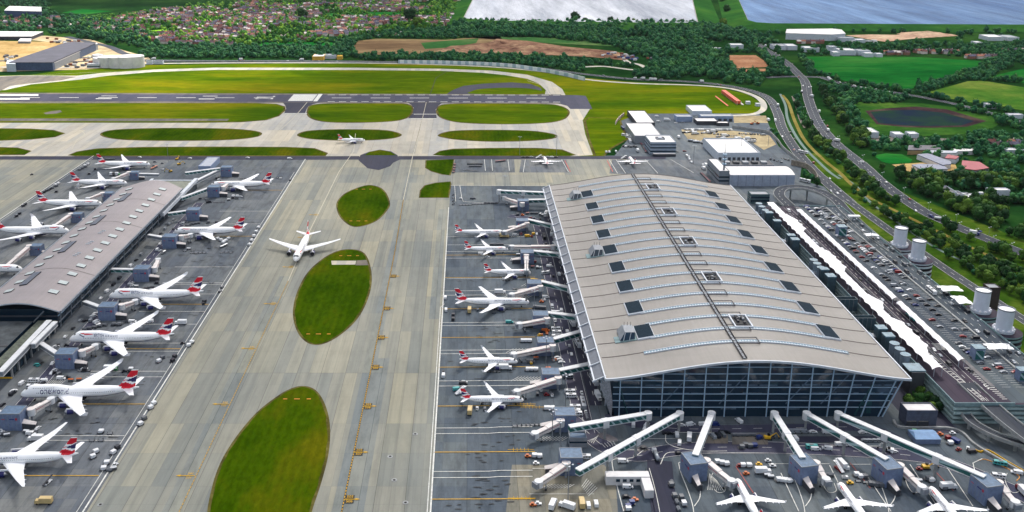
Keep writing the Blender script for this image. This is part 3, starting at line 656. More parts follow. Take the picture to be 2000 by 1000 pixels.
def make_airliner(kind, lettering='BRITISH AIRWAYS'):
    sp = SPEC[kind]; L, R_, zc, hb_ = sp['L'], sp['R'], sp['zc'], sp['b']
    root = empty('airliner')
    # fuselage skin with a navy belly
    b = MB(); n = 20; st = [0.02, 0.35, 0.9, 1.6, 2.6, 3.8, 5.2, 6.8, 8.5, 10, 14, 18, 20, 24, 28, 30]
    st = [s for s in st if s < L * 0.64] + [L * k for k in (0.67, 0.72, 0.77, 0.82, 0.86, 0.9, 0.94, 0.97, 0.99, 1.0)]
    for k in range(len(st) - 1):
        for i in range(n):
            t0, t1 = 2 * math.pi * i / n, 2 * math.pi * (i + 1) / n; tm = (t0 + t1) / 2
            m = A_BLUE if math.sin(tm) < -0.62 and st[k] > 2 and st[k] < L * 0.9 else A_WHITE
            b.add([fus(sp, st[k], t0), fus(sp, st[k], t1), fus(sp, st[k + 1], t1), fus(sp, st[k + 1], t0)], [(3, 2, 1, 0)], m, True)
    b.add([fus(sp, 0.02, 2 * math.pi * i / n) for i in range(n)], [tuple(range(n))], A_WHITE)
    b.add([fus(sp, L, 2 * math.pi * i / n) for i in range(n)], [tuple(range(n))[::-1]], A_METAL)
    # wing-body fairing
    b.lathe_x([(-sp['xr'] + 3, 0.3), (-sp['xr'] - 1, R_ * 0.75), (-sp['xr'] - 6, R_ * 0.92), (-sp['xr'] - sp['cr'] + 1, R_ * 0.9), (-sp['xr'] - sp['cr'] - 5, 0.3)], A_BLUE, 14, (0, 0, zc - R_ * 0.45))
    body = b.build('fuselage', root)
    # weld the skin so that it shades smoothly
    import bmesh
    bm = bmesh.new(); bm.from_mesh(body.data); bmesh.ops.remove_doubles(bm, verts=bm.verts, dist=0.002); bm.to_mesh(body.data); bm.free()
    # windows and cockpit
    for sg in (1, -1):
        rows = [(R_ * 3.0, L * 0.80, (0.20, 0.33) if R_ < 2.2 else (0.16, 0.25))] + ([(8.0, 21.0, (0.78, 0.86))] if sp['hump'] else [])
        for s_a, s_b, (t0, t1) in rows:
            b = MB()
            if sg < 0: t0, t1 = math.pi - t1, math.pi - t0
            skin_patch(b, sp, s_a, s_b, t0, t1, A_WINDOWS, 0.03, 24, 1)
            b.build('window_row', root)
    b = MB(); c0 = (3.2, 4.5) if sp['hump'] else (R_ * 0.62, R_ * 1.12)
    ta = (0.95, 1.25) if sp['hump'] else (0.62, 1.02)
    for sg in (1, -1):
        for k in range(3):
            a0 = ta[0] + (math.pi / 2 - 0.04 - ta[0]) * k / 3 + 0.03; a1 = ta[0] + (math.pi / 2 - 0.04 - ta[0]) * (k + 1) / 3
            if sg < 0: a0, a1 = math.pi - a1, math.pi - a0
            skin_patch(b, sp, c0[0] + (2 - k) * 0.18, c0[1] + (2 - k) * 0.2, a0, a1, A_DARK, 0.05, 2, 2)
    b.build('cockpit_window', root)
    # ribbon
    s0, s1 = (R_ * 2.6, R_ * 2.6 + L * 0.115)
    for sg in (1, -1):
        b = MB(); N = 14
        for i in range(N):
            p, q = i / N, (i + 1) / N
            def tt(x): return 0.78 + (0.10 if x < 0.25 else 0.0) - 0.02 * x
            def hw(x): return 0.13 * (0.35 + 1.1 * math.sin(math.pi * min(1, 0.12 + x * 0.86)) )
            a0, a1 = tt(p) - hw(p) * .6, tt(p) + hw(p) * .6
            for lo, hi, m in ((a0, a1, A_RED),):
                if sg < 0: lo, hi = math.pi - hi, math.pi - lo
                skin_patch(b, sp, s0 + (s1 - s0) * p, s0 + (s1 - s0) * q, lo, hi, m, 0.05, 1, 2)
        for i in range(5):
            p, q = i / 5, (i + 1) / 5; lo = 0.30 + 0.34 * (1 - p) ** 1.6; hi = lo + 0.13
            if sg < 0: lo, hi = math.pi - hi, math.pi - lo
            skin_patch(b, sp, s0 - 0.9 + 2.6 * p * 1.3, s0 - 0.9 + 2.6 * q * 1.3, lo, hi, A_BLUE, 0.06, 1, 1)
        if lettering != 'oneworld': b.build('speed_ribbon', root)
    # lettering
    if lettering:
        big = lettering == 'oneworld'; size = R_ * (1.15 if big else 0.52)
        vs, fs = me_data(text_mesh(lettering, size, A_BLUE)); sc = L * 0.30 if big else L * (0.36 if R_ > 2.2 else 0.38)
        for sg in (1, -1):
            pts = []; b = MB()
            for v in vs:
                s = sc + (v[0] if sg > 0 else -v[0]) * 1.15
                h = v[1] + (R_ * 0.52 if not big else R_ * 0.40); t = math.asin(max(-0.9, min(0.92, h / R_)))
                if sg < 0: t = math.pi - t
                pts.append(fus(sp, s, t, 0.05))
            b.add(pts, fs, A_BLUE); b.build('lettering', root)
    # wings
    th = 0.12
    for sg in (1, -1):
        b = MB(); z0 = zc - R_ * 0.55; yk = hb_ * 0.36; dh = math.tan(R(6))
        xr, sw = -sp['xr'], sp['sw']
        secs = [(0.0, xr + 0.5, sp['cr'] + 0.8, z0, 0.13), (R_ * 0.9 , xr - R_ * 0.9 * sw / hb_, sp['cr'] * 0.93, z0 + 0.1, 0.13), (yk, xr - yk * sw / hb_, sp['ck'], z0 + yk * dh, 0.11), (hb_ * 0.7, xr - 0.7 * sw, (sp['ck'] + sp['ct']) * 0.49, z0 + hb_ * 0.7 * dh, 0.1), (hb_, xr - sw, sp['ct'], z0 + hb_ * dh * (1.15 if kind != 'b787' else 1.35), 0.09)]
        foil([(y * sg, x, c, z, t) for y, x, c, z, t in secs], A_WING, b)
        if sp['winglet']:
            wl = sp['winglet']; z = z0 + hb_ * dh * 1.15
            b.add([(xr - sw, hb_ * sg, z), (xr - sw - sp['ct'], hb_ * sg, z), (xr - sw - sp['ct'] - wl * .5, (hb_ + .35 * (wl > 2)) * sg, z + wl), (xr - sw - sp['ct'] * .6 - wl * .5, (hb_ + .35 * (wl > 2)) * sg, z + wl),
                   (xr - sw, hb_ * sg + .12, z), (xr - sw - sp['ct'], hb_ * sg + .12, z), (xr - sw - sp['ct'] - wl * .5, (hb_ + .35 * (wl > 2)) * sg + .12, z + wl), (xr - sw - sp['ct'] * .6 - wl * .5, (hb_ + .35 * (wl > 2)) * sg + .12, z + wl)],
                  [(0, 1, 2, 3), (7, 6, 5, 4), (0, 3, 7, 4), (1, 5, 6, 2), (3, 2, 6, 7)], A_WING)
        for f in (0.30, 0.5, 0.68, 0.83):       # flap track fairings
            y = hb_ * f; c = sp['ck'] + (sp['ct'] - sp['ck']) * max(0, (f - .36) / .64)
            b.lathe_x([(0.2, 0.02), (-c * .18, 0.28), (-c * .36, 0.26), (-c * .62, 0.03)], A_WING, 6, (xr - y * sw / hb_ - c * 0.62, y * sg, z0 + y * dh - 0.25))
        wg = b.build('wing', root)
        for (ey, ex) in sp['eng']:
            b = MB(); er, el = sp['er'], sp['el']; ez = z0 + ey * dh - er * 1.45
            b.lathe_x([(0.0, er * 0.86), (-0.12, er * 0.97), (-el * .25, er * 1.06)], A_METAL, 16, (-ex, ey * sg, ez))
            b.lathe_x([(-el * .25, er * 1.06), (-el * .6, er * 1.0), (-el * .88, er * 0.78)], A_BLUE, 16, (-ex, ey * sg, ez))
            b.lathe_x([(-el * .80, er * 0.6), (-el * 1.0, er * 0.42), (-el * 1.12, er * .12)], A_METAL, 12, (-ex, ey * sg, ez))
            b.lathe_x([(0.0, er * 0.86), (-0.7, er * 0.8), (-0.7, 0.02)], A_FAN, 16, (-ex, ey * sg, ez))
            b.bar((-ex - el * .12, ey * sg, ez + er * .85), (-ex - el * 1.35, ey * sg, ez + er * 1.15), 0.4, er * 0.55, A_WING)
            b.build('engine', root)
    # tail
    for sg in (1, -1):
        b = MB(); hs = sp['hs']; xr = -(L - hs * 0.95)
        foil([(0.0, xr, hs * .62, zc + R_ * .42, .1), (hs * sg, xr - hs * .72, hs * .24, zc + R_ * .42 + hs * .11, .09)], A_WING, b)
        b.build('tailplane', root)
    fh = sp['fh']; b = MB(); z0 = zc + R_ * 0.7; NS, NTT = 30, 22
    cr, ct = fh * 0.86, fh * 0.32; xr = -(L - cr * 1.25); sw = fh * 0.80
    def fcol(s, t):            # s along chord, t up
        x = s; y = t
        if y > 0.97: return A_WHITE
        c = .09 * math.sin(3.4 * x + .3)
        if 0.66 < y + c < 1.06: return A_RED
        if y < 0.25 + 0.05 * math.sin(6.0 * x) and y > 0.05 * (1 - x): return A_RED
        if x > 0.22 and abs(y - 0.46 + .03 * math.sin(4 * x)) < 0.115 * (x - 0.12) / 0.6: return A_BLUE
        if x < 0.34 and abs(y - 0.40 - .14 * x) < 0.028: return A_RED
        return A_WHITE
    for sg in (1, -1):
        vs = []; fs = []
        for j in range(NTT + 1):
            t = j / NTT; c = cr + (ct - cr) * t; x0_ = xr - sw * t + (fh * .22 * (1 - t / .12) if t < .12 else 0); c2 = c + (fh * .22 * (1 - t / .12) if t < .12 else 0)
            for i in range(NS + 1):
                s = i / NS; th_ = 0.10 * c * (math.sin(math.pi * min(1, s ** .6 * 1.0)) ** .8 if 0 < s < 1 else 0) * .5
                vs.append((x0_ - s * c2, sg * th_, z0 - 0.4 + t * fh))
        W = NS + 1
        for j in range(NTT):
            for i in range(NS):
                f = (j * W + i, j * W + i + 1, (j + 1) * W + i + 1, (j + 1) * W + i)
                b.add([vs[k] for k in f], [(0, 1, 2, 3) if sg < 0 else (3, 2, 1, 0)], fcol((i + .5) / NS, (j + .5) / NTT))
    t = 1.0; b.add([(xr - sw, 0.04, z0 - .4 + fh), (xr - sw - ct, 0.04, z0 - .4 + fh), (xr - sw - ct, -.04, z0 - .4 + fh), (xr - sw, -.04, z0 - .4 + fh)], [(0, 1, 2, 3)], A_WHITE)
    b.build('tail_fin', root)
    for sg in (1, -1):
        b = MB(); N = 8
        for i in range(N):
            q0, q1 = i / N, (i + 1) / N; lo = 1.05 - .75 * math.sin(math.pi * (.15 + .8 * q0)); hi = math.pi / 2 - .02
            if sg < 0: lo, hi = math.pi - hi, math.pi - lo
            skin_patch(b, sp, L * (.855 + .10 * q0), L * (.855 + .10 * q1), lo, hi, A_RED, 0.05, 1, 3)
        b.build('tail_band', root)
    # landing gear
    def leg(x, y, zt, wr, pairs, name='landing_gear'):
        b = MB(); b.rod((x, y, wr), (x, y, zt), wr * .22, A_GREY)
        for dx in ([0] if pairs == 1 else [-wr * 1.25, wr * 1.25]):
            for dy in (-wr * .75, wr * .75):
                b.rod((x + dx, y + dy - wr * .3, wr), (x + dx, y + dy + wr * .3, wr), wr, A_TYRE, 12)
        b.build(name, root)
    wr = 0.62 if R_ > 2.2 else 0.56
    leg(-R_ * 2.3, 0, zc - R_ * .7, wr * .8, 1)
    xm = -(sp['xr'] + sp['cr'] * .82)
    if kind == 'b747':
        for y in (-5.5, -1.9, 1.9, 5.5): leg(xm - (0 if abs(y) > 3 else 3), y, zc - R_ * .6, wr, 2)
    else:
        for y in (-R_ * 1.75, R_ * 1.75): leg(xm, y, zc - R_ * .5, wr, 2 if R_ > 2.2 else 1)
    return snap(root)
FLEET = {}
def airliner(kind, u, v, hdg, label, lettering='BRITISH AIRWAYS', group=None, wx=None):
    """(u, v) = the nose in the photo; hdg = compass turn of the nose from +X, degrees"""
    key = (kind, lettering)
    if key not in FLEET: FLEET[key] = [make_airliner(kind, lettering), False]
    t, used = FLEET[key]
    if used: o = copy_tree(t)
    else: o = t[0]; FLEET[key][1] = True
    x, y = P(u, v, SPEC[kind]['zc'] * 0.85) if wx is None else wx
    o.location = (x, y, 0.0); o.rotation_euler = (0, 0, R(hdg)); tag(o, label, 'airliner', group)
    return o
PLANES = [
 ('b787', 293, 321, 0, 'twin-engine airliner parked farthest back on the left, nose beside the construction patch'),
 ('b787', 248, 357.5, -1, 'twin-engine airliner left of the narrow terminal, catering lift at its tail'),
 ('b777', 199, 398, -1, 'twin-engine airliner nosing up to the left eave of the narrow terminal, third from the back'),
 ('b747', 136, 452, -1.5, 'four-engine jumbo left of the narrow terminal, tail cut off by the photo edge'),
 ('b777', 44, 526, -1, 'airliner whose nose alone shows at the left edge beyond the narrow roof'),
 ('b777', 412, 361, 181, 'twin-engine airliner with navy engine, farthest of those right of the narrow terminal'),
 ('b777', 340, 452, 181, 'twin-engine airliner right of the narrow terminal, baggage dollies clustered under its tail'),
 ('b747', 213, 578, 182.5, 'four-engine white jumbo, farthest of the three jumbos right of the narrow terminal'),
 ('b747', 136, 662, 182, 'four-engine white jumbo, middle of the three jumbos right of the narrow terminal'),
 ('b787', -68, 900, 183, 'swept-wing airliner at the bottom left corner, its nose outside the photo'),
 ('a319', 713, 274, 0, 'small white airliner taxiing right along the far taxiway before a grass island'),
 ('a321', 985, 454, 0, 'slim white airliner parked farthest back in the row left of the big terminal'),
 ('a320', 993, 487, 0, 'small white airliner second from the back in the row left of the big terminal'),
 ('a320', 1037, 532, 0, 'small white airliner third in the row, an upright bridge arm reaching over its nose'),
 ('b767', 1034, 590, 0, 'largest airliner in the row left of the big terminal, a yellow truck at its tail'),
 ('a320', 1011, 706, 0, 'small white airliner second from the front in the row left of the big terminal'),
 ('a320', 1023, 781, 0, 'small white airliner nearest the camera in the row left of the big terminal'),
 ('a319', 1063, 308, 92, 'small white airliner at the far stands, tail to the camera, left one'),
 ('a319', 1229, 308, 92, 'small white airliner just beyond the big roof, tail to the camera'),
 ('a320', 1437, 936, 93, 'small white airliner seen from behind at the front stands, leftmost of three'),
 ('a320', 1637, 943, 93, 'small white airliner seen from behind at the front stands, middle of three'),
 ('a320', 1813, 951, 93, 'small white airliner seen from behind at the front stands, rightmost of three'),
 ('b777', 577, 508, -91, 'white twin-engine airliner taxiing head-on toward the camera on the wide centre lane'),
]
for k, u, v, h, lab in PLANES: airliner(k, u, v, h, lab, group='airliners in red white and blue tail livery')
airliner('b747', 41, 769, 182.5, 'four-engine white jumbo with oneworld lettering on its side, nearest of the three jumbos', 'oneworld', group='airliners in red white and blue tail livery')
# ================================================================== TERMINALS AND LARGE BUILDINGS
def roofing(name, c, seam=1.2, dirt=0.3):
    t = NT(name); vec = t.pos()
    col = rgb(*c); f = t.noise(t.pos((0.25, 1, 1)), 0.05, 6, 0.65)
    k = lambda a: tuple(min(1, x * a) for x in col[:3]) + (1,)
    base = t.ramp(f, [(0.3, k(0.86)), (0.7, k(1.08))])
    wv = t.new('ShaderNodeTexWave', wave_type='BANDS', bands_direction='Y'); wv.inputs['Scale'].default_value = 0.314 / seam
    t.link(vec, wv.inputs['Vector'])
    base = t.mix(0.22, base, t.ramp(wv.outputs['Fac'], [(0.0, (0.72, 0.72, 0.72, 1)), (0.12, (1, 1, 1, 1))]), 'MULTIPLY')
    st = t.noise(t.pos((1.5, 0.06, 1)), 0.4, 5, 0.7)
    base = t.mix(dirt, base, t.ramp(st, [(0.35, (0.75, 0.74, 0.72, 1)), (0.65, (1.05, 1.05, 1.05, 1))]), 'MULTIPLY')
    MC[name] = t.done(base, 0.5, 0.4, 0.0); return MC[name]
ROOF_A = roofing('roof_main', (130, 126, 121), dirt=.35); ROOF_B = roofing('roof_satellite', (142, 134, 135), dirt=.35)
GLAZE = plain('dark_glazing', (20, 42, 58), 0.08, 0, 0.7, wear=0.0)
GLAZE_T = plain('teal_glazing', (28, 66, 72), 0.12, 0, 0.6, wear=0.2, scale=0.5)
SKYL = plain('rooflight_glass', (138, 172, 186), 0.3, 0, 0.6, wear=0.3, scale=0.8)
SKYW = plain('white_rooflight', (170, 180, 180), 0.4, wear=0.1)
STEEL = plain('white_steel', (192, 198, 206), 0.5, wear=0.08)
STEEL_B = plain('blue_white_steel', (152, 178, 200), 0.5, wear=0.08)
GREY = plain('grey_cladding', (126, 132, 140), 0.5, wear=0.12)
DGREY = plain('dark_grey', (60, 62, 68), 0.7, wear=0.15)
SEAM = plain('roof_seam', (84, 76, 74), 0.7, wear=0.1)
WALL_W = plain('white_cladding', (186, 194, 204), 0.5, wear=0.10)
ROOF_W = plain('white_roof', (206, 204, 204), 0.6, wear=0.10, scale=0.15)
BOX_B = plain('blue_grey_cladding', (106, 121, 150), 0.5, wear=0.14, scale=0.5)
BOX_R = plain('slate_blue_roof', (84, 108, 134), 0.6, wear=0.2, scale=0.5)
CONCR = plain('grey_concrete', (146, 148, 148), 0.8, wear=0.2, scale=0.25)
CONCD = plain('dark_concrete', (70, 72, 80), 0.85, wear=0.2, scale=0.25)
TEALC = plain('pale_teal_concrete', (118, 142, 146), 0.8, wear=0.2, scale=0.3)
# ---------------------------------------------------------------- main terminal
AX0, AX1, AY0, AY1, EAVE, CROWN = 78.5, 250.0, 485.0, 867.0, 25.0, 11.3
def za(x): 
    s = min(1, max(0, (x - AX0) / (AX1 - AX0))); return EAVE + CROWN * math.sin(math.pi * s) ** 1.45
T = empty('airport_terminal', (164, 676, 0), label='huge terminal with arched ribbed grey roof and dark glazed front', cat='terminal')
def TB(b, name, parent=None):        # build in world coordinates under the terminal
    o = b.build(name, parent or T); 
    if parent is None: o.location = (-164, -676, 0)
    return o
b = MB(); N = 60; vs = []
for k in range(N + 1):
    x = AX0 + (AX1 - AX0) * k / N
    for y in (AY0, AY1): vs += [(x, y, za(x)), (x, y, za(x) - 1.1)]
fs = []; side = []
for k in range(N):
    a, c = 4 * k, 4 * (k + 1)
    fs.append((a, c, c + 2, a + 2)); side += [(a + 1, a + 3, c + 3, c + 1), (a, a + 1, c + 1, c), (a + 2, c + 2, c + 3, a + 3)]
b.add(vs, fs, ROOF_A, True); b.add(vs, side + [(0, 2, 3, 1), (4 * N, 4 * N + 1, 4 * N + 3, 4 * N + 2)], STEEL)
roofA = TB(b, 'roof')
def arc(b, y, x0, x1, w, h, m, n=40, base=0.02, side=None):
    pts = [x0 + (x1 - x0) * i / n for i in range(n + 1)]
    vs = []
    for x in pts:
        z = za(x); vs += [(x, y - w / 2, z - .1), (x, y - w / 2, z + h), (x, y + w / 2, z + h), (x, y + w / 2, z - .1)]
    fs = []
    for i in range(n):
        a, c = 4 * i, 4 * i + 4
        fs += [(a, c, c + 1, a + 1), (a + 1, c + 1, c + 2, a + 2), (a + 2, c + 2, c + 3, a + 3)]
    fs += [(0, 1, 2, 3), (4 * n + 3, 4 * n + 2, 4 * n + 1, 4 * n)]
    b.add(vs, fs, m, False)
ARC = [509.8 + 17.85 * i for i in range(20)]
RLIGHT = NT('rooflight_strip'); tc = RLIGHT.new('ShaderNodeTexWave', wave_type='BANDS', bands_direction='X'); tc.inputs['Scale'].default_value = 0.314 / 1.7
RLIGHT.link(RLIGHT.pos(), tc.inputs['Vector'])
RLIGHT = RLIGHT.done(RLIGHT.ramp(tc.outputs['Fac'], [(0.25, rgb(178, 190, 198)), (0.4, rgb(96, 132, 150))]), 0.35, 0.6)
for i, y in enumerate(ARC):
    x0, x1 = (104, 224) if i in (0, 19) else (111, 219)
    b = MB(); arc(b, y, x0, x1, 2.1, 0.55, RLIGHT)
    arc(b, y + 1.25, x0, x1, 0.32, 0.85, STEEL); arc(b, y - 1.25, x0, x1, 0.32, 0.75, STEEL)
    o = TB(b, 'rooflight')
    b = MB(); arc(b, y + 1.5, AX0 + 1, x0, 0.5, 0.22, SEAM, 10); TB(b, 'roof_joint')
    b = MB(); arc(b, y + 1.5, x1, AX1 - 1, 0.5, 0.22, SEAM, 10); TB(b, 'roof_joint')
def patch_on(b, x0, x1, y0, y1, h, m, frame=None):
    vs = [(x, y, za(x) + d) for d in (-.1, h) for x, y in ((x0, y0), (x1, y0), (x1, y1), (x0, y1))]
    b.add(vs, [(0, 1, 5, 4), (1, 2, 6, 5), (2, 3, 7, 6), (3, 0, 4, 7)], frame or m); b.add(vs[4:], [(0, 1, 2, 3)], m)
GRILLE = plain('grille_slate', (30, 46, 58), 0.85, spec=.08, wear=0.3, scale=1.0)
for k in range(9):
    y0, y1 = ARC[2 * k + 1], ARC[2 * k + 2]
    for xc in (108.5, 221.5):
        b = MB(); patch_on(b, xc - 5.1, xc + 5.1, y0 - .6, y1 + 0.2, 1.0, STEEL); patch_on(b, xc - 4.7, xc + 4.7, y0 + .2, y1 - 0.4, 1.25, GRILLE, STEEL)
        TB(b, 'louvred_vent')
for k in (0, 2, 4, 6, 8):       # wells beside the ridge walkway
    y0, y1 = ARC[2 * k + 1], ARC[2 * k + 2]
    b = MB(); x0, x1 = 162, 173
    for a, c, d, e in ((x0, x1, y0, y0 + .8), (x0, x1, y1 - .8, y1), (x0, x0 + .8, y0 + .8, y1 - .8), (x1 - .8, x1, y0 + .8, y1 - .8)): b.box(a, c, d, e, za(165) - .5, za(165) + 1.3, STEEL)
    b.box(x0 + .8, x1 - .8, y0 + .8, y1 - .8, za(165) - .4, za(165) + .25, plain('well_dark', (24, 28, 34), 0.7))
    rr = random.Random(k)
    for q in range(8):
        xx, yy = x0 + 1.6 + rr.random() * 6.5, y0 + 2 + rr.random() * (y1 - y0 - 6); b.box(xx, xx + 1.4, yy, yy + 2, za(165) + .3, za(165) + 1 + rr.random(), DGREY if q % 3 else GREY)
    TB(b, 'plant_well')
b = MB()                        # ridge walkway with its side loops
WK = plain('walkway_dark', (70, 68, 72), 0.7, wear=0.2)
b.box(155.9, 157.1, AY0 + 3, AY1 - 2, za(156) + .3, za(156) + .6, GREY)
for x in (155.3, 157.7): b.box(x - .08, x + .08, AY0 + 3, AY1 - 2, za(156) + .2, za(156) + 1.3, WK)
y = AY0 + 4
while y < AY1 - 3: b.box(155.3, 157.7, y - .1, y + .1, za(156) + 1.2, za(156) + 1.4, WK); y += 4
for y in ARC:
    for yy in (y - 4.2, y + 4.2): b.box(157.9, 170.5, yy - .1, yy + .1, za(164) + .5, za(164) + .9, WK)
    b.box(170.2, 170.5, y - 4.0, y + 4.0, za(170) + .5, za(170) + 1.2, WK)
TB(b, 'ridge_walkway')
for k in (0, 4, 8):             # plant housings left of the vents
    y0, y1 = ARC[2 * k + 1], ARC[2 * k + 2]; b = MB(); z = za(97)
    patch_on(b, 90, 103, y0, y0 + 8, .5, TEALC)
    b.add([(93, y0 + 1, z + .4), (102, y0 + 1, z + .4), (102, y1 - 2, z + .4), (93, y1 - 2, z + .4), (96, y0 + 3, z + 5.0), (102, y0 + 3, z + 5.0), (102, y1 - 4, z + 5.0), (96, y1 - 4, z + 5.0)], [(0, 3, 2, 1), (1, 2, 6, 5), (2, 3, 7, 6), (3, 0, 4, 7), (4, 5, 6, 7)], GREY)
    b.add([(93, y0 + 1, z + .4), (102, y0 + 1, z + .4), (102, y0 + 3, z + 5.0), (96, y0 + 3, z + 5.0)], [(0, 1, 2, 3)], GLAZE)
    for q in (95, 98.5): b.rod((q, y0 + .7, z + .5), (q + 1.2, y0 + 2.6, z + 5.0), .2, STEEL)
    for q in (97, 99, 101): b.rod((q, y1 - 5, z + 4.9), (q, y1 - 5, z + 7.4), .12, DGREY)
    TB(b, 'plant_housing')
# edges: white fascia and gutters
b = MB()
for xa, sx in ((AX0, -1), (AX1, 1)):
    b.box(min(xa, xa + sx * .7), max(xa, xa + sx * .7), AY0, AY1, EAVE - 1.2, EAVE + .5, STEEL)
TB(b, 'fascia')
b = MB(); arc(b, AY0 + .2, AX0, AX1, 0.9, 0.35, STEEL, 60); TB(b, 'edge_trim'); b = MB(); arc(b, AY1 - .3, AX0, AX1, 0.5, 0.3, SEAM, 60); TB(b, 'edge_trim')
b = MB()                        # glazed canopy strip on the left flank
gl = plain('canopy_glass', (96, 100, 108), 0.3, 0, 0.5, wear=0.15)
b.add([(72.5, AY0 + 4, 21.5), (77.7, AY0 + 4, 24.2), (77.7, AY1, 24.2), (72.5, AY1, 21.5)], [(0, 1, 2, 3)], gl)
b.box(72.0, 72.9, AY0 + 4, AY1, 21.0, 21.8, STEEL)
y = AY0 + 4
while y < AY1 + 1: b.add([(71.2, y - .35, 21.9), (79.0, y - .35, 25.4), (79.0, y + .35, 25.4), (71.2, y + .35, 21.9), (71.2, y - .35, 21.2), (79.0, y - .35, 24.7), (79, y + .35, 24.7), (71.2, y + .35, 21.2)], [(0, 1, 2, 3), (4, 5, 1, 0), (3, 2, 6, 7), (0, 3, 7, 4)], STEEL); y += 18
TB(b, 'flank_canopy')
# walls
b = MB(); b.box(81, 238, 490, 860, 0, 22, GLAZE); TB(b, 'wall')
MESHW = plain('perforated_panel', (146, 148, 154), 0.6, wear=0.3, scale=1.2)
b = MB(); b.add([(75, 488, 21), (81, 488, 23), (84.5, 488, 0), (82.5, 488, 0)], [(3, 2, 1, 0)], MESHW); b.add([(75, 488, 21), (82.5, 488, 0), (82.5, 500, 0), (75, 500, 21)], [(0, 1, 2, 3)], MESHW); TB(b, 'mesh_screen')
# left and right flank mullions
b = MB(); y = 500
while y < 858: b.box(80.6, 80.98, y - .2, y + .2, 0, 21.9, STEEL); y += 9
for z in (6, 11, 16): b.box(80.7, 80.97, 490, 860, z - .2, z + .2, STEEL_B)
TB(b, 'flank_mullion')
b = MB(); y = 500
b.add([(238.1, 490, 0), (238.1, 860, 0), (247, 860, 24), (247, 490, 24)], [(0, 1, 2, 3)], GLAZE)
while y < 858: b.rod((238.3, y, 0), (247.2, y, 24), .3, STEEL_B, 4); y += 18
TB(b, 'flank_wall')
# front: curved-top glazed wall, mullions every 12 m, transoms
FY = 488.0; b = MB(); N = 52; xs = [83 + (246.3 - 83) * i / N for i in range(N + 1)]
def xlean(x, z): return x - (max(0, x - 200) / 46.3) * 8.6 * (1 - z / 25.0) if z < 25 else x
vs = [(xlean(x, 0), FY, 0) for x in xs] + [(x, FY, za(x) - .9) for x in xs]
b.add(vs, [(i, i + 1, N + 2 + i, N + 1 + i) for i in range(N)], GLAZE); fw = TB(b, 'front_glazing')
LITF = plain('floor_slab_seen_through_glass', (74, 96, 116), 0.5, wear=0.5, scale=0.3)
rr = random.Random(3)
b = MB()
for z in (4.5, 9.5, 14.5, 19.5):
    x = 86
    while x < 232:
        wd = 3 + rr.random() * 9
        if rr.random() < .45: b.box(x, x + wd, FY - .06, FY + .02, z, z + .5 + rr.random() * .7, LITF)
        x += wd + 1
for x0_, x1_ in ((86, 92), (231, 222)): b.rod((x0_, FY - .15, 22), (x1_, FY - .15, 1), .5, GLAZE_T, 5)
for x0_ in (118, 150, 188, 208): b.rod((x0_ + 8, FY - .1, 26), (x0_ - 6, FY - .1, 8), .35, LITF, 5)
for xa in (225, 228.4): b.box(xa, xa + 2.8, FY - .12, FY, 2, 6, GLAZE_T); b.box(xa, xa + 2.8, FY - .12, FY, 7, 10, GLAZE_T)
TB(b, 'interior_glimpse', fw)
for i in range(14):
    x = 87 + 12.05 * i; b = MB(); top = za(x) - .9
    xb = xlean(x, 0)
    b.add([(xb - .27, FY - .7, 0), (xb + .27, FY - .7, 0), (x + .27, FY - .7, top), (x - .27, FY - .7, top), (xb - .27, FY - .05, 0), (xb + .27, FY - .05, 0), (x + .27, FY - .05, top), (x - .27, FY - .05, top)],
          [(0, 1, 2, 3), (4, 0, 3, 7), (1, 5, 6, 2)], STEEL_B); TB(b, 'mullion')
for z in (6.0, 10.2, 14.4, 18.6, 22.8, 27.0, 31.2):
    xs_ = [x for x in xs if za(x) - 1.2 > z]
    if not xs_: continue
    b = MB(); b.add([(xs_[0], FY - .5, z - .16), (xlean(xs_[-1], z), FY - .5, z - .16), (xlean(xs_[-1], z), FY - .5, z + .16), (xs_[0], FY - .5, z + .16), (xs_[0], FY - .06, z + .16), (xlean(xs_[-1], z), FY - .06, z + .16)], [(0, 1, 2, 3), (3, 2, 5, 4)], STEEL_B); TB(b, 'transom')
b = MB(); b.rod((238, FY - .5, 0), (247.2, FY - .5, 24.2), .35, STEEL_B); TB(b, 'corner_post')
# ---------------------------------------------------------------- satellite terminal
BX0, BX1, BY0, BY1 = -336.0, -278.0, 600.0, 890.0
def zb(x):
    s = min(1, max(0, (BX1 - x) / (BX1 - BX0))); return 15.0 + 5.6 * math.sin(math.pi * min(1, s ** .9)) ** 1.25 + 1.0 * s
SB = empty('satellite_terminal', (-307, 745, 0), label='narrow satellite terminal with wavy mauve-grey roof and square white rooflights', cat='terminal')
def SBB(b, name, parent=None):
    o = b.build(name, parent or SB)
    if parent is None: o.location = (307, -745, 0)
    return o
b = MB(); N = 40; vs = []
for k in range(N + 1):
    x = BX0 + (BX1 - BX0) * k / N; far = BY1 + 8 * math.sin(math.pi * k / N)
    for y in (BY0, far): vs += [(x, y, zb(x)), (x, y, zb(x) - .9)]
fs = []; side = []
for k in range(N):
    a, c = 4 * k, 4 * (k + 1)
    fs.append((a, c, c + 2, a + 2)); side += [(a + 1, a + 3, c + 3, c + 1), (a, a + 1, c + 1, c), (a + 2, c + 2, c + 3, a + 3)]
b.add(vs, fs, ROOF_B, True); b.add(vs, side + [(0, 2, 3, 1), (4 * N, 4 * N + 1, 4 * N + 3, 4 * N + 2)], STEEL); SBB(b, 'roof')
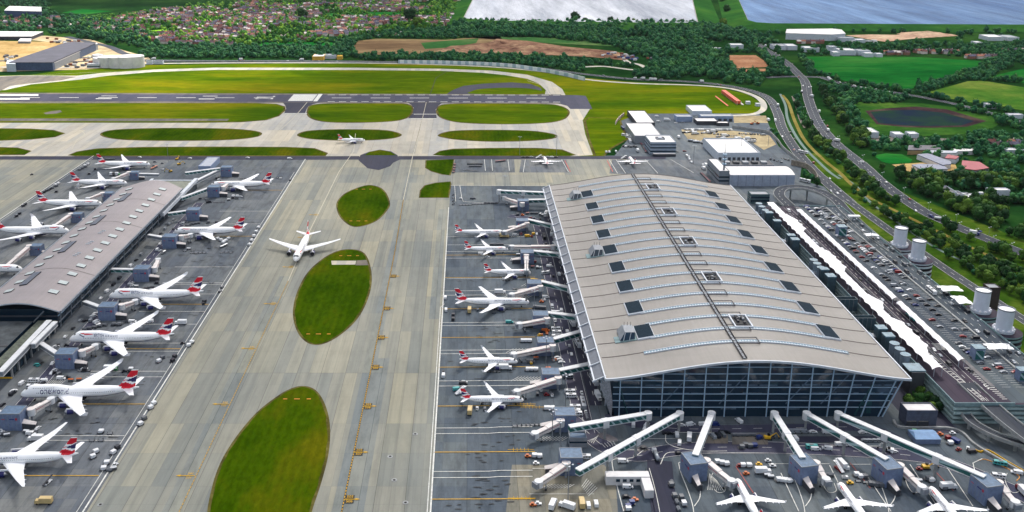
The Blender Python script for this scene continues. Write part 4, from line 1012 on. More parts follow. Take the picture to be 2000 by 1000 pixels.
def sk(b, x0, x1, y0, y1, h, m, fr=None):
    vs = [(x, y, zb(x) + d) for d in (-.1, h) for x, y in ((x0, y0), (x1, y0), (x1, y1), (x0, y1))]
    b.add(vs, [(0, 1, 5, 4), (1, 2, 6, 5), (2, 3, 7, 6), (3, 0, 4, 7)], fr or m); b.add(vs[4:], [(0, 1, 2, 3)], m)
for i in range(16):
    y = 621 + i * 16.6
    b = MB(); sk(b, -294.5, -288.5, y, y + 5.2, .7, SKYW, DGREY); SBB(b, 'square_rooflight')
    b = MB(); sk(b, -327.5, -321.5, y + 3, y + 8.2, .7, SKYW, DGREY); SBB(b, 'square_rooflight')
NAVYP = plain('navy_panel', (34, 44, 72), 0.3, 0, 0.5, wear=0.2, scale=0.6)
for y in (634, 700, 766, 832):
    b = MB(); sk(b, -320.5, -315.0, y, y + 24, .8, NAVYP, DGREY); SBB(b, 'dark_rooflight')
b = MB(); sk(b, BX0 + 1, BX1 - 1, 662, 662.4, .25, SEAM)
for yj in (664, 772, 836):
    vs = []; 
    for k in range(25):
        x = BX0 + .5 + (BX1 - BX0 - 1) * k / 24; vs += [(x, yj, zb(x) + .12), (x, yj + .6, zb(x) + .12)]
    b.add(vs, [(2 * k, 2 * k + 2, 2 * k + 3, 2 * k + 1) for k in range(24)], SEAM)
b.v, b.f, b.mi, b.smooth = b.v[8:], [tuple(i - 8 for i in f) for f in b.f[5:]], b.mi[5:], b.smooth[5:]
SBB(b, 'roof_joint')
for y in (690, 716, 742):
    for q in range(3): b = MB(); sk(b, -304.5 + 0.6 * q, -301.5 + .6 * q, y + q * 3, y + q * 3 + .5, .6, STEEL); SBB(b, 'roof_vent')
b = MB()
for xa, sx in ((BX0, -1), (BX1, 1)): b.box(min(xa, xa + sx * .9), max(xa, xa + sx * .9), BY0, BY1, zb(xa) - 1.0, zb(xa) + .35, GREY)
SBB(b, 'gutter')
b = MB(); b.box(-333, -283, 606, 886, 0, 14, GLAZE); SBB(b, 'wall')
b = MB()
b.box(-281.5, -281.0, 604, 890, 9.6, 10.3, STEEL_B); b.box(-281.5, -281.0, 604, 890, 4.8, 5.5, GREY)
SBB(b, 'flank_transom')
y = 606
while y < 888: b = MB(); b.rod((-281.2, y, 0), (-280.0, y, 14), .35, GREY, 5); SBB(b, 'flank_column'); y += 18
b = MB(); b.box(-333, -282, 604.6, 605.4, 8.6, 9.6, CONCD); b.rod((-330, 602, 16), (-322, 604, 4), .5, GREY); b.rod((-290, 602, 14), (-300, 604, 4), .5, GREY); SBB(b, 'end_bracing')
# low front wing of the satellite with flat roof, pillared edge and white walkways
LW = empty('low_terminal_wing', (-310, 540, 0), label='flat-roofed low terminal wing with mottled roof and pillared side, front of the satellite', cat='building')
def LWB(b, name): o = b.build(name, LW); o.location = (310, -540, 0); return o
ROOFM = plain('mottled_roof', (70, 76, 80), 0.8, wear=0.45, scale=0.12)
b = MB(); b.box(-345, -296, 470, 598, 0, 8.5, GLAZE, ROOFM); LWB(b, 'hall')
b = MB(); b.box(-293.6, -281, 533, 600, 6.6, 8.2, CONCD, plain('mossy_concrete', (92, 98, 86), 0.85, wear=0.35)); LWB(b, 'edge_roof')
for i in range(8): b = MB(); b.box(-282.4, -281.4, 534 + i * 9, 535 + i * 9, 0, 6.6, CONCR); LWB(b, 'pillar')
b = MB(); b.box(-294, -282.6, 536, 600, 0, 6.4, GLAZE); b.box(-294, -281.5, 532.6, 533.4, 0, .8, YPAINT); LWB(b, 'lower_wall')
for i in range(3): b = MB(); b.box(-345, -296.2, 500 + i * 30, 500.5 + i * 30, 8.5, 8.8, SEAM); LWB(b, 'roof_joint')
# ---------------------------------------------------------------- enclosed walkways and gates
CORR = plain('corridor_white', (204, 206, 208), 0.5, wear=0.08)
CREAMW = plain('cream_white', (212, 204, 200), 0.5, wear=0.10)
tg = NT('green_glass'); wv_ = tg.new('ShaderNodeTexWave', wave_type='BANDS', bands_direction='DIAGONAL'); wv_.inputs['Scale'].default_value = .314 / 2.8
oc = tg.new('ShaderNodeTexCoord'); tg.link(oc.outputs['Object'], wv_.inputs['Vector'])
TGLASS = tg.done(tg.mix(.5, tg.ramp(wv_.outputs['Fac'], [(.12, rgb(150, 176, 180)), (.2, rgb(40, 92, 90))]), tg.ramp(tg.noise(tg.pos(), .3), [(.3, (.7, .7, .7, 1)), (.7, (1.3, 1.3, 1.3, 1))]), 'MULTIPLY'), .25, .5)
def corridor(name, a, b_, w_, h_, label, cat='walkway', group=None, piers=(), glass=True, head=True):
    """enclosed bridge from a to b_ (x, y, floor z)"""
    root = empty(name, ((a[0] + b_[0]) / 2, (a[1] + b_[1]) / 2, 0), label=label, cat=cat, group=group)
    ox, oy = root.location[0], root.location[1]
    A = (a[0] - ox, a[1] - oy, a[2]); B = (b_[0] - ox, b_[1] - oy, b_[2])
    b = MB(); b.bar(A, B, w_, .35, CORR); b.build('floor', root)
    b = MB(); b.bar(A, B, w_ - .3, h_ - .9, TGLASS if glass else GREY, zoff=.35); gp = b.build('glass_side' if glass else 'side', root)
    d = math.hypot(B[0] - A[0], B[1] - A[1])
    b = MB(); b.bar(A, B, w_ + .3, .6, CORR, zoff=h_ - .55); b.build('roof', root)
    for t in piers:
        p = [A[q] + (B[q] - A[q]) * t for q in range(3)]
        b = MB(); b.cyl(p[0], p[1], 0, p[2], .8, CONCR, 10); b.build('pier', root)
        b = MB(); ux, uy = (B[0] - A[0]) / d * 1.7, (B[1] - A[1]) / d * 1.7
        b.bar((p[0] - ux, p[1] - uy, p[2] - .8), (p[0] + ux, p[1] + uy, p[2] - .8), w_ + .7, h_ + 1.0, CORR); b.build('joint_frame', root)
    if head:
        b = MB(); b.cyl(B[0], B[1], B[2] - .7, B[2] + h_ + .3, w_ * .72, CORR, 12); b.cyl(B[0], B[1], 0, B[2] - .7, .7, CONCR, 8); b.build('end_turret', root)
    return root
# ledge walkways on the low wing
def p12(u, v, z=12): x, y = P(u, v, z); return (x, y)
corridor('roof_walkway', (*P(96, 626, 12), 9), (*P(0, 727, 12), 9), 3.4, 3.4, 'long white roofed walkway running over the low wing, left of the pair', group='white walkways over the low wing', glass=False, head=False)
corridor('roof_walkway', (*P(108, 628, 12), 9), (*P(64, 672, 12), 9), 3.0, 3.2, 'short white roofed walkway beside the long one, right of the pair', group='white walkways over the low wing', glass=False, head=False)
# far-end deck and link of the satellite
FL = empty('flat_roof_link', (-300, 925, 0), label='flat pale roof with white parapet at the far end of the satellite', cat='building')
b = MB(); b.box(-24, 22, -28, 14, 0, 8, GLAZE, plain('pale_green_roof', (124, 128, 116), 0.8, wear=0.2)); b.build('hall', FL)
b = MB(); b.box(-24.6, -22, -28, 15, 8, 10.5, STEEL); b.build('parapet', FL)
b = MB(); b.box(20, 23.5, -100, 15, 8, 11, STEEL); b.box(-24.6, 23, 14, 16, 8, 8.8, STEEL); b.build('parapet', FL)
# stand towers: block, roof, emblem, side stair, legs
RSTRIPE = plain('emblem_red', (176, 40, 70), 0.5, wear=0.1); BSTRIPE = plain('emblem_blue', (30, 40, 110), 0.5, wear=0.1)
def make_tower(style):
    root = empty('stand_tower'); w_, d_, h_ = 11.6, 9.5, 10.2
    b = MB(); b.box(-w_ / 2, w_ / 2, -d_ / 2, d_ / 2, 0.15 if style else 0.15, h_, BOX_B); b.build('block', root)
    b = MB(); b.box(-w_ / 2 + .3, w_ / 2 - .3, -d_ / 2 + .3, d_ / 2 - .3, h_, h_ + .35, BOX_R)
    for a in ((-w_ / 2, w_ / 2, -d_ / 2, -d_ / 2 + .3), (-w_ / 2, w_ / 2, d_ / 2 - .3, d_ / 2), (-w_ / 2, -w_ / 2 + .3, -d_ / 2 + .3, d_ / 2 - .3), (w_ / 2 - .3, w_ / 2, -d_ / 2 + .3, d_ / 2 - .3)): b.box(*a, h_, h_ + .55, GREY)
    b.build('roof', root)
    b = MB()
    b.box(-.2, 2.6, -d_ / 2 - .12, -d_ / 2, 7.0, 7.6, BSTRIPE); b.box(3.0, 4.2, -d_ / 2 - .12, -d_ / 2, 6.6, 8.0, RSTRIPE); b.box(-4.6, -2.8, -d_ / 2 - .12, -d_ / 2, 7.1, 7.4, RSTRIPE)
    b.build('emblem_strip', root)
    b = MB()
    for q in range(1, 5): b.box(-w_ / 2 + q * w_ / 5 - .06, -w_ / 2 + q * w_ / 5 + .06, -d_ / 2 - .08, -d_ / 2, .2, h_, GREY)
    b.build('panel_joint', root)
    b = MB()      # open stair with a white wedge roof
    b.add([(w_ / 2, -3.5, 4.2), (w_ / 2 + 8, -4.2, 3.8), (w_ / 2 + 8, -2.6, 4.6), (w_ / 2, -.5, 5.2), (w_ / 2, -3.5, 3.9), (w_ / 2 + 8, -4.2, 3.5), (w_ / 2 + 8, -2.6, 4.3), (w_ / 2, -.5, 4.9)], [(0, 1, 2, 3), (4, 5, 1, 0), (1, 5, 6, 2), (7, 6, 5, 4)], CREAMW)
    b.box(w_ / 2, w_ / 2 + 7.4, -3.6, -1.2, .1, 3.4, DGREY); b.build('side_stair', root)
    return snap(root)
TOWER = [make_tower(0), False]
def tower(u, v, label, group, rz=0, flip=False, z0=0, sc=1.0):
    o = copy_tree(TOWER[0]) if TOWER[1] else TOWER[0][0]; TOWER[1] = True
    x, y = P(u, v); o.location = (x, y + 4.8 * sc, 0); o.rotation_euler = (0, 0, R(rz)); o.scale = (-sc if flip else sc, sc, sc)
    tag(o, label, 'stand tower', group); return (x, y + 4.8 * sc)
def jet_arm(a, b_, label, group, z0=5.6, z1=4.6):
    """telescopic bridge arm from the tower (a) to the aircraft door (b_)"""
    root = empty('boarding_bridge', (a[0], a[1], 0), label=label, cat='boarding bridge', group=group)
    B = (b_[0] - a[0], b_[1] - a[1]); d = math.hypot(*B); ux, uy = B[0] / d, B[1] / d
    m = (B[0] * .55, B[1] * .55)
    b = MB(); b.cyl(0, 0, z0 - .6, z0 + 3.4, 2.3, CORR, 14, cap=CREAMW); b.cyl(0, 0, 0, z0 - .6, .6, GREY, 8); b.build('rotunda', root)
    zm = z0 + (z1 - z0) * .55
    b = MB(); b.bar((ux * 2, uy * 2, z0), (m[0], m[1], zm), 3.3, 2.9, CREAMW); b.build('outer_tunnel', root)
    b = MB(); b.bar((m[0], m[1], zm + .1), (B[0], B[1], z1 + .1), 2.8, 2.5, CREAMW); b.build('inner_tunnel', root)
    for nm, p, q, w_, zz in (('tunnel_stripe', .08, .54, 3.34, (z0, zm)), ('tunnel_stripe', .56, .92, 2.84, (zm, z1))):
        b = MB(); za_, zb_ = z0 + (z1 - z0) * p, z0 + (z1 - z0) * q
        b.bar((B[0] * p, B[1] * p, za_ + 1.6), (B[0] * q, B[1] * q, zb_ + 1.6), w_, .35, RSTRIPE if p < .3 else DGREY, top=CREAMW); b.build(nm, root)
    b = MB(); b.cyl(B[0], B[1], z1 - .3, z1 + 3.0, 2.2, CORR, 12); b.bar((B[0] + ux * .6, B[1] + uy * .6, z1 - .2), (B[0] + ux * 3.0, B[1] + uy * 3.0, z1 - .2), 3.6, 2.9, GREY); b.build('cab', root)
    px_, py_ = B[0] * .82, B[1] * .82; nx, ny = -uy, ux
    b = MB()
    for sg in (-1, 1):
        b.rod((px_ + nx * 1.7 * sg, py_ + ny * 1.7 * sg, .5), (px_ + nx * 1.7 * sg, py_ + ny * 1.7 * sg, z1 + .6), .28, GREY)
        b.rod((px_ + nx * (1.7 * sg - .3), py_ + ny * (1.7 * sg - .3), .55), (px_ + nx * (1.7 * sg + .3), py_ + ny * (1.7 * sg + .3), .55), .55, A_TYRE, 10)
    b.rod((px_ - nx * 1.9, py_ - ny * 1.9, 1.1), (px_ + nx * 1.9, py_ + ny * 1.9, 1.1), .25, GREY); b.build('wheel_bogie', root)
    return root
GL, GB_, GR, GF = 'stand towers right of the satellite', 'boarding bridges at the left stands', 'stand towers left of the main terminal', 'stand towers before the glazed front'
# left stands (towers, corridor to the satellite, arm to the aircraft); px = front foot of the block
LT = [
 (442, 346, (362, 361), (400, 352), None, 'farthest grey stand tower right of the satellite, beside the pale roofed shed'),
 (417, 386, (353, 388), (444, 362), (452, 366), 'grey stand tower right of the satellite, second from the back'),
 (377, 432, (328, 418), None, None, 'grey stand tower right of the satellite with a short walkway, no aircraft on its stand'),
 (331, 486, (290, 460), (372, 462), (372, 457), 'grey stand tower under the nose of the airliner with dollies behind'),
 (276, 551, (218, 527), (296, 520), (296, 518), 'grey stand tower beside the empty stand, its arm pointing away from the camera'),
 (209, 627, (165, 590), (264, 592), (264, 584), 'grey stand tower serving the farthest of the three jumbos'),
 (127, 722, (80, 672), (186, 680), (190, 670), 'grey stand tower serving the middle jumbo, two white vans behind'),
 (22, 842, (-40, 800), (100, 785), (100, 775), 'grey stand tower nearest the camera at the left edge'),
]
names_ = ['farthest tower', 'second tower', 'third tower', 'fourth tower', 'fifth tower', 'sixth tower', 'seventh tower', 'nearest tower']
for i, (u, v, c, arm, _, lab) in enumerate(LT):
    tx, ty = tower(u, v, lab, GL, flip=False)
    cx_, cy_ = P(c[0], c[1], 8)
    corridor('link_bridge', (max(cx_, -281.5) if i < 6 else cx_, cy_, 6), (tx - 5.8, ty, 6.0), 2.9, 3.1, f'narrow link bridge between the satellite side and the {names_[i]} at the left stands', group='link bridges at the left stands', piers=(), head=False, glass=i in (1, 2, 4))
    if arm:
        if i == 4: e = (tx + 4, ty + 26)
        elif i == 0: e = (tx - 14, ty + 3)
        else: e = P(arm[0], arm[1], 5)
        if i != 0: jet_arm((tx + 5.8 + 2.2, ty + 4.2), e, f'white telescopic boarding bridge reaching out from the {names_[i]} at the left stands', GB_)
# the two white legs at the back of the satellite
corridor('link_bridge', (*P(362, 340, 9), 8), (*P(430, 331, 9), 8), 3.0, 3.0, 'white link bridge from the flat far roof to the farthest tower on the right', group='link bridges at the left stands', head=False, glass=True)
# the stands on the far side of the satellite
for i, (u, v, arm, lab) in enumerate([
  (262, 352, (222, 352), 'dark stand tower at the far left corner of the satellite roof'),
  (211, 394, (172, 391), 'dark stand tower half hidden behind the satellite roof, second from the back'),
  (150, 436, (107, 444), 'dark stand tower behind the satellite roof beside the jumbo'),
  (70, 500, (12, 524), 'dark stand tower behind the satellite roof near the left edge')]):
    tx, ty = tower(u, v, lab, 'stand towers left of the satellite', sc=.8)
    e = P(arm[0], arm[1], 5)
    jet_arm((tx - 5.5, ty - 2), e, f'white boarding bridge behind the satellite roof, {["farthest back", "second from the back", "third from the back", "nearest the left edge"][i]}', 'boarding bridges left of the satellite')
corridor('link_bridge', (*P(272, 341, 8), 6.5), (*P(310, 342, 8), 6.5), 2.8, 3.0, 'white link bridge bending round the far left corner of the satellite', group='link bridges at the left stands', head=False, glass=False)
# stands on the left flank of the main terminal
RT = [  # tower foot, link from the terminal edge (px), arm end, label
 (1022, 412, (1072, 388), (985, 388), 'grey stand tower at the back, farthest of those left of the big roof'),
 (1020, 452, (1085, 439), (986, 455), 'grey stand tower beside the slim airliner farthest back'),
 (1030, 500, (1095, 492), (1000, 484), 'grey stand tower beside the second small airliner of the row'),
 (1030, 516, (1100, 494), (1028, 531), 'grey stand tower with an arm pointing to the camera, third of the row'),
 (1044, 578, (1122, 562), (1000, 578), 'grey stand tower at the nose of the largest airliner in the row'),
 (1056, 642, (1135, 616), (1015, 636), 'grey stand tower beside the empty stand in the middle of the row'),
 (1066, 696, (1143, 642), (1004, 695), 'grey stand tower reached by the middle diagonal link bridge'),
 (1076, 760, (1162, 706), (1010, 768), 'grey stand tower reached by the nearest diagonal link bridge at the flank'),
]
nm = ['farthest flank tower', 'second flank tower', 'third flank tower', 'fourth flank tower', 'fifth flank tower', 'sixth flank tower', 'seventh flank tower', 'eighth flank tower']
for i, (u, v, c, arm, lab) in enumerate(RT):
    if i == 2: tx, ty = P(u, v); ty += 8; tx += 18
    else: tx, ty = tower(u, v, lab, GR, flip=True, sc=.92)
    cx_, cy_ = P(c[0], c[1], 10); cx_ = 79.5 if cx_ > 74 else cx_ + 3
    cx_ = 79.5
    corridor('link_bridge', (cx_, cy_, 6.2), (tx + 5.2, ty + 2.5, 6.0), 3.4, 3.4, f'green-glazed link bridge from the big roof edge to the {nm[i]}', group='link bridges at the terminal flank', head=False, piers=(.12,))
    e = P(arm[0], arm[1], 4.5)
    jet_arm((tx - (1 if i in (0, 3) else -4), ty - 6.0), e, f'cream telescopic boarding bridge of the {nm[i]} left of the big terminal', 'boarding bridges at the terminal flank', z1=3.6)
corridor('link_bridge', (*P(1070, 376, 12), 9), (*P(975, 372, 12), 9), 3.4, 3.4, 'longest green-glazed link bridge at the back, bending to an empty stand', group='link bridges at the terminal flank', piers=(.5,))
# front stands: long bridges fanning out from the glazed front
FT = [
 (1104, 845, (1112, 832), (1266, 806), (1045, 850), False, (.55,), 'long white bridge from the left end of the glazed front to the upper left tower'),
 (1116, 930, (1128, 917), (1328, 806), (1052, 945), False, (.45, .72), 'longest diagonal white bridge crossing the front roads to the lower left tower'),
 (1358, 940, (1358, 888), (1390, 806), (1428, 943), True, (), 'short white bridge pointing almost straight at the camera from the glazed front'),
 (1573, 945, (1568, 893), (1513, 806), (1613, 940), True, (.45,), 'white bridge from the middle of the glazed front to the second front tower'),
 (1738, 950, (1733, 896), (1576, 806), (1800, 955), True, (.5,), 'white bridge leaning right from the glazed front to the third front tower'),
 (1932, 985, (1924, 930), (1638, 806), (1982, 985), True, (.35, .7), 'longest white bridge leaning right, ending at the tower in the corner'),
]
fn = ['upper left front tower', 'lower left front tower', 'front tower by the underpass ramp', 'second front tower', 'third front tower', 'corner front tower']
tl_ = ['grey front stand tower beside the upper diagonal bridge, low cabin at its foot', 'grey front stand tower at the foot of the longest diagonal bridge', 'tall grey front stand tower beside the dark underpass ramp', 'tall grey front stand tower left of the middle small airliner', 'tall grey front stand tower left of the rightmost small airliner', 'tall grey front stand tower in the bottom right corner']
for i, (u, v, pa, pb, arm, vert, piers, lab) in enumerate(FT):
    if vert: tx, ty = tower(u, v, tl_[i], GF, rz=-90 + 12, sc=1.0); ty += 2
    else: tx, ty = tower(u, v, tl_[i], GF, flip=True)
    A = P(pa[0], pa[1], 11.5); Bp = P(pb[0], pb[1], 12)
    corridor('pier_bridge', (*A, 8.2), (*Bp, 8.7), 3.1, 3.3, lab, group='long bridges from the glazed front', piers=[1 - t for t in piers])
    e = P(arm[0], arm[1], 4.5)
    jet_arm((tx + (6.5 if vert else -3), ty - (1 if vert else 6.0)), e, f'white boarding bridge hinged at the {fn[i]}', 'boarding bridges at the front stands', z1=3.4)
# ---------------------------------------------------------------- plain buildings
def building(name, x0, x1, y0, y1, h, label, wall=WALL_W, roof=ROOF_W, parapet=.8, bands=(), cat='building', doors=0, group=None, ribs=0, pitched=0):
    cx_, cy_ = (x0 + x1) / 2, (y0 + y1) / 2; hx, hy = (x1 - x0) / 2, (y1 - y0) / 2
    o = empty(name, (cx_, cy_, 0), label=label, cat=cat, group=group)
    b = MB(); b.box(-hx, hx, -hy, hy, 0, h, wall); wl = b.build('wall', o)
    b = MB()
    if pitched:
        b.add([(-hx - .4, -hy - .4, h), (hx + .4, -hy - .4, h), (hx + .4, hy + .4, h), (-hx - .4, hy + .4, h), (-hx - .4, 0, h + pitched), (hx + .4, 0, h + pitched)], [(0, 1, 5, 4), (2, 3, 4, 5), (0, 4, 3), (1, 2, 5)], roof)
    else:
        b.box(-hx + .35, hx - .35, -hy + .35, hy - .35, h, h + .1, roof)
        for a in ((-hx, hx, -hy, -hy + .35), (-hx, hx, hy - .35, hy), (-hx, -hx + .35, -hy + .35, hy - .35), (hx - .35, hx, -hy + .35, hy - .35)): b.box(*a, h, h + parapet, wall)
    b.build('roof', o)
    for z0, z1 in bands:
        b = MB(); b.box(-hx - .06, hx + .06, -hy - .06, -hy, z0, z1, GLAZE); b.box(-hx - .06, -hx, -hy, hy, z0, z1, GLAZE); b.box(hx, hx + .06, -hy, hy, z0, z1, GLAZE); b.build('window_band', o)
    for i in range(doors):
        b = MB(); xx = -hx + (i + .5) * 2 * hx / doors; b.box(xx - hx / doors * .62, xx + hx / doors * .62, -hy - .08, -hy, .1, min(5, h * .55), DGREY); b.build('loading_door', o)
    for i in range(1, ribs):
        b = MB(); xx = -hx + i * 2 * hx / ribs; b.box(xx - .12, xx + .12, -hy - .12, -hy, .1, h, DGREY); b.build('panel_joint', o)
    return o
def bpx(uL, uR, v, depth):      # ground line of the near wall -> box in metres
    x0, y = P(uL, v); x1, _ = P(uR, v); return x0, x1, y, y + depth
o = building('depot_hall', 285, 333, 1045, 1115, 9, 'wide white flat-roofed hall with raised parapet beyond the big roof', parapet=1.6, doors=9)
o = building('hangar', 272.7, 339.7, 947, 981, 12, 'pale hangar with panelled front and white curved roof beside the ramp loop', ribs=8, parapet=.2, wall=plain('hangar_panel', (150, 160, 178), .5, wear=.12))
b = MB(); n = 14; vs = []
for i in range(n + 1):
    t = i / n; y = -17 + 34 * t; z = 12.1 + 2.4 * math.sin(math.pi * t) ** .8
    vs += [(-33.6, y, z), (33.6, y, z)]
b.add(vs, [(2 * i, 2 * i + 1, 2 * i + 3, 2 * i + 2) for i in range(n)], ROOF_W, True); b.add(vs, [tuple(range(0, 2 * n + 2, 2))[::-1], tuple(range(1, 2 * n + 2, 2))], WALL_W); b.build('curved_roof', o)
o = building('plant_annex', 262, 272.4, 950, 1000, 15, 'tall narrow annex against the left end of the hangar, mast on top', bands=((4, 6), (8, 10)), wall=GREY)
building('plant_block', 273, 330, 985, 1003, 12, 'service block with rooftop units squeezed between hangar and white hall', wall=GREY, roof=DGREY, parapet=.6)
for i in range(5): b = MB(); b.box(278 + i * 10, 284 + i * 10, 990, 997, 12.1, 14.2, DGREY if i % 2 else GREY); b.build('rooftop_unit', label=f'{["leftmost", "second", "middle", "fourth", "rightmost"][i]} boxy rooftop unit on the service block behind the hangar', cat='rooftop unit', group='rooftop units on the service block')
o = building('office_block', 214, 244, 1076, 1113, 14, 'three-storey pale office with dark window bands and open roof court', bands=((3.2, 4.8), (7.4, 9.0), (11.2, 12.4)), parapet=1.0, wall=plain('office_cladding', (140, 154, 170), .5, wear=.1))
b = MB(); 
for a in ((-5, 5, -3, -2.6), (-5, 5, 6, 6.4), (-5, -4.6, -2.6, 6), (4.6, 5, -2.6, 6)): b.box(*a, 14.1, 15.6, GREY)
b.box(-2, 2, 0, 4, 14.15, 15.8, WALL_W); b.build('roof_court', o)
building('canopy_row', 216, 242, 1066, 1072, 3.2, 'low white canopy along the foot of the office block', roof=ROOF_W, wall=DGREY, cat='canopy', parapet=.1)
building('cargo_shed', 205, 238, 1130, 1200, 9, 'white-roofed cargo shed behind the office block', bands=(), wall=GREY)
building('cargo_shed', 222, 246, 1215, 1290, 6, 'narrow white-roofed shed farthest from the office block', wall=DGREY)
building('workshop', *bpx(1352, 1390, 226, 40), 6, 'white-roofed workshop at the turf edge, farthest in the support yard')
building('workshop', *bpx(1321, 1352, 238, 16), 6.5, 'small grey box workshop left of the long pale shed', wall=plain('pale_blue_cladding', (136, 152, 180), .5, wear=.1), roof=GREY)
building('long_shed', *bpx(1369, 1432, 237, 16), 6.5, 'long pale blue shed standing behind the vehicle park', wall=MC['pale_blue_cladding'], doors=6, roof=GREY)
building('workshop', *bpx(1361, 1402, 244, 20), 4.5, 'low white-roofed workshop in front of the long pale shed', wall=DGREY)
building('workshop', *bpx(1400, 1424, 246, 10), 3.5, 'lowest white-roofed lean-to right of the front workshop', wall=DGREY)
building('gatehouse_block', *bpx(1466, 1502, 398, 12), 9, 'teal flat-roofed block wedged below the hangar at the ramp loop', wall=plain('teal_cladding', (70, 98, 104), .6, wear=.2), roof=GREY, bands=((2, 4), (5.5, 7.2)))
building('roofed_shed', *bpx(388, 412, 336, 40), 6, 'pale blue-roofed shed at the far stands beside the construction patch', wall=MC['pale_blue_cladding'], roof=plain('pale_grey_roof', (160, 166, 176), .6))
building('site_cabin', *bpx(1112, 1146, 874, 7), 5, 'two-storey grey site cabin with small windows below the upper left front tower', wall=GREY, roof=BOX_R, bands=((2.6, 3.6),))
# L-shaped white cabin by the ramp
o = empty('site_cabin', (*P(1226, 948), 0), label='white L-shaped cabin with a window row beside the underpass ramp', cat='cabin')
b = MB(); b.box(-11, 11, 0, 5, 0, 5, ROOF_W); b.box(6.5, 11, -11, -.01, 0, 4.6, ROOF_W); b.build('wall', o)
for i in range(4): b = MB(); b.box(-6 + i * 3.4, -4 + i * 3.4, -.06, -.01, 2, 3.6, GLAZE); b.build('window', o)
building('service_building', *bpx(1768, 1828, 832, 9), 9, 'grey service building with white roof strip beside the glazed front corner', wall=plain('slate_cladding', (74, 80, 98), .6, wear=.2), roof=ROOF_W)
for i in range(2): building('bike_shelter', *bpx(1770 + i * 23, 1790 + i * 23, 833, 4), 3, ['left', 'right'][i] + ' small cream-roofed shelter in front of the grey service building', wall=DGREY, roof=plain('cream_roof', (190, 184, 160), .7), cat='shelter', parapet=.1)
# antenna mast
mx, my = P(1416, 345)
o = empty('antenna_mast', (268, 956, 15), label='grey lattice antenna mast standing on the tall annex by the hangar', cat='mast')
b = MB(); b.cyl(0, 0, 0, 14, 1.1, GREY, 8, .7); b.cyl(0, 0, 14, 22, .5, GREY, 8, .3); b.cyl(0, 0, 22, 30, .15, GREY, 6); b.build('pole', o)
for z in (6, 11, 16): b = MB(); b.cyl(0, 0, z, z + 1.4, 2.3, STEEL_B, 10); b.build('antenna_ring', o)
# ================================================================== LANDSIDE: RAISED FORECOURT, CAR PARK, RAMPS, TANKS
DZ = 12.0
FORE = slabs('forecourt_asphalt', (46, 38, 54), (62, 52, 68), jw=5, jl=20, band=1, tint=(0.9, 1.1), stain=.5, joint=.95)
CPARK = slabs('car_park_deck', (58, 68, 80), (82, 92, 100), jw=6, jl=18, band=2, tint=(0.85, 1.1), stain=.6, joint=.85)
D = empty('car_park', (310, 660, 0), label='multi-storey car park with a raised forecourt on its roof, right of the terminal', cat='car park')
def DB(b, name, parent=None):
    o = b.build(name, parent or D)
    if parent is None: o.location = (-310, -660, 0)
    return o
b = MB(); b.box(274, 347, 480, 842, DZ - 1.2, DZ, TEALC, FORE); DB(b, 'top_deck')
b = MB(); b.box(307.5, 346.5, 482, 841, DZ + .02, DZ + .05, CPARK); DB(b, 'parking_surface')
for k, z in enumerate((0.3, 3.0, 5.9, 8.7)): b = MB(); b.box(274 + .0, 347, 479.6 + .2 * (k % 2), 841, z, z + 1.35, plain('storey_band', (150, 172, 172), .8, wear=.2)); DB(b, 'storey_slab')
b = MB(); b.box(277, 345, 484, 838, 0, DZ - 1.3, plain('storey_gloom', (8, 8, 12), .9, wear=.1)); DB(b, 'gloom_core')  # near-black block, its colour stands in for gloom between the storeys
b = MB(); b.box(274.0, 274.5, 480, 842, DZ, DZ + 1.1, TEALC); b.box(274.5, 308, 480, 480.5, DZ, DZ + 1.1, TEALC); b.box(346.6, 347, 480.5, 842, DZ, DZ + 1.1, TEALC); b.box(308, 347, 841.5, 842, DZ, DZ + 1.1, TEALC); DB(b, 'parapet')
b = MB(); b.box(304.8, 307.4, 500, 838, DZ + .02, DZ + .5, CONCR, plain('walk_grey', (104, 102, 104), .8, wear=.2)); b.box(331.2, 332.0, 490, 838, DZ + .06, DZ + .9, CONCR); b.box(290.4, 291.8, 520, 820, DZ + .02, DZ + .3, CONCD); DB(b, 'kerb_strip')
b = MB(); z = DZ + .09
for x in (295.5, 337.5, 342.5): dashes(b, [(x, 484), (x, 838)], .22, z, WPAINT, 4, 5)
for x in (293.0, 298.5, 333.2): ribbon(b, [(x, 484), (x, 838)], .2, z, WPAINT)
y = 500
while y < 835:
    for xa, xb in ((311.5, 316.5), (319.5, 324.5), (326.5, 331)): b.box(xa, xb, y, y + .15, z - .03, z, WPAINT)
    y += 2.7
ribbon(b, [(284, 560), (292, 484)], .35, z, WPAINT); ribbon(b, [(288, 560), (294.5, 484)], .35, z, WPAINT)
for i in range(22):
    y = 486 + i * 3.3; t = (560 - y) / 76; b.box(285.2 + 7.0 * t, 288.2 + 6.2 * t, y, y + .55, z - .03, z, WPAINT)
for i in range(18): b.box(304 - .16 * i, 307, 486 + i * 2.2, 486.5 + i * 2.2, z - .03, z, WPAINT)
for x in (298.8, 302.6): put_text(b, '5', 5.0, WPAINT, x, 500, z, .8, 1.6)
for i in range(6): b.box(297, 303.5, 548 + i * 1.6, 548.8 + i * 1.6, z - .02, z + .01, WPAINT)
DB(b, 'painted_line')
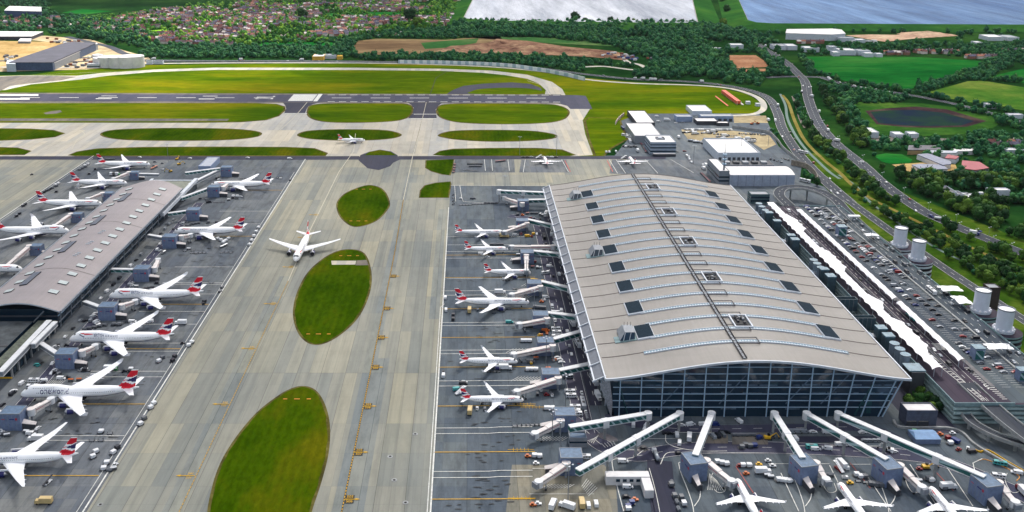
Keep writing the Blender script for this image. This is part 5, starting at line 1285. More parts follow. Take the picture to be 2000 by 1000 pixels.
# tensile canopies over the kerb
FAB = plain('white_fabric', (232, 232, 236), 0.6, wear=.03)
def canopy(name, cx_, y0, y1, wfun, zb_, label, bay=11.0, lean=0):
    root = empty(name, (cx_, (y0 + y1) / 2, DZ), label=label, cat='canopy', group='white fabric canopies over the forecourt kerb')
    L = y1 - y0; n = int(L / 1.4); b = MB(); vs = []; q = 8
    for i in range(n + 1):
        y = y0 + L * i / n; ph = ((y - y0) % bay) / bay; sc = 1 - .23 * math.sin(math.pi * ph)
        wl, wr = wfun(y); peak = 1.9 * abs(math.cos(math.pi * ph)) ** 1.6
        for j in range(q + 1):
            t = j / q; x = -wl * sc + (wl + wr) * sc * t
            z = zb_ + peak * math.sin(math.pi * t) ** .9 + .35 * math.sin(math.pi * ph) * (abs(2 * t - 1) ** 2)
            vs.append((x, y - (y0 + y1) / 2, z))
    W = q + 1
    b.add(vs, [(i * W + j, i * W + j + 1, (i + 1) * W + j + 1, (i + 1) * W + j) for i in range(n) for j in range(q)], FAB, True); b.build('fabric_roof', root)
    y = y0 + 1
    while y < y1:
        wl, wr = wfun(y)
        for x in (-wl * .6, wr * .6): b = MB(); b.rod((x, y - (y0 + y1) / 2, 0.02), (x, y - (y0 + y1) / 2, zb_ + .5), .16, STEEL, 5); b.build('post', root)
        y += bay * 2
    return root
def w1(y):
    for a, c in ((758, 800), (668, 716), (600, 622), (535, 585)):
        if a < y < c:
            e = min(1, min(y - a, c - y) / 8); return (4.8, 4.2 + 4.2 * e)
    return (4.6, 3.2)
canopy('fabric_canopy', 280.5, 512, 838, w1, 5.0, 'broad scalloped white canopy along the terminal side of the forecourt')
canopy('fabric_canopy', 300, 617, 820, lambda y: (2.6, 2.8), 4.2, 'slim scalloped white canopy, far half of the outer strip')
canopy('fabric_canopy', 300, 524, 611, lambda y: (2.6, 2.8), 4.2, 'slim scalloped white canopy, near half of the outer strip')
for (u, v, sx, sy, lab) in ((1702, 458, 5.5, 3, 'small star-shaped white canopy at the car park exit, farthest of three'), (1856, 563, 7.5, 5, 'star-shaped white canopy between the two pairs of tanks'), (1878, 585, 5, 7, 'white canopy wing running along the outer road, beside the star canopy'), (1950, 676, 8, 4, 'white canopy with cars beneath it below the nearest tank')):
    x, y = P(u, v, DZ + 5); o = empty('fabric_canopy', (x, y, DZ - .1), label=lab, cat='canopy', group='small star canopies on the car park roof')
    b = MB(); vs = [(0, 0, 6.2)]; n = 16
    for i in range(n):
        t = 2 * math.pi * i / n; k = 1.15 if i % 4 == 2 else (.72 if i % 4 == 0 else .9); vs.append((sx * 1.2 * k * math.cos(t), sy * 1.2 * k * math.sin(t), 4.8 if i % 4 == 2 else 5.1))
    b.add(vs, [(0, 1 + i, 1 + (i + 1) % n) for i in range(n)], FAB, True); b.build('fabric_roof', o)
    b = MB(); b.cyl(0, 0, 0.1, 6, .2, STEEL, 6); b.build('mast', o)
# lift towers and small roof boxes
LIFT = plain('pale_lift_glass', (104, 132, 146), .25, 0, .6, wear=.2)
for (u, v, w_, h_, lab) in ((1645, 462, 7, 8.5, 'pale glass lift tower among the parked cars on the car park roof'), (1912, 704, 6, 8, 'teal glass lift tower at the near end of the forecourt'), (1998, 745, 5, 7, 'pale lift tower cut by the right edge of the photo')):
    x, y = P(u, v, DZ); o = empty('lift_tower', (x, y + w_ / 2, DZ), label=lab, cat='lift tower', group='lift towers on the car park roof')
    b = MB(); b.box(-w_ / 2, w_ / 2, -w_ / 2, w_ / 2, 0, h_ - .5, BOX_B); b.build('shaft', o)
    b = MB(); b.box(-w_ / 2 + .5, w_ / 2 - .5, -w_ / 2 - .08, -w_ / 2, .6, h_ - 1.4, TGLASS); b.build('glass_front', o)
    b = MB(); b.box(-w_ / 2 - .3, w_ / 2 + .3, -w_ / 2 - .3, w_ / 2 + .3, h_ - .5, h_, LIFT); b.build('roof', o)
x, y = P(1668, 424, DZ + 3); o = empty('payment_kiosk', (x, y, DZ), label='white-roofed kiosk straddling the ramp road at the car park edge', cat='kiosk')
b = MB(); b.box(-5, 5, -2, 2, 3.6, 4.5, FAB); b.build('roof', o); b = MB(); b.box(-1, 1, -1, 1, .1, 3.6, GREY); b.build('booth', o)
# things in the dark slot between terminal and forecourt
sheet('service_yard', [(250, 470), (274, 470), (274, 860), (250, 860)], .1, ASPH_D, world=True)
PLANT = plain('plant_teal', (62, 84, 94), .5, wear=.2); PLANTG = plain('vent_stack_grey', (132, 148, 162), .5, wear=.15)
def slotY(v, z): return P(900, v, z)[1]
st = [('vent_stack', v, 'c') for v in (398, 404, 411, 508, 515, 523, 671, 682, 693)]
far_ = ['far', 'middle', 'near']
for k, (nm_, v, _) in enumerate(st):
    y = slotY(v, 17); o = empty('vent_stack', (268.5, y, 0), label=f'round grey vent stack beside the big roof, {["rear", "centre", "front"][k % 3]} one of the {far_[k // 3]} trio', cat='vent stack', group='round vent stacks right of the big roof')
    b = MB(); b.cyl(0, 0, 0, 17, 2.9, PLANTG, 18, cap=LIFT); b.build('stack', o); b = MB(); b.cyl(0, 0, 17, 17.5, 3.1, GREY, 18, cap=LIFT); b.build('rim', o)
bx_ = [(414, 6, 5), (430, 6, 5), (458, 6, 5), (466, 6, 6), (524, 6, 5), (537, 6, 7), (638, 6, 6), (653, 6, 6)]
for k, (v, sx, sy) in enumerate(bx_):
    y = slotY(v, 18); o = empty('air_shaft', (269.5, y, 0), label=f'square teal air shaft between big roof and canopy, {["first", "second", "third", "fourth", "fifth", "sixth", "seventh", "last"][k]} from the far end', cat='air shaft', group='square air shafts right of the big roof')
    b = MB(); b.box(-sx / 2, sx / 2, -sy / 2, sy / 2, 0, 17, PLANT); b.build('shaft', o); b = MB(); b.box(-sx / 2 - .2, sx / 2 + .2, -sy / 2 - .2, sy / 2 + .2, 17, 18, LIFT); b.build('roof', o)
for k, v in enumerate((582, 618)):
    y = slotY(v, 17); o = empty('plant_trough', (264, y, 8), label=f'open-topped long teal plant box below the canopy edge, {["far", "near"][k]} one', cat='plant box', group='open-topped plant boxes')
    b = MB(); b.box(-9, 9, -2.5, -2.1, 0, 9, PLANT); b.box(-9, 9, 2.1, 2.5, 0, 9, PLANT); b.box(-9, -8.6, -2.1, 2.1, 0, 9, PLANT); b.box(8.6, 9, -2.1, 2.1, 0, 9, PLANT); b.box(-8.6, 8.6, -2.1, 2.1, 0, 3, DGREY); b.build('casing', o)
    b = MB(); [b.box(-9 + q * 3, -8.8 + q * 3, -2.62, -2.5, 0, 9, GREY) for q in range(1, 6)]; b.build('rib', o)
for k, v in enumerate((417, 471, 533, 593, 630, 656)):
    y = slotY(v, 11); o = empty('footbridge', (261, y, 11), label=f'ribbed grey footbridge joining terminal and forecourt, {["first", "second", "third", "fourth", "fifth", "last"][k]} from the far end', cat='footbridge', group='ribbed footbridges to the forecourt')
    b = MB(); b.box(-13, 13, -3, 3, 0, .6, GREY); b.build('deck', o)
    b = MB(); [b.box(-12 + q * 3, -11.6 + q * 3, -3.1, 3.1, .6, 1.2, STEEL_B) for q in range(9)]; b.build('roof_rib', o)
o = empty('white_roof_kiosk', (268, 518, 0), label='white-roofed dark block at the near end of the slot beside the terminal', cat='building')
b = MB(); b.box(-4, 4, -6, 6, 0, 15, DGREY); b.build('wall', o); b = MB(); b.box(-5, 5, -5, 5, 15, 15.7, LIFT); b.build('roof', o)
# shrubbery bank by the corner comes with the trees; elevated roads
def elevated(name, px, w_, z, label, zs=None, piers=True):
    pts = smooth_open([P(u, v, z) for u, v in px], 6); n = len(pts)
    zz = [z if zs is None else zs[0] + (zs[1] - zs[0]) * i / (n - 1) for i in range(n)]
    cx_, cy_ = pts[n // 2]; root = empty(name, (cx_, cy_, 0), label=label, cat='elevated road'); q = [(p[0] - cx_, p[1] - cy_) for p in pts]
    b = MB(); l, r = offset(q, w_ / 2), offset(q, -w_ / 2)
    vs = [(l[i][0], l[i][1], zz[i]) for i in range(n)] + [(r[i][0], r[i][1], zz[i]) for i in range(n)] + [(l[i][0], l[i][1], zz[i] - 1.2) for i in range(n)] + [(r[i][0], r[i][1], zz[i] - 1.2) for i in range(n)]
    b.add(vs, [(n + i, n + i + 1, i + 1, i) for i in range(n - 1)], ROAD); b.add(vs, [(2 * n + i, 2 * n + i + 1, 3 * n + i + 1, 3 * n + i) for i in range(n - 1)], CONCD)
    b.build('deck', root)
    for sg in (1, -1):
        b = MB()
        for i in range(n - 1):
            a, c = (l, r)[sg < 0][i], (l, r)[sg < 0][i + 1]
            b.bar((a[0], a[1], zz[i] - 1.25), (c[0], c[1], zz[i + 1] - 1.25), .45, 2.2, CONCR)
        b.build('parapet', root)
    b = MB(); dashes(b, q, .22, 0, WPAINT, 4, 5)
    if zs is None:
        b = MB(); dashes(b, q, .25, z + .05, WPAINT, 4, 5); b.build('painted_line', root)
    if piers:
        for i in range(4, n - 3, 7): b = MB(); b.cyl(q[i][0], q[i][1], 0, zz[i] - 1.2, .9, CONCR, 10); b.build('pier', root)
    return root
elevated('ramp_road', [(1541, 402), (1522, 382), (1527, 370), (1545, 366), (1572, 367), (1606, 376), (1634, 393), (1650, 411), (1680, 440), (1712, 467), (1748, 493)], 10, 12.0, 'elevated loop road curling from the forecourt round to the outer side of the car park')
elevated('ramp_road', [(1886, 748), (1925, 782), (1968, 817), (2030, 862), (2110, 920)], 10, 12.1, 'broad elevated road leaving the near end of the car park to the lower right', zs=(12.3, 9.5))
elevated('ramp_road', [(1884, 806), (1902, 826), (1940, 846), (1985, 861), (2060, 880)], 5, 6.0, 'slender curved lower ramp sagging out of the car park storeys', zs=(6.3, 5.0))
# curved retaining wall behind the hangar
o = empty('retaining_wall', (0, 0, 0), label='curved pale concrete retaining wall beside the hangar at the loop road', cat='wall')
pts = smooth_open([P(u, v) for u, v in ((1545, 322), (1575, 330), (1592, 345), (1597, 362))]); o.location = (pts[6][0], pts[6][1], 0)
b = MB(); [b.bar((pts[i][0] - pts[6][0], pts[i][1] - pts[6][1], 0), (pts[i + 1][0] - pts[6][0], pts[i + 1][1] - pts[6][1], 0), .6, 6, plain('stained_concrete', (132, 124, 112), .85, wear=.35)) for i in range(len(pts) - 1)]; b.build('wall', o)
# boundary wall of the support yard
def wall_line(px, h, w_, m, name, label, cat='wall', k=3, top=None):
    pts = smooth_open([P(u, v) for u, v in px], k); c = pts[len(pts) // 2]; o = empty(name, (c[0], c[1], 0), label=label, cat=cat); b = MB()
    for i in range(len(pts) - 1): b.bar((pts[i][0] - c[0], pts[i][1] - c[1], 0), (pts[i + 1][0] - c[0], pts[i + 1][1] - c[1], 0), w_, h, m, top=top)
    b.build('panel', o); return o
wall_line([(1430, 250), (1480, 257), (1503, 262), (1520, 278), (1530, 292), (1562, 318)], 3.5, .5, CONCR, 'boundary_wall', 'pale boundary wall round the right side of the support yard')
SCREEN = NT('blast_screen'); tcw = SCREEN.new('ShaderNodeTexWave', wave_type='BANDS', bands_direction='X'); tcw.inputs['Scale'].default_value = .314 / 14
SCREEN.link(SCREEN.pos(), tcw.inputs['Vector']); SCREEN = SCREEN.done(SCREEN.ramp(tcw.outputs['Fac'], [(.35, rgb(150, 172, 182)), (.5, rgb(206, 214, 216))]), .4, .5)
wall_line([(778, 124), (860, 125.2), (940, 128), (1000, 132), (1050, 139), (1100, 148), (1142, 158)], 6.5, 1, SCREEN, 'noise_barrier', 'long curved panelled noise barrier beyond the perimeter track', cat='barrier', k=6)
wall_line([(60, 127), (200, 119.5), (300, 121), (560, 121.5), (775, 123)], 2.2, .6, CONCR, 'boundary_wall', 'low pale boundary wall along the far road left of the noise barrier')
# hatched blast fence at the yard
o = wall_line([(1202, 244), (1208, 235), (1219, 225)], 4, .8, CONCR, 'blast_fence', 'red and white striped blast fence at the corner of the turf', cat='fence', k=8)
hz = NT('hazard_stripe'); wv = hz.new('ShaderNodeTexWave', wave_type='BANDS', bands_direction='Y'); wv.inputs['Scale'].default_value = .314 / 8; hz.link(hz.pos(), wv.inputs['Vector'])
HZ = hz.done(hz.ramp(wv.outputs['Fac'], [(.45, rgb(120, 50, 44)), (.55, rgb(220, 216, 206))]), .6); o_ = [c for c in COL.objects if c.parent == o][0]; o_.data.materials[0] = HZ
# approach-aid aerial array in the turf
x, y = P(1428, 194); o = empty('aerial_array', (x, y, 0), label='orange lattice aerial array standing in the turf by the perimeter curve', cat='aerial')
ORG = plain('orange_paint', (206, 84, 50), .6, wear=.15)
b = MB()
for i in range(13): q = 40 - i * 6.6; b.box(-3.2, 3.2, q, q + 6.0, 1.2, 5.5, ORG)
b.build('aerial', o); b = MB()
for i in range(14): q = 43 - i * 6.6; b.rod((-3, q, 0), (-3, q, 5.5), .25, CREAMW, 4); b.rod((3, q, 0), (3, q, 5.5), .25, CREAMW, 4)
b.box(4.2, 6.4, -44, 34, .2, 1.4, CREAMW); b.build('mast_rail', o)
b = MB(); b.box(-19, -17, -50, 22, .2, .8, ORG); b.build('ground_rail', o)
for dx, dy in ((12, -38), (22, -52)): building('equipment_hut', x + dx, x + dx + 6, y + dy, y + dy + 6, 4, ['left', 'right'][dx > 20] + ' small white hut beside the orange aerial array', cat='hut', parapet=.2)
# tanks on helical ramps
TANK = plain('tank_white', (196, 202, 214), .45, wear=.06)
tl = ['farthest of four', 'second of four from the back', 'third of four from the back', 'nearest of four']
for k, (x, y) in enumerate(((355.5, 737), (356, 706), (354.5, 607), (353.5, 576))):
    o = empty('storage_tank', (x, y, 12), label=f'white cylindrical tank on a spiral ramp, {tl[k]}', cat='tank', group='white tanks on the spiral ramps')
    b = MB(); n = 28; R0 = 5.0; b.cyl(0, 0, 1.5, 15.2, R0, TANK, n); b.build('shell', o)
    b = MB(); vs = [(0, 0, 15.9)] + [(R0 * 1.0 * math.cos(2 * math.pi * i / n), R0 * math.sin(2 * math.pi * i / n), 15.2) for i in range(n)]; b.add(vs, [(0, 1 + i, 1 + (i + 1) % n) for i in range(n)], FAB, True); b.build('lid', o)
    b = MB(); b.lathe_x([(0, 0)], TANK) if 0 else None
    for i in range(n):
        a, c = 2 * math.pi * i / n, 2 * math.pi * (i + 1) / n; b.bar((R0 * 1.02 * math.cos(a), R0 * 1.02 * math.sin(a), 15.1), (R0 * 1.02 * math.cos(c), R0 * 1.02 * math.sin(c), 15.1), .25, .9, GREY)
    b.build('rim', o)
    b = MB(); b.cyl(0, 0, 0, 1.5, 6.6, WALL_W, n)
    for i in range(12): a = 2 * math.pi * i / 12; b.box(6.2 * math.cos(a) - .5, 6.2 * math.cos(a) + .5, 6.2 * math.sin(a) - .5, 6.2 * math.sin(a) + .5, 1.5, 2.6, FAB)
    b.build('plinth', o)
    o = empty('spiral_ramp', (x, y, 0), label=f'round spiral car ramp carrying the {["farthest", "second", "third", "nearest"][k]} white tank', cat='spiral ramp', group='spiral ramps under the tanks')
    for z in (.2, 4.2, 8.2, 11.0):
        b = MB(); b.cyl(0, 0, z, z + (1.7 if z < 11 else .95), 11.5, TEALC if k > 1 else WALL_W, 32, cap=FORE); b.build('turn', o)
    b = MB(); b.cyl(0, 0, .1, 11.5, 10.2, MC['storey_gloom'], 24); b.build('core', o)  # same painted gloom darkens the gaps between the turns
building('plant_tower', *bpx(1925, 1948, 606, 8), 17, 'dark brown framed plant tower behind the third white tank', wall=plain('dark_brown_cladding', (58, 46, 44), .7, wear=.2), roof=GREY, parapet=.6)
# far-left hangar complex, white tanks, warehouses
def pbld(name, px, h, label, wall, roof, cat='building', group=None):
    pts = [P(u, v) for u, v in px]; cx_ = sum(p[0] for p in pts) / len(pts); cy_ = sum(p[1] for p in pts) / len(pts)
    o = empty(name, (cx_, cy_, 0), label=label, cat=cat, group=group); q = [(p[0] - cx_, p[1] - cy_) for p in pts]
    b = MB(); b.prism(q, 0, h, wall); b.build('wall', o)
    b = MB(); b.prism([(p[0] * 1.01, p[1] * 1.01) for p in q], h, h + .9, roof); b.build('roof', o); return o
DKR = plain('charcoal_roof', (62, 62, 76), .6, wear=.3, scale=.05)
pbld('long_hangar', [(20, 138), (104, 138), (188, 99), (148, 96), (132, 97), (38, 130)], 14, 'long charcoal-roofed hangar slanting through the sandy yard at far left', plain('slate_blue_wall', (70, 86, 116), .6, wear=.2), DKR)
pbld('hangar_canopy', [(106, 137), (113, 134), (192, 97), (189, 96)], 12, 'narrow white edge canopy along the right side of the charcoal hangar', GREY, ROOF_W)
pbld('hangar_annex', [(14, 140), (32, 140), (32, 132), (16, 132)], 13, 'pale block at the near left corner of the charcoal hangar', WALL_W, WALL_W)
pbld('warehouse', [(0, 78), (62, 78), (85, 68.5), (0, 68)], 7, 'long low white-roofed warehouse at the left edge behind the sand', DKR, ROOF_W)
pbld('warehouse', [(-60, 80), (-4, 80), (-4, 70), (-60, 70)], 7, 'white-roofed warehouse mostly outside the left edge', DKR, ROOF_W)
pbld('warehouse', [(36, 85), (60, 85), (62, 79.5), (40, 79.5)], 4, 'small white-roofed store on the sand below the long warehouse', GREY, ROOF_W)
pbld('warehouse', [(10, 33), (44, 34), (82, 35), (82, 26), (20, 24)], 16, 'big white-roofed warehouse among trees in the top left corner', plain('dull_blue_wall', (66, 80, 116), .6), ROOF_W)  # walls in one even dull blue
x, y = P(150, 112)
for k, (u, v, r, h) in enumerate(((200, 128, 15, 15), (212, 130, 17, 18), (232, 131, 17, 19), (250, 131, 19, 20), (264, 130.5, 17, 20), (192, 126, 9, 18))):
    x, y = P(u, v); o = empty('fuel_tank', (x, y, 0), label=f'round white fuel tank in the far depot, {["leftmost big one", "second from the left", "middle one", "second from the right", "rightmost", "slim one at the left end"][k]}', cat='tank', group='white fuel tanks in the far depot')
    b = MB(); b.cyl(0, 0, 0, h, r, ROOF_W, 20); b.build('shell', o)
    b = MB(); b.cyl(0, 0, h, h + 1.6, r, ROOF_W, 20, r1=r * .2); b.build('lid', o)
for k, (u0, u1, v, d, h) in enumerate(((170, 194, 133, 10, 7), (300, 318, 125.5, 8, 5), (286, 297, 126, 7, 6))): building('depot_shed', *bpx(u0, u1, v, d), h, ['white shed with dark windows left of the fuel tanks', 'low dark shed right of the fuel tanks', 'grey shed touching the right side of the fuel depot'][k], roof=ROOF_W if k == 0 else DKR, bands=((2, 4),) if k == 0 else ())
# far road service area and other far buildings
building('filling_station', *bpx(610, 632, 118, 30), 7, 'yellow and white roadside building at the far road, left of the barrier', wall=plain('yellow_wall', (206, 164, 60), .6), roof=ROOF_W)
building('filling_station', *bpx(658, 668, 116.5, 14), 6, 'small yellow cabin at the far road just left of the brown field', wall=MC['yellow_wall'], roof=YPAINT)
building('site_office', *bpx(634, 656, 115, 20), 6, 'grey-roofed site office between the two yellow roadside buildings', roof=GREY)
IU = ['leftmost white unit in the tree line above the main road', 'white unit beside the leftmost one above the main road', 'white-roofed unit at the tree gap left of the meadow top', 'small unit right of the tree gap above the meadow', 'largest pale unit at the top left of the right meadow', 'grey-roofed unit tight left of the largest one at the meadow top',
 'white unit right of the largest one at the meadow top', 'low white unit at the meadow edge, in front of its neighbour', 'smallest white unit at the middle of the meadow top', 'grey unit at the foot of the long vaulted hall', 'low pale unit on the pink sand beside the vaulted hall', 'white-roofed unit under the trees near the top right corner', 'pale unit next to the top right corner', 'small pale unit left of those in the top right corner']
o = pbld('distribution_hall', [(1534, 77), (1622, 80), (1650, 78), (1642, 70), (1625, 68), (1536, 69)], 13, 'very long white vaulted hall below the right reservoir bank', WALL_W, ROOF_W)
for k, (u0, u1, v, d, h) in enumerate(((1512, 1536, 98, 30, 8), (1538, 1557, 98, 30, 8), (1572, 1600, 102, 25, 8), (1620, 1634, 100, 20, 8), (1640, 1672, 108, 30, 9), (1628, 1640, 110, 20, 7), (1676, 1700, 108, 24, 8), (1690, 1706, 112, 18, 7), (1712, 1724, 112, 14, 6), (1640, 1668, 82, 20, 8), (1672, 1690, 84, 20, 6), (1930, 1960, 80, 40, 8), (1968, 1990, 80, 40, 7), (1905, 1918, 90, 20, 7))):
    building('industrial_unit', *bpx(u0, u1, v, d), h, IU[k], group='industrial units above the right meadow', roof=ROOF_W if k % 3 else GREY)
# ================================================================== TREES, WOODS AND HOUSES
from mathutils import noise as mn, Vector
def leafmat(name, a, b, c, obj=True):
    t = NT(name)
    f = t.noise(t.pos(), 0.06, 6, 0.75)
    if obj:
        oi = t.new('ShaderNodeObjectInfo'); m = t.new('ShaderNodeMath', operation='MULTIPLY_ADD'); t.link(oi.outputs['Random'], m.inputs[0]); m.inputs[1].default_value = .45; 
        m2 = t.new('ShaderNodeMath', operation='MULTIPLY'); t.link(f, m2.inputs[0]); m2.inputs[1].default_value = .55; t.link(m2.outputs[0], m.inputs[2]); f = m.outputs[0]
    base = t.ramp(f, [(0.36, rgb(*a)), (0.5, rgb(*b)), (0.60, rgb(*c)), (.72, rgb(min(255, c[0] + 18), min(255, c[1] + 14), c[2] + 2))])
    fine = t.noise(t.pos(), 0.7, 3, 0.7)
    return t.done(t.mix(.7, base, t.ramp(fine, [(.3, (.72, .72, .68, 1)), (.7, (1.25, 1.25, 1.15, 1))]), 'MULTIPLY'), .8, .15)
LEAF_N = leafmat('leaf_near', (18, 52, 20), (34, 74, 24), (62, 94, 32))
LEAF_W = leafmat('leaf_wood', (18, 66, 46), (32, 90, 54), (64, 114, 58), obj=False)
LEAF_S = leafmat('leaf_suburb', (30, 78, 34), (62, 120, 40), (134, 172, 56), obj=False)
BARK = plain('bark', (74, 60, 48), .9, wear=.2)
ICO = []
import bmesh
for sd in (1, 2):
    bm = bmesh.new(); bmesh.ops.create_icosphere(bm, subdivisions=sd, radius=1.0)
    ICO.append((np.array([v.co[:] for v in bm.verts]), np.array([[v.index for v in f.verts] for f in bm.faces]))); bm.free()
def crown_arrays(rs, leaves, lumps=7, ico=1, R_=1.0):
    """unit crown standing on z=0: lumpy cores and loose leaf faces; returns verts, tris"""
    V_, F_ = [], []; base = 0; cs = []
    for i in range(lumps):
        a = rs.random() * 6.283; r = .55 * math.sqrt(rs.random()) if i else 0; z = 1.05 + (rs.random() - .35) * .8 if i else 1.0
        cs.append((r * math.cos(a), r * math.sin(a), z, (.38 + .25 * rs.random()) if i else .68))
    iv, if_ = ICO[ico]
    for (x, y, z, r) in cs:
        d = np.array([1 + .35 * (rs.random() - .5) for _ in range(len(iv))])[:, None]
        V_.append(iv * d * r + np.array((x, y, z))); F_.append(if_ + base); base += len(iv)
    if leaves:
        P_ = []
        for i in range(leaves):
            x, y, z, r = cs[rs.randrange(len(cs))]
            d = np.array([rs.gauss(0, 1) for _ in range(3)]); d /= np.linalg.norm(d); 
            p = np.array((x, y, z)) + d * r * (1.0 + .16 * rs.random())
            s = .09 + .07 * rs.random(); q = np.array([[rs.gauss(0, 1) for _ in range(3)] for _ in range(3)]) * s
            P_.append(p + q)
        P_ = np.concatenate(P_); n = len(P_) // 3
        V_.append(P_); F_.append(np.arange(n * 3).reshape(n, 3) + base)
    return np.concatenate(V_), np.concatenate(F_)
def mesh_np(name, V_, F_, m):
    me = bpy.data.meshes.new(name); me.vertices.add(len(V_)); me.vertices.foreach_set('co', V_.astype(np.float32).ravel())
    me.loops.add(F_.size); me.loops.foreach_set('vertex_index', F_.astype(np.int32).ravel())
    me.polygons.add(len(F_)); me.polygons.foreach_set('loop_start', np.arange(0, F_.size, 3, dtype=np.int32)); me.polygons.foreach_set('loop_total', np.full(len(F_), 3, dtype=np.int32))
    me.materials.append(m); me.update(calc_edges=True); me.validate(); return me
rt = random.Random(21)
NEARV = []
for i in range(7):
    v_, f_ = crown_arrays(rt, 420, 9, 1); NEARV.append(mesh_np('crown', v_ * np.array((1, 1, .95)), f_, LEAF_N))
tb = MB(); tb.cyl(0, 0, 0, .9, .07, BARK, 7, .045); tb.rod((0, 0, .55), (.3, .1, 1.0), .03, BARK, 5); tb.rod((0, 0, .5), (-.25, .2, 1.0), .03, BARK, 5); TRUNK = tb.mesh('trunk')
WOODV = [crown_arrays(rt, 110, 5, 0) for _ in range(10)]
def poly_px(px, z=0): return [P(u, v, z) for u, v in px]
EXCL = [poly_px(p) for p in (
 [(1560, 108), (1930, 116), (1900, 138), (1800, 168), (1775, 178), (1640, 160)], [(1812, 182), (1890, 157), (2200, 170), (2200, 240), (1900, 203)], [(1936, 151), (2000, 132), (2200, 118), (2200, 178)],
 [(1660, 203), (1800, 200), (1960, 234), (1900, 264), (1700, 262)], [(1684, 254), (1890, 256), (1890, 277), (1700, 277)], [(1700, 296), (1770, 296), (1810, 312), (1875, 318), (1935, 322), (1930, 346), (1860, 343), (1740, 336)],
 [(1842, 370), (2000, 372), (2000, 394), (1850, 394)], [(1412, 104), (1480, 104), (1508, 140), (1436, 143)], [(1640, 64), (1850, 64), (1850, 80), (1650, 84)], [(1530, 62), (1660, 62), (1660, 84), (1530, 84)], [(1930, 402), (2120, 402), (2120, 470), (1975, 452)],
 [(1370, 78), (1460, 84), (1462, 100), (1400, 102)], [(1880, 68), (2000, 68), (2000, 88), (1880, 90)])]
def near_line(p, pts, d):
    for i in range(len(pts) - 1):
        ax, ay = pts[i]; bx, by = pts[i + 1]; dx, dy = bx - ax, by - ay; L2 = dx * dx + dy * dy or 1
        t = max(0, min(1, ((p[0] - ax) * dx + (p[1] - ay) * dy) / L2)); 
        if (p[0] - ax - t * dx) ** 2 + (p[1] - ay - t * dy) ** 2 < d * d: return True
    return False
RL = [([P(u, v) for u, v in l], w_) for l, w_ in (
 ([(1140, 145), (1240, 155), (1330, 159), (1400, 165), (1460, 176), (1500, 192), (1518, 220), (1528, 252), (1556, 296), (1590, 334), (1625, 366), (1660, 396), (1712, 432), (1780, 480), (1860, 535), (1960, 600)], 14),
 ([(1480, 86), (1505, 103), (1535, 122), (1556, 142), (1572, 160), (1578, 190), (1590, 225), (1606, 252), (1636, 284), (1684, 322), (1722, 357), (1764, 388), (1812, 418), (1866, 442), (1930, 468), (2000, 496), (2120, 540)], 15),
 ([(1600, 150), (1638, 162), (1690, 173), (1760, 183), (1830, 196), (1900, 212), (1980, 234), (2100, 262)], 9),
 ([(1528, 186), (1540, 202), (1552, 236), (1572, 275), (1608, 312), (1640, 338), (1662, 360), (1700, 388), (1752, 414), (1830, 452), (1900, 486), (2000, 530), (2120, 580)], 8),
 ([(1524, 184), (1534, 206), (1538, 232), (1552, 262), (1572, 290), (1600, 318), (1622, 338), (1640, 350)], 6),
 ([(1140, 131), (1180, 130), (1230, 136), (1265, 137), (1250, 127), (1228, 122), (1220, 117)], 7), ([(130, 72), (180, 84), (215, 92), (240, 104), (262, 110)], 10), ([(1496, 152), (1530, 150), (1560, 150), (1600, 151)], 9))]
def fill(px, spacing, keep=1.0, rmin=4.0, rmax=7.5, excl=True, rnd=rt, clump=0.0):
    poly = poly_px(px); xs = [p[0] for p in poly]; ys = [p[1] for p in poly]; out = []
    y = min(ys)
    while y < max(ys):
        x = min(xs) + rnd.random() * spacing
        while x < max(xs):
            p = (x + (rnd.random() - .5) * spacing * .9, y + (rnd.random() - .5) * spacing * .9); x += spacing
            if rnd.random() > keep or not inside(p, poly): continue
            if clump and mn.noise(Vector((p[0] * .012, p[1] * .012, 3.1))) < clump: continue
            if excl and (any(inside(p, e) for e in EXCL) or any(near_line(p, l, w_) for l, w_ in RL)): continue
            out.append((p[0], p[1], rmin + (rmax - rmin) * rnd.random() ** 1.5))
        y += spacing
    return out
NEAR_TREES = []      # candidates for trees of their own: (x, y, r, belt)
def zone(name, px, sp_, keep, r0, r1, **k):
    for t in fill(px, sp_, keep, r0, r1, **k): NEAR_TREES.append(t + (name,))
zone('between the two roads right of the car park', [(1640, 372), (1668, 372), (1700, 395), (1752, 420), (1830, 458), (1900, 492), (2000, 538), (2100, 590), (2100, 700), (1990, 610), (1900, 560), (1800, 498), (1700, 424)], 7.5, .85, 2.6, 4.8)
zone('between the sandy track and the dual carriageway', [(1580, 190), (1592, 235), (1606, 262), (1640, 300), (1700, 345), (1760, 398), (1850, 440), (2000, 508), (2100, 550), (2100, 572), (2000, 524), (1830, 446), (1700, 380), (1640, 330), (1590, 280), (1560, 235), (1550, 190)], 7.5, .9, 3.0, 5.4)
zone('on the verge right of the dual carriageway', [(1600, 190), (1640, 240), (1680, 300), (1740, 342), (1790, 378), (1840, 400), (1920, 440), (2020, 480), (2100, 500), (2100, 380), (1960, 350), (1840, 352), (1740, 345), (1706, 330), (1680, 300), (1700, 265), (1660, 262), (1640, 215), (1610, 175)], 8.5, .92, 3.6, 6.8)
zone('beside the curved road past the support yard', [(1508, 255), (1520, 262), (1545, 296), (1580, 335), (1612, 366), (1600, 372), (1570, 345), (1535, 300)], 8, .8, 2.4, 4.2)
zone('beside the sandy track and stream', [(1530, 190), (1545, 240), (1565, 285), (1610, 330), (1600, 332), (1560, 292), (1540, 255), (1524, 200)], 9, .7, 2.4, 4.0)
zone('in the dark corner right of the glazed front', [(1770, 812), (1790, 760), (1822, 760), (1836, 812), (1800, 820)], 7, 1, 3.0, 3.9, excl=False)
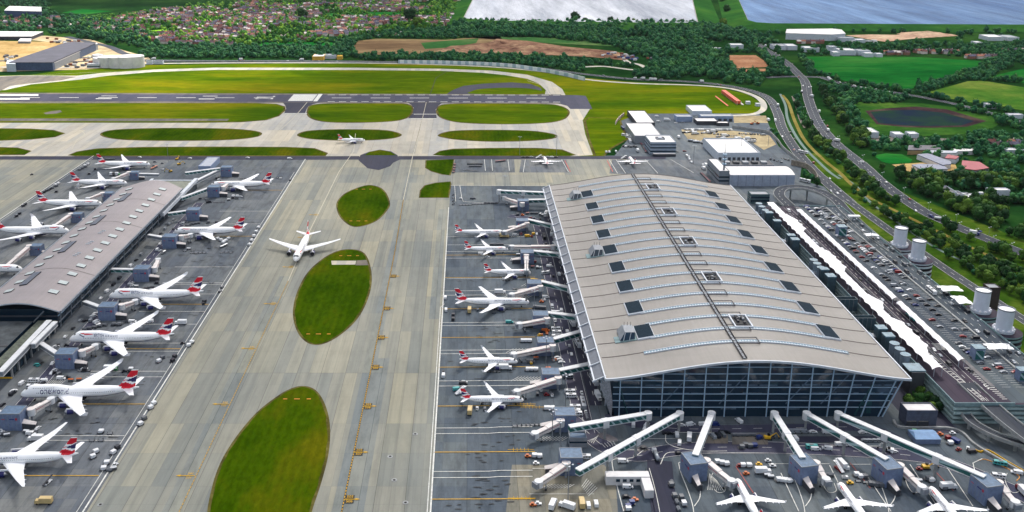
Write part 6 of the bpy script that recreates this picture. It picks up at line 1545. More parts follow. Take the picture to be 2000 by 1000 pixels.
NEAR_TREES = [t for t in NEAR_TREES if not (t[0] > 270 and t[0] < 372 and 470 < t[1] < 845 and 'corner' not in t[3]) and not near_line(t[:2], [(355.5, 737), (354, 570)], 14)]
NEAR_TREES.sort(key=lambda t: -(t[2] / math.hypot(t[0], t[1])) - (1 if 'corner' in t[3] else 0) - (.5 if V(t[0], t[1])[0] < 2010 else 0))
own, rest = NEAR_TREES[:290], NEAR_TREES[290:]
tmpl = None
for k, (x, y, r, nm_) in enumerate(own):
    o = empty('tree', (x, y, 0.02), rz=rt.random() * 6.28, label='round leafy green tree growing ' + nm_, cat='tree', group='leafy trees ' + nm_)
    c = bpy.data.objects.new('crown', NEARV[k % 7]); COL.objects.link(c); c.parent = o; c.scale = (r, r, r * (.9 + .3 * rt.random())); c.location = (0, 0, r * .15)
    t = bpy.data.objects.new('trunk', TRUNK); COL.objects.link(t); t.parent = o; t.scale = (r, r, r)
def wood(name, trees, m, label, cat='wood'):
    VS, FS = [], []; base = 0
    for i, (x, y, r) in enumerate(trees):
        v_, f_ = WOODV[(i * 7 + int(x)) % 10]; a = (i * 2.399) % 6.283; ca, sa = math.cos(a), math.sin(a)
        q = v_ @ np.array(((ca, -sa, 0), (sa, ca, 0), (0, 0, .75 + .7 * ((i * 37) % 10) / 10))) * r + np.array((x, y, -r * .34)); VS.append(q); FS.append(f_ + base); base += len(v_)
    if not VS: return
    me = mesh_np(name, np.concatenate(VS), np.concatenate(FS), m); o = bpy.data.objects.new(name, me); COL.objects.link(o)
    tag(o, label, cat, None, 'stuff'); return o
wood('roadside_wood', fill([(2080, 600), (2200, 600), (2600, 760), (2600, 1100), (2300, 900), (2080, 740)], 9, .75, 3, 5.5), LEAF_W, 'green belt of trees beyond the right edge of the photo')
wood('roadside_wood', [t[:3] for t in rest], LEAF_W, 'dense green belt of trees along the roads on the right')
wood('wood', fill([(880, 52), (905, 44), (1100, 46), (1360, 48), (1420, 54), (1470, 66), (1530, 84), (1500, 84), (1530, 108), (1556, 138), (1552, 150), (1500, 150), (1480, 168), (1380, 158), (1240, 151), (1236, 138), (1262, 126), (1300, 118), (1240, 108), (1180, 86), (1060, 74), (960, 72), (880, 73)], 10.5, .95, 4.5, 8.5, clump=-.3), LEAF_W, 'broad dark wood between the reservoirs and the perimeter road')
wood('tree_belt', fill([(690, 107.5), (760, 108), (860, 107), (960, 108), (1060, 113), (1140, 120), (1200, 122), (1190, 128), (1142, 128), (1140, 142), (1060, 131), (980, 125), (860, 119.5), (700, 117.5)], 10, .92, 4, 7), LEAF_W, 'dark belt of trees behind the noise barrier')
wood('tree_belt', fill([(262, 108), (300, 94), (400, 90), (480, 94), (640, 92), (690, 96), (700, 112), (600, 116), (560, 114), (400, 115), (275, 113)], 10, .93, 4, 7), LEAF_W, 'dark belt of trees between the far road and the suburb')
wood('tree_belt', fill([(640, 80), (690, 74), (740, 68), (760, 62), (880, 56), (1000, 60), (1100, 72), (1000, 71), (880, 76), (740, 75), (700, 80), (690, 92), (655, 92)], 11, .85, 4, 7), LEAF_W, 'hedge trees curving round the brown ploughed field')
wood('wood', fill([(-150, 24), (90, 24), (130, 34), (220, 44), (300, 70), (340, 84), (300, 95), (240, 90), (180, 80), (90, 66), (-150, 68)], 13, .8, 5, 8, clump=-.2), LEAF_W, 'scattered dark wood in the top left behind the sand yard')
wood('wood', fill([(-150, -2), (60, -2), (100, 8), (95, 20), (-150, 22)], 15, .7, 5, 9, clump=-.1), LEAF_W, 'distant tree lines in the top left corner')
wood('wood', fill([(1560, 96), (1590, 90), (1700, 88), (1800, 84), (1960, 90), (2150, 84), (2150, 118), (2000, 126), (1960, 118), (1900, 112), (1800, 108), (1700, 106), (1590, 110), (1575, 106)], 14, .62, 4, 8, clump=-.1), LEAF_W, 'dark trees mixed with roofs above the right meadow')
wood('wood', fill([(1500, 64), (1560, 61), (1700, 62), (1900, 62), (2150, 62), (2150, 76), (1870, 78), (1850, 66), (1640, 66), (1540, 67), (1500, 78)], 15, .5, 4, 8, clump=-.05), LEAF_W, 'loose tree line at the foot of the right reservoir bank')
for px, lab in (([(1595, 142), (1650, 160), (1720, 168), (1775, 178), (1900, 200), (1990, 222), (1990, 226), (1900, 206), (1770, 184), (1640, 166), (1598, 150)], 'hedge of trees along the lower edge of the right meadow'),
                ([(1775, 176), (1800, 166), (1900, 136), (1930, 120), (1960, 112), (1975, 130), (1935, 150), (1880, 157), (1815, 180)], 'thick hedgerow climbing between the right meadow and the lower pasture'),
                ([(1880, 158), (1930, 152), (2000, 160), (2150, 172), (2150, 180), (2000, 170), (1925, 158)], 'hedgerow above the lower right pasture'),
                ([(1560, 112), (1572, 108), (1592, 138), (1600, 150), (1580, 148)], 'trees along the left edge of the right meadow'),
                ([(1595, 165), (1650, 172), (1720, 182), (1830, 200), (1960, 232), (2100, 266), (2150, 300), (2150, 400), (2050, 420), (1960, 400), (1850, 370), (1760, 345), (1700, 300), (1660, 250), (1640, 215), (1605, 180)], 'wide bushy wood right of the dual carriageway'),
                ([(1880, 90), (2000, 88), (2150, 90), (2150, 130), (2000, 128), (1940, 112)], 'dark trees round the houses at the right edge')):
    wood('hedgerow', fill(px, 8.5, .92 if 'wide' in lab else .9, 3.2, 6.6, clump=-.25 if 'wide' in lab else 0), LEAF_W, lab)
wood('shrubbery', fill([(1180, 126), (1232, 124), (1250, 130), (1230, 134), (1185, 132)], 9, .7, 3, 5, excl=True), LEAF_W, 'bushes inside the road loop behind the noise barrier')
# suburb
TILE = [plain('roof_tile_red', (112, 62, 60), .8, wear=.3), plain('roof_tile_brown', (78, 54, 62), .8, wear=.3), plain('roof_tile_grey', (96, 92, 112), .8, wear=.3), plain('roof_tile_pink', (170, 112, 92), .8, wear=.25), plain('roof_pale', (206, 196, 190), .8, wear=.2)]
RI = [0, 1, 2, 4, 3, 1, 2, 0]
RENDER_ = [plain('house_brick', (140, 98, 82), .85, wear=.2), plain('house_render', (206, 198, 190), .8, wear=.15)]
def house_mb(w_, d_, h_, rf, wl, rise=3.2):
    b = MB(); b.box(-w_ / 2, w_ / 2, -d_ / 2, d_ / 2, 0, h_, wl)
    b.add([(-w_ / 2 - .3, -d_ / 2 - .4, h_), (w_ / 2 + .3, -d_ / 2 - .4, h_), (w_ / 2 + .3, d_ / 2 + .4, h_), (-w_ / 2 - .3, d_ / 2 + .4, h_), (-w_ / 2 - .3, 0, h_ + rise), (w_ / 2 + .3, 0, h_ + rise)], [(0, 1, 5, 4), (2, 3, 4, 5), (0, 4, 3), (1, 2, 5)], rf)
    b.box(w_ / 2 - 1.6, w_ / 2 - .6, -.5, .5, h_ + rise - 1, h_ + rise + 1.1, wl); return b
HM = []
for i in range(8): HM.append(house_mb(8 + 2.5 * (i % 3), 7 + (i % 2) * 1.5, 5.0, TILE[RI[i]], RENDER_[(i // 4) % 2]).mesh('house'))
rh = random.Random(77); houses = []
SUB = [([(170, 52), (260, 28), (420, 8), (540, -8), (905, -12), (885, 30), (868, 52), (740, 60), (700, 70), (650, 79), (560, 80), (480, 90), (330, 88), (250, 70)], .86), ([(330, 84), (480, 92), (540, 84), (660, 78), (690, 76), (560, 80)], .5), ([(-80, 38), (120, 36), (180, 44), (230, 66), (170, 62), (90, 58), (-80, 62)], .4)]
MEAD = [poly_px(p) for p in ([(495, 5), (560, 2), (620, 6), (570, 13)], [(284, 55), (340, 54), (356, 64), (296, 68)], [(616, 25), (680, 22), (866, 22), (852, 33), (640, 34)], [(376, 36), (430, 34), (444, 43), (390, 46)], [(540, 58), (568, 60), (540, 84), (524, 82)])]
for px, keep in SUB:
    poly = poly_px(px); xs = [p[0] for p in poly]; ys = [p[1] for p in poly]
    y = min(ys)
    while y < max(ys):
        x = min(xs); row = int(y)
        while x < max(xs):
            blk = (int(x // 170), int(y // 190)); h = (blk[0] * 73 + blk[1] * 151) % 97 / 97; ang = (h - .5) * .9
            p = (x + (rh.random() - .5) * 4 + math.sin(y * .01) * 20, y + (rh.random() - .5) * 4 + math.sin(x * .012 + h * 6) * 14); x += 11.5
            if h < .1 or rh.random() > keep or not inside(p, poly) or any(inside(p, m_) for m_ in MEAD): continue
            if mn.noise(Vector((p[0] * .006, p[1] * .006, 1.7))) > .30: continue
            houses.append((p[0], p[1], ang + (math.pi / 2 if rh.random() < .12 else 0)))
        y += 22
for (u, v) in [(1890 + i * 7.5, 113.5 + (i % 2)) for i in range(10)] + [(1790 + i * 7, 103 + (i % 3)) for i in range(12)] + [(1730 + i * 8, 106 + i % 2) for i in range(6)] + [(1955 + i * 6, 102) for i in range(8)] + [(1935 + i * 9, 284 + (i % 2) * 5) for i in range(7)] + [(1560 + i * 9, 85) for i in range(6)]:
    houses.append((*P(u, v), (rh.random() - .5) * .3))
houses.sort(key=lambda h: math.hypot(h[0], h[1]))
COLN = ['red-tiled', 'brown-tiled', 'grey-roofed', 'orange-brown-roofed', 'pale-roofed']; WLN = ['brick', 'pale-walled']
for k, (x, y, a) in enumerate(houses[:285]):
    i = rh.randrange(8); u, v = V(x, y)
    where = 'in the estate nearest the far road' if u < 700 and v > 60 else ('in the suburb left of the left reservoir' if u < 1000 else 'among trees above the right meadow' if v < 200 else 'near the right edge')
    o = bpy.data.objects.new('house', HM[i]); COL.objects.link(o); o.location = (x, y, 0); o.rotation_euler = (0, 0, a)
    tag(o, f'small {COLN[RI[i]]} {WLN[(i // 4) % 2]} house {where}', 'house', f'{COLN[RI[i]]} {WLN[(i // 4) % 2]} houses {where}')
BHM = [HM[i] for i in range(8)]
b = MB()
for k, (x, y, a) in enumerate(houses[285:]):
    me = HM[(k * 5 + int(abs(x))) % 8]; ca, sa = math.cos(a), math.sin(a); o0 = len(b.v)
    b.v.extend([(x + v.co.x * ca - v.co.y * sa, y + v.co.x * sa + v.co.y * ca, v.co.z) for v in me.vertices])
    for p in me.polygons: b.f.append(tuple(i + o0 for i in p.vertices)); b.mi.append(b.mat(me.materials[p.material_index])); b.smooth.append(False)
b.build('distant_houses', label='countless tiny roofs of the suburb stretching to the top of the photo', cat='houses', kind='stuff')
wood('suburb_trees', fill([(120, 40), (260, 26), (420, 6), (540, -10), (905, -12), (885, 30), (868, 54), (740, 62), (700, 74), (650, 84), (560, 86), (480, 94), (330, 92), (240, 74), (170, 60)], 12, .56, 3.0, 7.6, clump=-.25), LEAF_S, 'bright green garden trees scattered among the suburb roofs')
wood('field_trees', fill([(500, 82), (560, 80), (660, 81), (660, 84), (560, 83), (500, 86)], 9, .7, 3, 5), LEAF_W, 'low hedge above the green strip beside the suburb')
for (u, v, r) in ((1124, 43, 13), (1142, 45, 7), (1410, 4, 9), (1420, 24, 11), (1412, 52, 10), (1192, 46, 8), (1238, 46, 7), (1262, 47, 6), (1330, 48, 7), (800, 42, 16), (812, 52, 12), (592, 36, 14)):
    x, y = P(u, v); o = empty('tree', (x, y, 0.02), label='lone dark tree at ' + {1124: 'the left reservoir shore, the tallest', 1142: 'the left reservoir shore, right of the tallest', 1410: 'the top of the strip between reservoirs', 1420: 'the middle of the strip between reservoirs', 1412: 'the foot of the strip between reservoirs', 800: 'the suburb edge, large and round', 812: 'the suburb edge, beside the largest one', 592: 'the centre of the suburb, big and dark'}.get(u, 'the lower shore of the left reservoir'), cat='tree', group='dark trees standing apart in the distance')
    c = bpy.data.objects.new('crown', NEARV[int(u) % 7]); COL.objects.link(c); c.parent = o; c.scale = (r, r, r); t = bpy.data.objects.new('trunk', TRUNK); COL.objects.link(t); t.parent = o; t.scale = (r, r, r)
# school, sheds and yards on the right
REDR = plain('red_roof', (142, 44, 58), .6, wear=.15); 
pbld('school_building', [(1876, 339), (1904, 342), (1930, 338), (1912, 326), (1878, 323)], 5, 'red-roofed low building in the wood near the right edge', GREY, REDR)
pbld('school_building', [(1844, 318), (1866, 320), (1872, 315), (1850, 311)], 5, 'small red-roofed block inside the grey-roofed school court', WALL_W, REDR)
pbld('school_building', [(1790, 311), (1840, 332), (1856, 330), (1856, 325), (1812, 309)], 5, 'long grey-roofed school wing with a white edge', ROOF_W, plain('school_grey', (110, 116, 136), .6, wear=.2))
pbld('school_building', [(1812, 308), (1866, 308), (1870, 304), (1816, 303)], 5, 'pale grey-roofed upper school wing', ROOF_W, MC['pale_grey_roof'])
pbld('school_building', [(1780, 330), (1800, 340), (1850, 338), (1840, 330), (1796, 328)], 4, 'slate-roofed lower school wing by the sandy yard', ROOF_W, MC['school_grey'])
pbld('school_building', [(1772, 302), (1835, 302), (1838, 293), (1774, 293)], 5, 'dark-roofed brick school block above the green pitch', plain('ochre_wall', (170, 140, 100), .8), DKR)
pbld('school_building', [(1860, 303), (1904, 302), (1904, 297), (1862, 298)], 4, 'narrow white-roofed wing right of the school court', ROOF_W, ROOF_W)
for k, (u0, u1, v, d, h, l) in enumerate(((1693, 1716, 270, 26, 7, 'largest white shed by the gravel yard below the pond'), (1748, 1766, 271, 16, 5, 'middle white shed below the pond'), (1776, 1794, 270, 14, 5, 'rightmost white shed below the pond'), (1933, 1972, 382, 9, 5, 'long white-roofed glasshouse near the right edge'), (1849, 1868, 388, 22, 6, 'dark-roofed barn beside the scrapyard'), (1870, 1882, 390, 12, 5, 'blue-white shed beside the dark barn'), (1903, 1916, 412, 8, 4, 'small white cabin below the scrapyard'), (1928, 1950, 213, 12, 6, 'white box shed in the hedge below the pasture'), (1970, 1998, 232, 10, 5, 'long pale shed at the right edge below the pasture'), (1966, 2000, 302, 10, 5, 'white mobile building at the right edge in the wood'), (1428, 1452, 95, 22, 7, 'pale-roofed house in the wood above the brown field'))):
    building('shed', *bpx(u0, u1, v, d), h, l, roof=DKR if 'dark' in l else ROOF_W, wall=WALL_W)
# scrapyard and caravan clutter as countable boxes
rc = random.Random(9)
SCOL = [plain('caravan_white', (206, 208, 210), .5), plain('scrap_blue', (50, 70, 130), .6), plain('scrap_grey', (110, 112, 120), .6), plain('scrap_rust', (130, 74, 56), .8)]
SN = ['white', 'blue', 'grey', 'rust-red']
def clutter(px, n, name, where, w_=7, cols=(0, 0, 2)):
    poly = poly_px(px); xs = [p[0] for p in poly]; ys = [p[1] for p in poly]; k = 0; tr = 0
    while k < n and tr < 4000:
        tr += 1; p = (rc.uniform(min(xs), max(xs)), rc.uniform(min(ys), max(ys)))
        if not inside(p, poly): continue
        c = rc.choice(cols); L_ = w_ * rc.uniform(.6, 1.2); b = MB(); b.box(-L_ / 2, L_ / 2, -1.6, 1.6, .5, 3.2, SCOL[c]); b.box(-L_ / 2 + .8, L_ / 2 - .8, -1.3, 1.3, 3.2, 3.7, SCOL[c]); b.box(-L_ / 2 + .6, L_ / 2 - .6, -1.4, 1.4, 0, .5, DGREY)
        b.build(name, loc=(p[0], p[1], .42), rz=rc.uniform(-.5, .5), label=f'{SN[c]} {name.replace("_", " ")} {where}', cat=name.replace('_', ' '), group=f'{name.replace("_", " ")}s {where}'); k += 1
clutter([(1870, 384), (1930, 378), (1935, 392), (1880, 396)], 22, 'scrap_vehicle', 'in the scrapyard near the right edge', 6, (0, 0, 1, 2))
clutter([(1150, 108), (1200, 104), (1275, 116), (1240, 119), (1180, 112)], 26, 'scrap_vehicle', 'at the right end of the quarry', 7, (1, 3, 3, 0, 2))
clutter([(720, 68), (800, 62), (845, 66), (800, 71), (730, 72)], 22, 'caravan', 'in the park above the ploughed field', 9, (0, 0, 3))
clutter([(1386, 96), (1410, 94), (1408, 101), (1388, 102)], 8, 'parked_van', 'in the wood clearing above the brown field', 6, (0, 0, 1))
clutter([(1640, 84), (1712, 80), (1712, 86), (1650, 86)], 12, 'lorry_trailer', 'in front of the long vaulted hall', 10, (0, 0, 2))
clutter([(90, 76), (150, 80), (180, 92), (150, 90), (100, 84)], 22, 'lorry_trailer', 'on the sand behind the charcoal hangar', 9, (0, 0, 2, 3))
clutter([(120, 132), (165, 118), (195, 104), (215, 112), (180, 126), (150, 135)], 20, 'container', 'between charcoal hangar and fuel tanks', 9, (0, 2, 3, 0))
clutter([(0, 104), (40, 112), (20, 120), (0, 122)], 8, 'container', 'on the sand at the left edge', 9, (0, 2))
clutter([(940, 50), (1090, 52), (1090, 57), (940, 55)], 14, 'caravan', 'in the row under the left reservoir bank', 12, (0, 0, 0))
# ================================================================== VEHICLES, EQUIPMENT AND POSTS
PAINTS = {'white': plain('paint_white', (216, 218, 220), .35, wear=.06), 'silver': plain('paint_silver', (150, 156, 164), .3, .3, wear=.08), 'dark': plain('paint_dark', (34, 36, 44), .3, wear=.05),
          'blue': plain('paint_blue', (30, 50, 110), .35, wear=.06), 'red': plain('paint_red', (124, 30, 36), .35, wear=.06), 'yellow': plain('paint_yellow', (212, 166, 36), .4, wear=.1), 'orange': plain('paint_orange', (190, 96, 36), .45, wear=.12),
          'teal': plain('paint_teal', (60, 150, 150), .35, wear=.06), 'beige': plain('paint_beige', (196, 172, 120), .5, wear=.1), 'grey': plain('paint_grey', (96, 100, 106), .5, wear=.12), 'green': plain('paint_green', (60, 130, 80), .5, wear=.1)}
def hull(b, prof, w_, m, wt=None, taper=.12):
    """side profile (x, z) extruded across w_, narrowing upwards"""
    zt = max(z for _, z in prof); L = []; Rr = []
    for x, z in prof:
        k = (w_ / 2) * (1 - taper * max(0, (z - .8)) / max(.5, zt - .8)) if zt > .9 else w_ / 2
        L.append((x, k, z)); Rr.append((x, -k, z))
    n = len(prof); b.add(L + Rr, [(i, (i + 1) % n, n + (i + 1) % n, n + i) for i in range(n)] + [tuple(range(n))[::-1], tuple(range(n, 2 * n))], m)
def wheels(root, xs, w_, r, parts, b):
    for x in xs:
        for sg in (1, -1):
            bb = MB() if parts else b
            bb.rod((x, sg * (w_ / 2 - .22), r), (x, sg * (w_ / 2 + .02), r), r, A_TYRE, 10)
            if parts: bb.build('wheel', root)
def vehicle_mesh(kind, pc, parts):
    """builds one vehicle at the origin heading +x; returns its tree"""
    m = PAINTS[pc]; root = empty(kind) if parts else None; b = MB()
    def glass(boxes, name='window'):
        for bx in boxes:
            bb = MB() if parts else b
            bb.box(*bx, A_DARK)
            if parts: bb.build(name, root)
    if kind == 'car':
        hull(b, [(-2.15, .35), (2.15, .35), (2.2, .7), (1.2, .95), (.55, 1.42), (-1.1, 1.45), (-1.9, 1.02), (-2.2, .9)], 1.8, m)
        g = MB() if parts else b
        hull(g, [(-1.82, 1.0), (1.16, .97), (.56, 1.36), (-1.1, 1.39)], 1.83, A_DARK, taper=.1); 
        if parts: g.build('window_band', root)
        b.box(-1.0, .5, -.68, .68, 1.42, 1.47, m); wheels(root, (-1.35, 1.35), 1.8, .33, parts, b)
    elif kind == 'van':
        hull(b, [(-2.7, .4), (2.6, .4), (2.7, .95), (1.9, 1.25), (1.35, 2.05), (-2.6, 2.15), (-2.72, 1.9)], 2.0, m, taper=.06)
        glass([(1.42, 1.82, -.86, .86, 1.3, 1.85), (.4, 1.3, -1.005, 1.005, 1.25, 1.75)]); wheels(root, (-1.8, 1.7), 2.0, .37, parts, b)
    elif kind == 'minibus':
        hull(b, [(-3.4, .45), (3.2, .45), (3.35, 1.1), (2.8, 2.4), (-3.3, 2.5), (-3.42, 2.2)], 2.2, m, taper=.05)
        glass([(2.86, 3.2, -.95, .95, 1.3, 2.2)] + [(-3 + q * 1.5, -1.9 + q * 1.5, -1.1, 1.1, 1.35, 2.05) for q in range(4)]); wheels(root, (-2.3, 2.2), 2.2, .4, parts, b)
        b.box(-1.5, .5, -.5, .5, 2.48, 2.7, PAINTS['grey'])
    elif kind == 'bus':
        hull(b, [(-6, .45), (6, .45), (6.05, 1.0), (5.9, 3.1), (-6, 3.15), (-6.05, 2.6)], 2.55, m, taper=.03)
        glass([(5.75, 6.08, -1.1, 1.1, 1.1, 2.7)] + [(-5.6 + q * 1.9, -4.0 + q * 1.9, -1.27, 1.27, 1.5, 2.5) for q in range(6)]); wheels(root, (-3.8, 3.9), 2.55, .5, parts, b)
        b.box(-2.2, -.4, -.7, .7, 3.12, 3.38, PAINTS['dark']); b.box(2, 3.2, -.6, .6, 3.1, 3.3, PAINTS['grey'])
    elif kind in ('box_truck', 'catering_truck'):
        z0 = 1.0; cab = MB() if parts else b
        b.box(-4.2, 4.0, -1.0, 1.0, .55, .9, PAINTS['dark']); b.box(-4.2, 1.9, -1.25, 1.25, z0, z0 + 2.7, PAINTS['white'] if pc not in ('beige', 'yellow') else m)
        hull(cab, [(2.1, .6), (4.2, .6), (4.25, 1.5), (3.9, 2.4), (2.1, 2.45)], 2.2, m if pc != 'white' else PAINTS['white'], taper=.05)
        if parts: cab.build('cab', root)
        glass([(3.95, 4.22, -.9, .9, 1.5, 2.2)], 'windscreen'); wheels(root, (-2.9, 3.0), 2.3, .48, parts, b)
    elif kind == 'tug':
        hull(b, [(-1.6, .35), (1.7, .35), (1.7, .95), (.4, 1.05), (-1.6, 1.0)], 1.5, m, taper=0)
        b.box(-.9, .3, -.6, .6, 1.0, 1.75, A_DARK); b.box(-1.0, .45, -.68, .68, 1.75, 1.85, m); wheels(root, (-1.0, 1.05), 1.5, .35, parts, b)
    elif kind == 'baggage_dolly':
        b.box(-1.5, 1.5, -.8, .8, .42, .58, PAINTS['grey']); b.rod((1.5, 0, .5), (2.3, 0, .35), .05, PAINTS['dark']); wheels(root, (-1.0, 1.0), 1.6, .25, parts, b)
        for q in (-1.45, 1.4): b.box(q, q + .06, -.8, .8, .58, 1.5, PAINTS['grey'])
    elif kind == 'container_dolly':
        b.box(-1.9, 1.9, -1.2, 1.2, .4, .6, PAINTS['dark']); wheels(root, (-1.3, 1.3), 2.0, .25, parts, b)
        c = MB() if parts else b; c.prism([(-1.0, -1.1), (1.0, -1.1), (1.0, 1.1), (-1.0, 1.1)], .62, 2.2, m); hull(c, [(1.0, .9), (1.6, 1.35), (1.6, 2.15), (1.0, 2.2)], 2.2, m, taper=0)
        if parts: c.build('cargo_container', root)
    elif kind == 'covered_cart':
        b.box(-1.6, 1.6, -.8, .8, .4, .6, PAINTS['dark']); b.box(-1.5, 1.5, -.75, .75, .6, 1.7, PAINTS['grey']); wheels(root, (-1.1, 1.1), 1.6, .27, parts, b)
        c = MB() if parts else b; c.add([(-1.6, -.85, 1.7), (1.6, -.85, 1.7), (1.6, .85, 1.7), (-1.6, .85, 1.7), (-1.5, 0, 2.1), (1.5, 0, 2.1)], [(0, 1, 5, 4), (2, 3, 4, 5), (0, 4, 3), (1, 2, 5)], m)
        if parts: c.build('hood', root)
    elif kind == 'tanker':
        b.box(-5.5, 5.4, -.9, .9, .55, .85, PAINTS['dark']); b.lathe_x([(-5.4, .2), (-5.3, 1.1), (2.4, 1.1), (2.5, .2)], m, 14, (0, 0, 1.95))
        cab = MB() if parts else b; hull(cab, [(3.1, .6), (5.4, .6), (5.45, 1.5), (5.1, 2.6), (3.1, 2.6)], 2.3, PAINTS['white'], taper=.05)
        if parts: cab.build('cab', root)
        glass([(5.1, 5.42, -.95, .95, 1.5, 2.3)], 'windscreen'); wheels(root, (-4.2, -2.9, 4.2), 2.3, .5, parts, b)
    elif kind == 'belt_loader':
        b.box(-2.6, 2.4, -.9, .9, .4, .9, m); wheels(root, (-1.7, 1.6), 1.8, .38, parts, b)
        c = MB() if parts else b; c.bar((-3.8, .1, .9), (3.8, .1, 2.6), .9, .25, PAINTS['dark'])
        if parts: c.build('conveyor', root)
        b.box(-1.8, -.6, -.9, -.2, .9, 1.9, A_DARK)
    elif kind == 'passenger_steps':
        b.box(-3.2, 2.6, -1.1, 1.1, .4, 1.0, m); wheels(root, (-2.2, 1.8), 2.1, .4, parts, b)
        c = MB() if parts else b; c.bar((-3.6, 0, .6), (2.4, 0, 3.3), 1.8, .35, PAINTS['white']); c.box(2.4, 4.0, -1.0, 1.0, 3.3, 3.5, PAINTS['white'])
        for s in (-.95, .95): c.rod((-3.6, s, 1.6), (2.4, s, 4.5), .07, PAINTS['grey'], 4); c.rod((2.4, s, 4.5), (4, s, 4.5), .07, PAINTS['grey'], 4)
        if parts: c.build('stairway', root)
    elif kind == 'excavator':
        for s in (-1.1, 1.1): b.box(-2, 2, s - .3, s + .3, 0, .8, PAINTS['dark'])
        b.box(-1.9, 1.4, -1.3, 1.3, .9, 2.0, m); b.box(0, 1.3, .1, 1.2, 2.0, 2.9, A_DARK)
        c = MB() if parts else b; c.rod((1.2, -.3, 1.8), (4.4, -.3, 4.2), .28, m); c.rod((4.4, -.3, 4.2), (6.2, -.3, 1.6), .22, m); c.box(5.6, 6.6, -.9, .3, .7, 1.6, PAINTS['dark'])
        if parts: c.build('boom', root)
    elif kind == 'ground_power_unit':
        b.box(-1.4, 1.4, -.75, .75, .45, 1.6, m); b.box(-1.2, .2, -.6, .6, 1.6, 1.75, PAINTS['grey']); wheels(root, (-.9, .9), 1.5, .3, parts, b)
    elif kind == 'sweeper_set':
        pass
    if parts: b.build('body', root); return snap(root)
    o = b.build(kind); return (o, [])
VT = {}; VEH = []
def veh(kind, u, v, hdg, pc, z=0.0, zone=None, jit=0.0, wx=None):
    x, y = wx if wx else P(u, v, z)
    VEH.append(dict(k=kind, x=x, y=y, z=z, h=hdg, c=pc, zone=zone, u=u, v=v))
rv = random.Random(33)
def vw(kind, x, y, hdg, pc, z=0.0, zone=None): u, v = V(x, y, z); veh(kind, u, v, hdg, pc, z, zone, wx=(x, y))
W, Dk, G_, Bl, Re, Ye, Or, Si, Te, Be = 'white', 'dark', 'grey', 'blue', 'red', 'yellow', 'orange', 'silver', 'teal', 'beige'
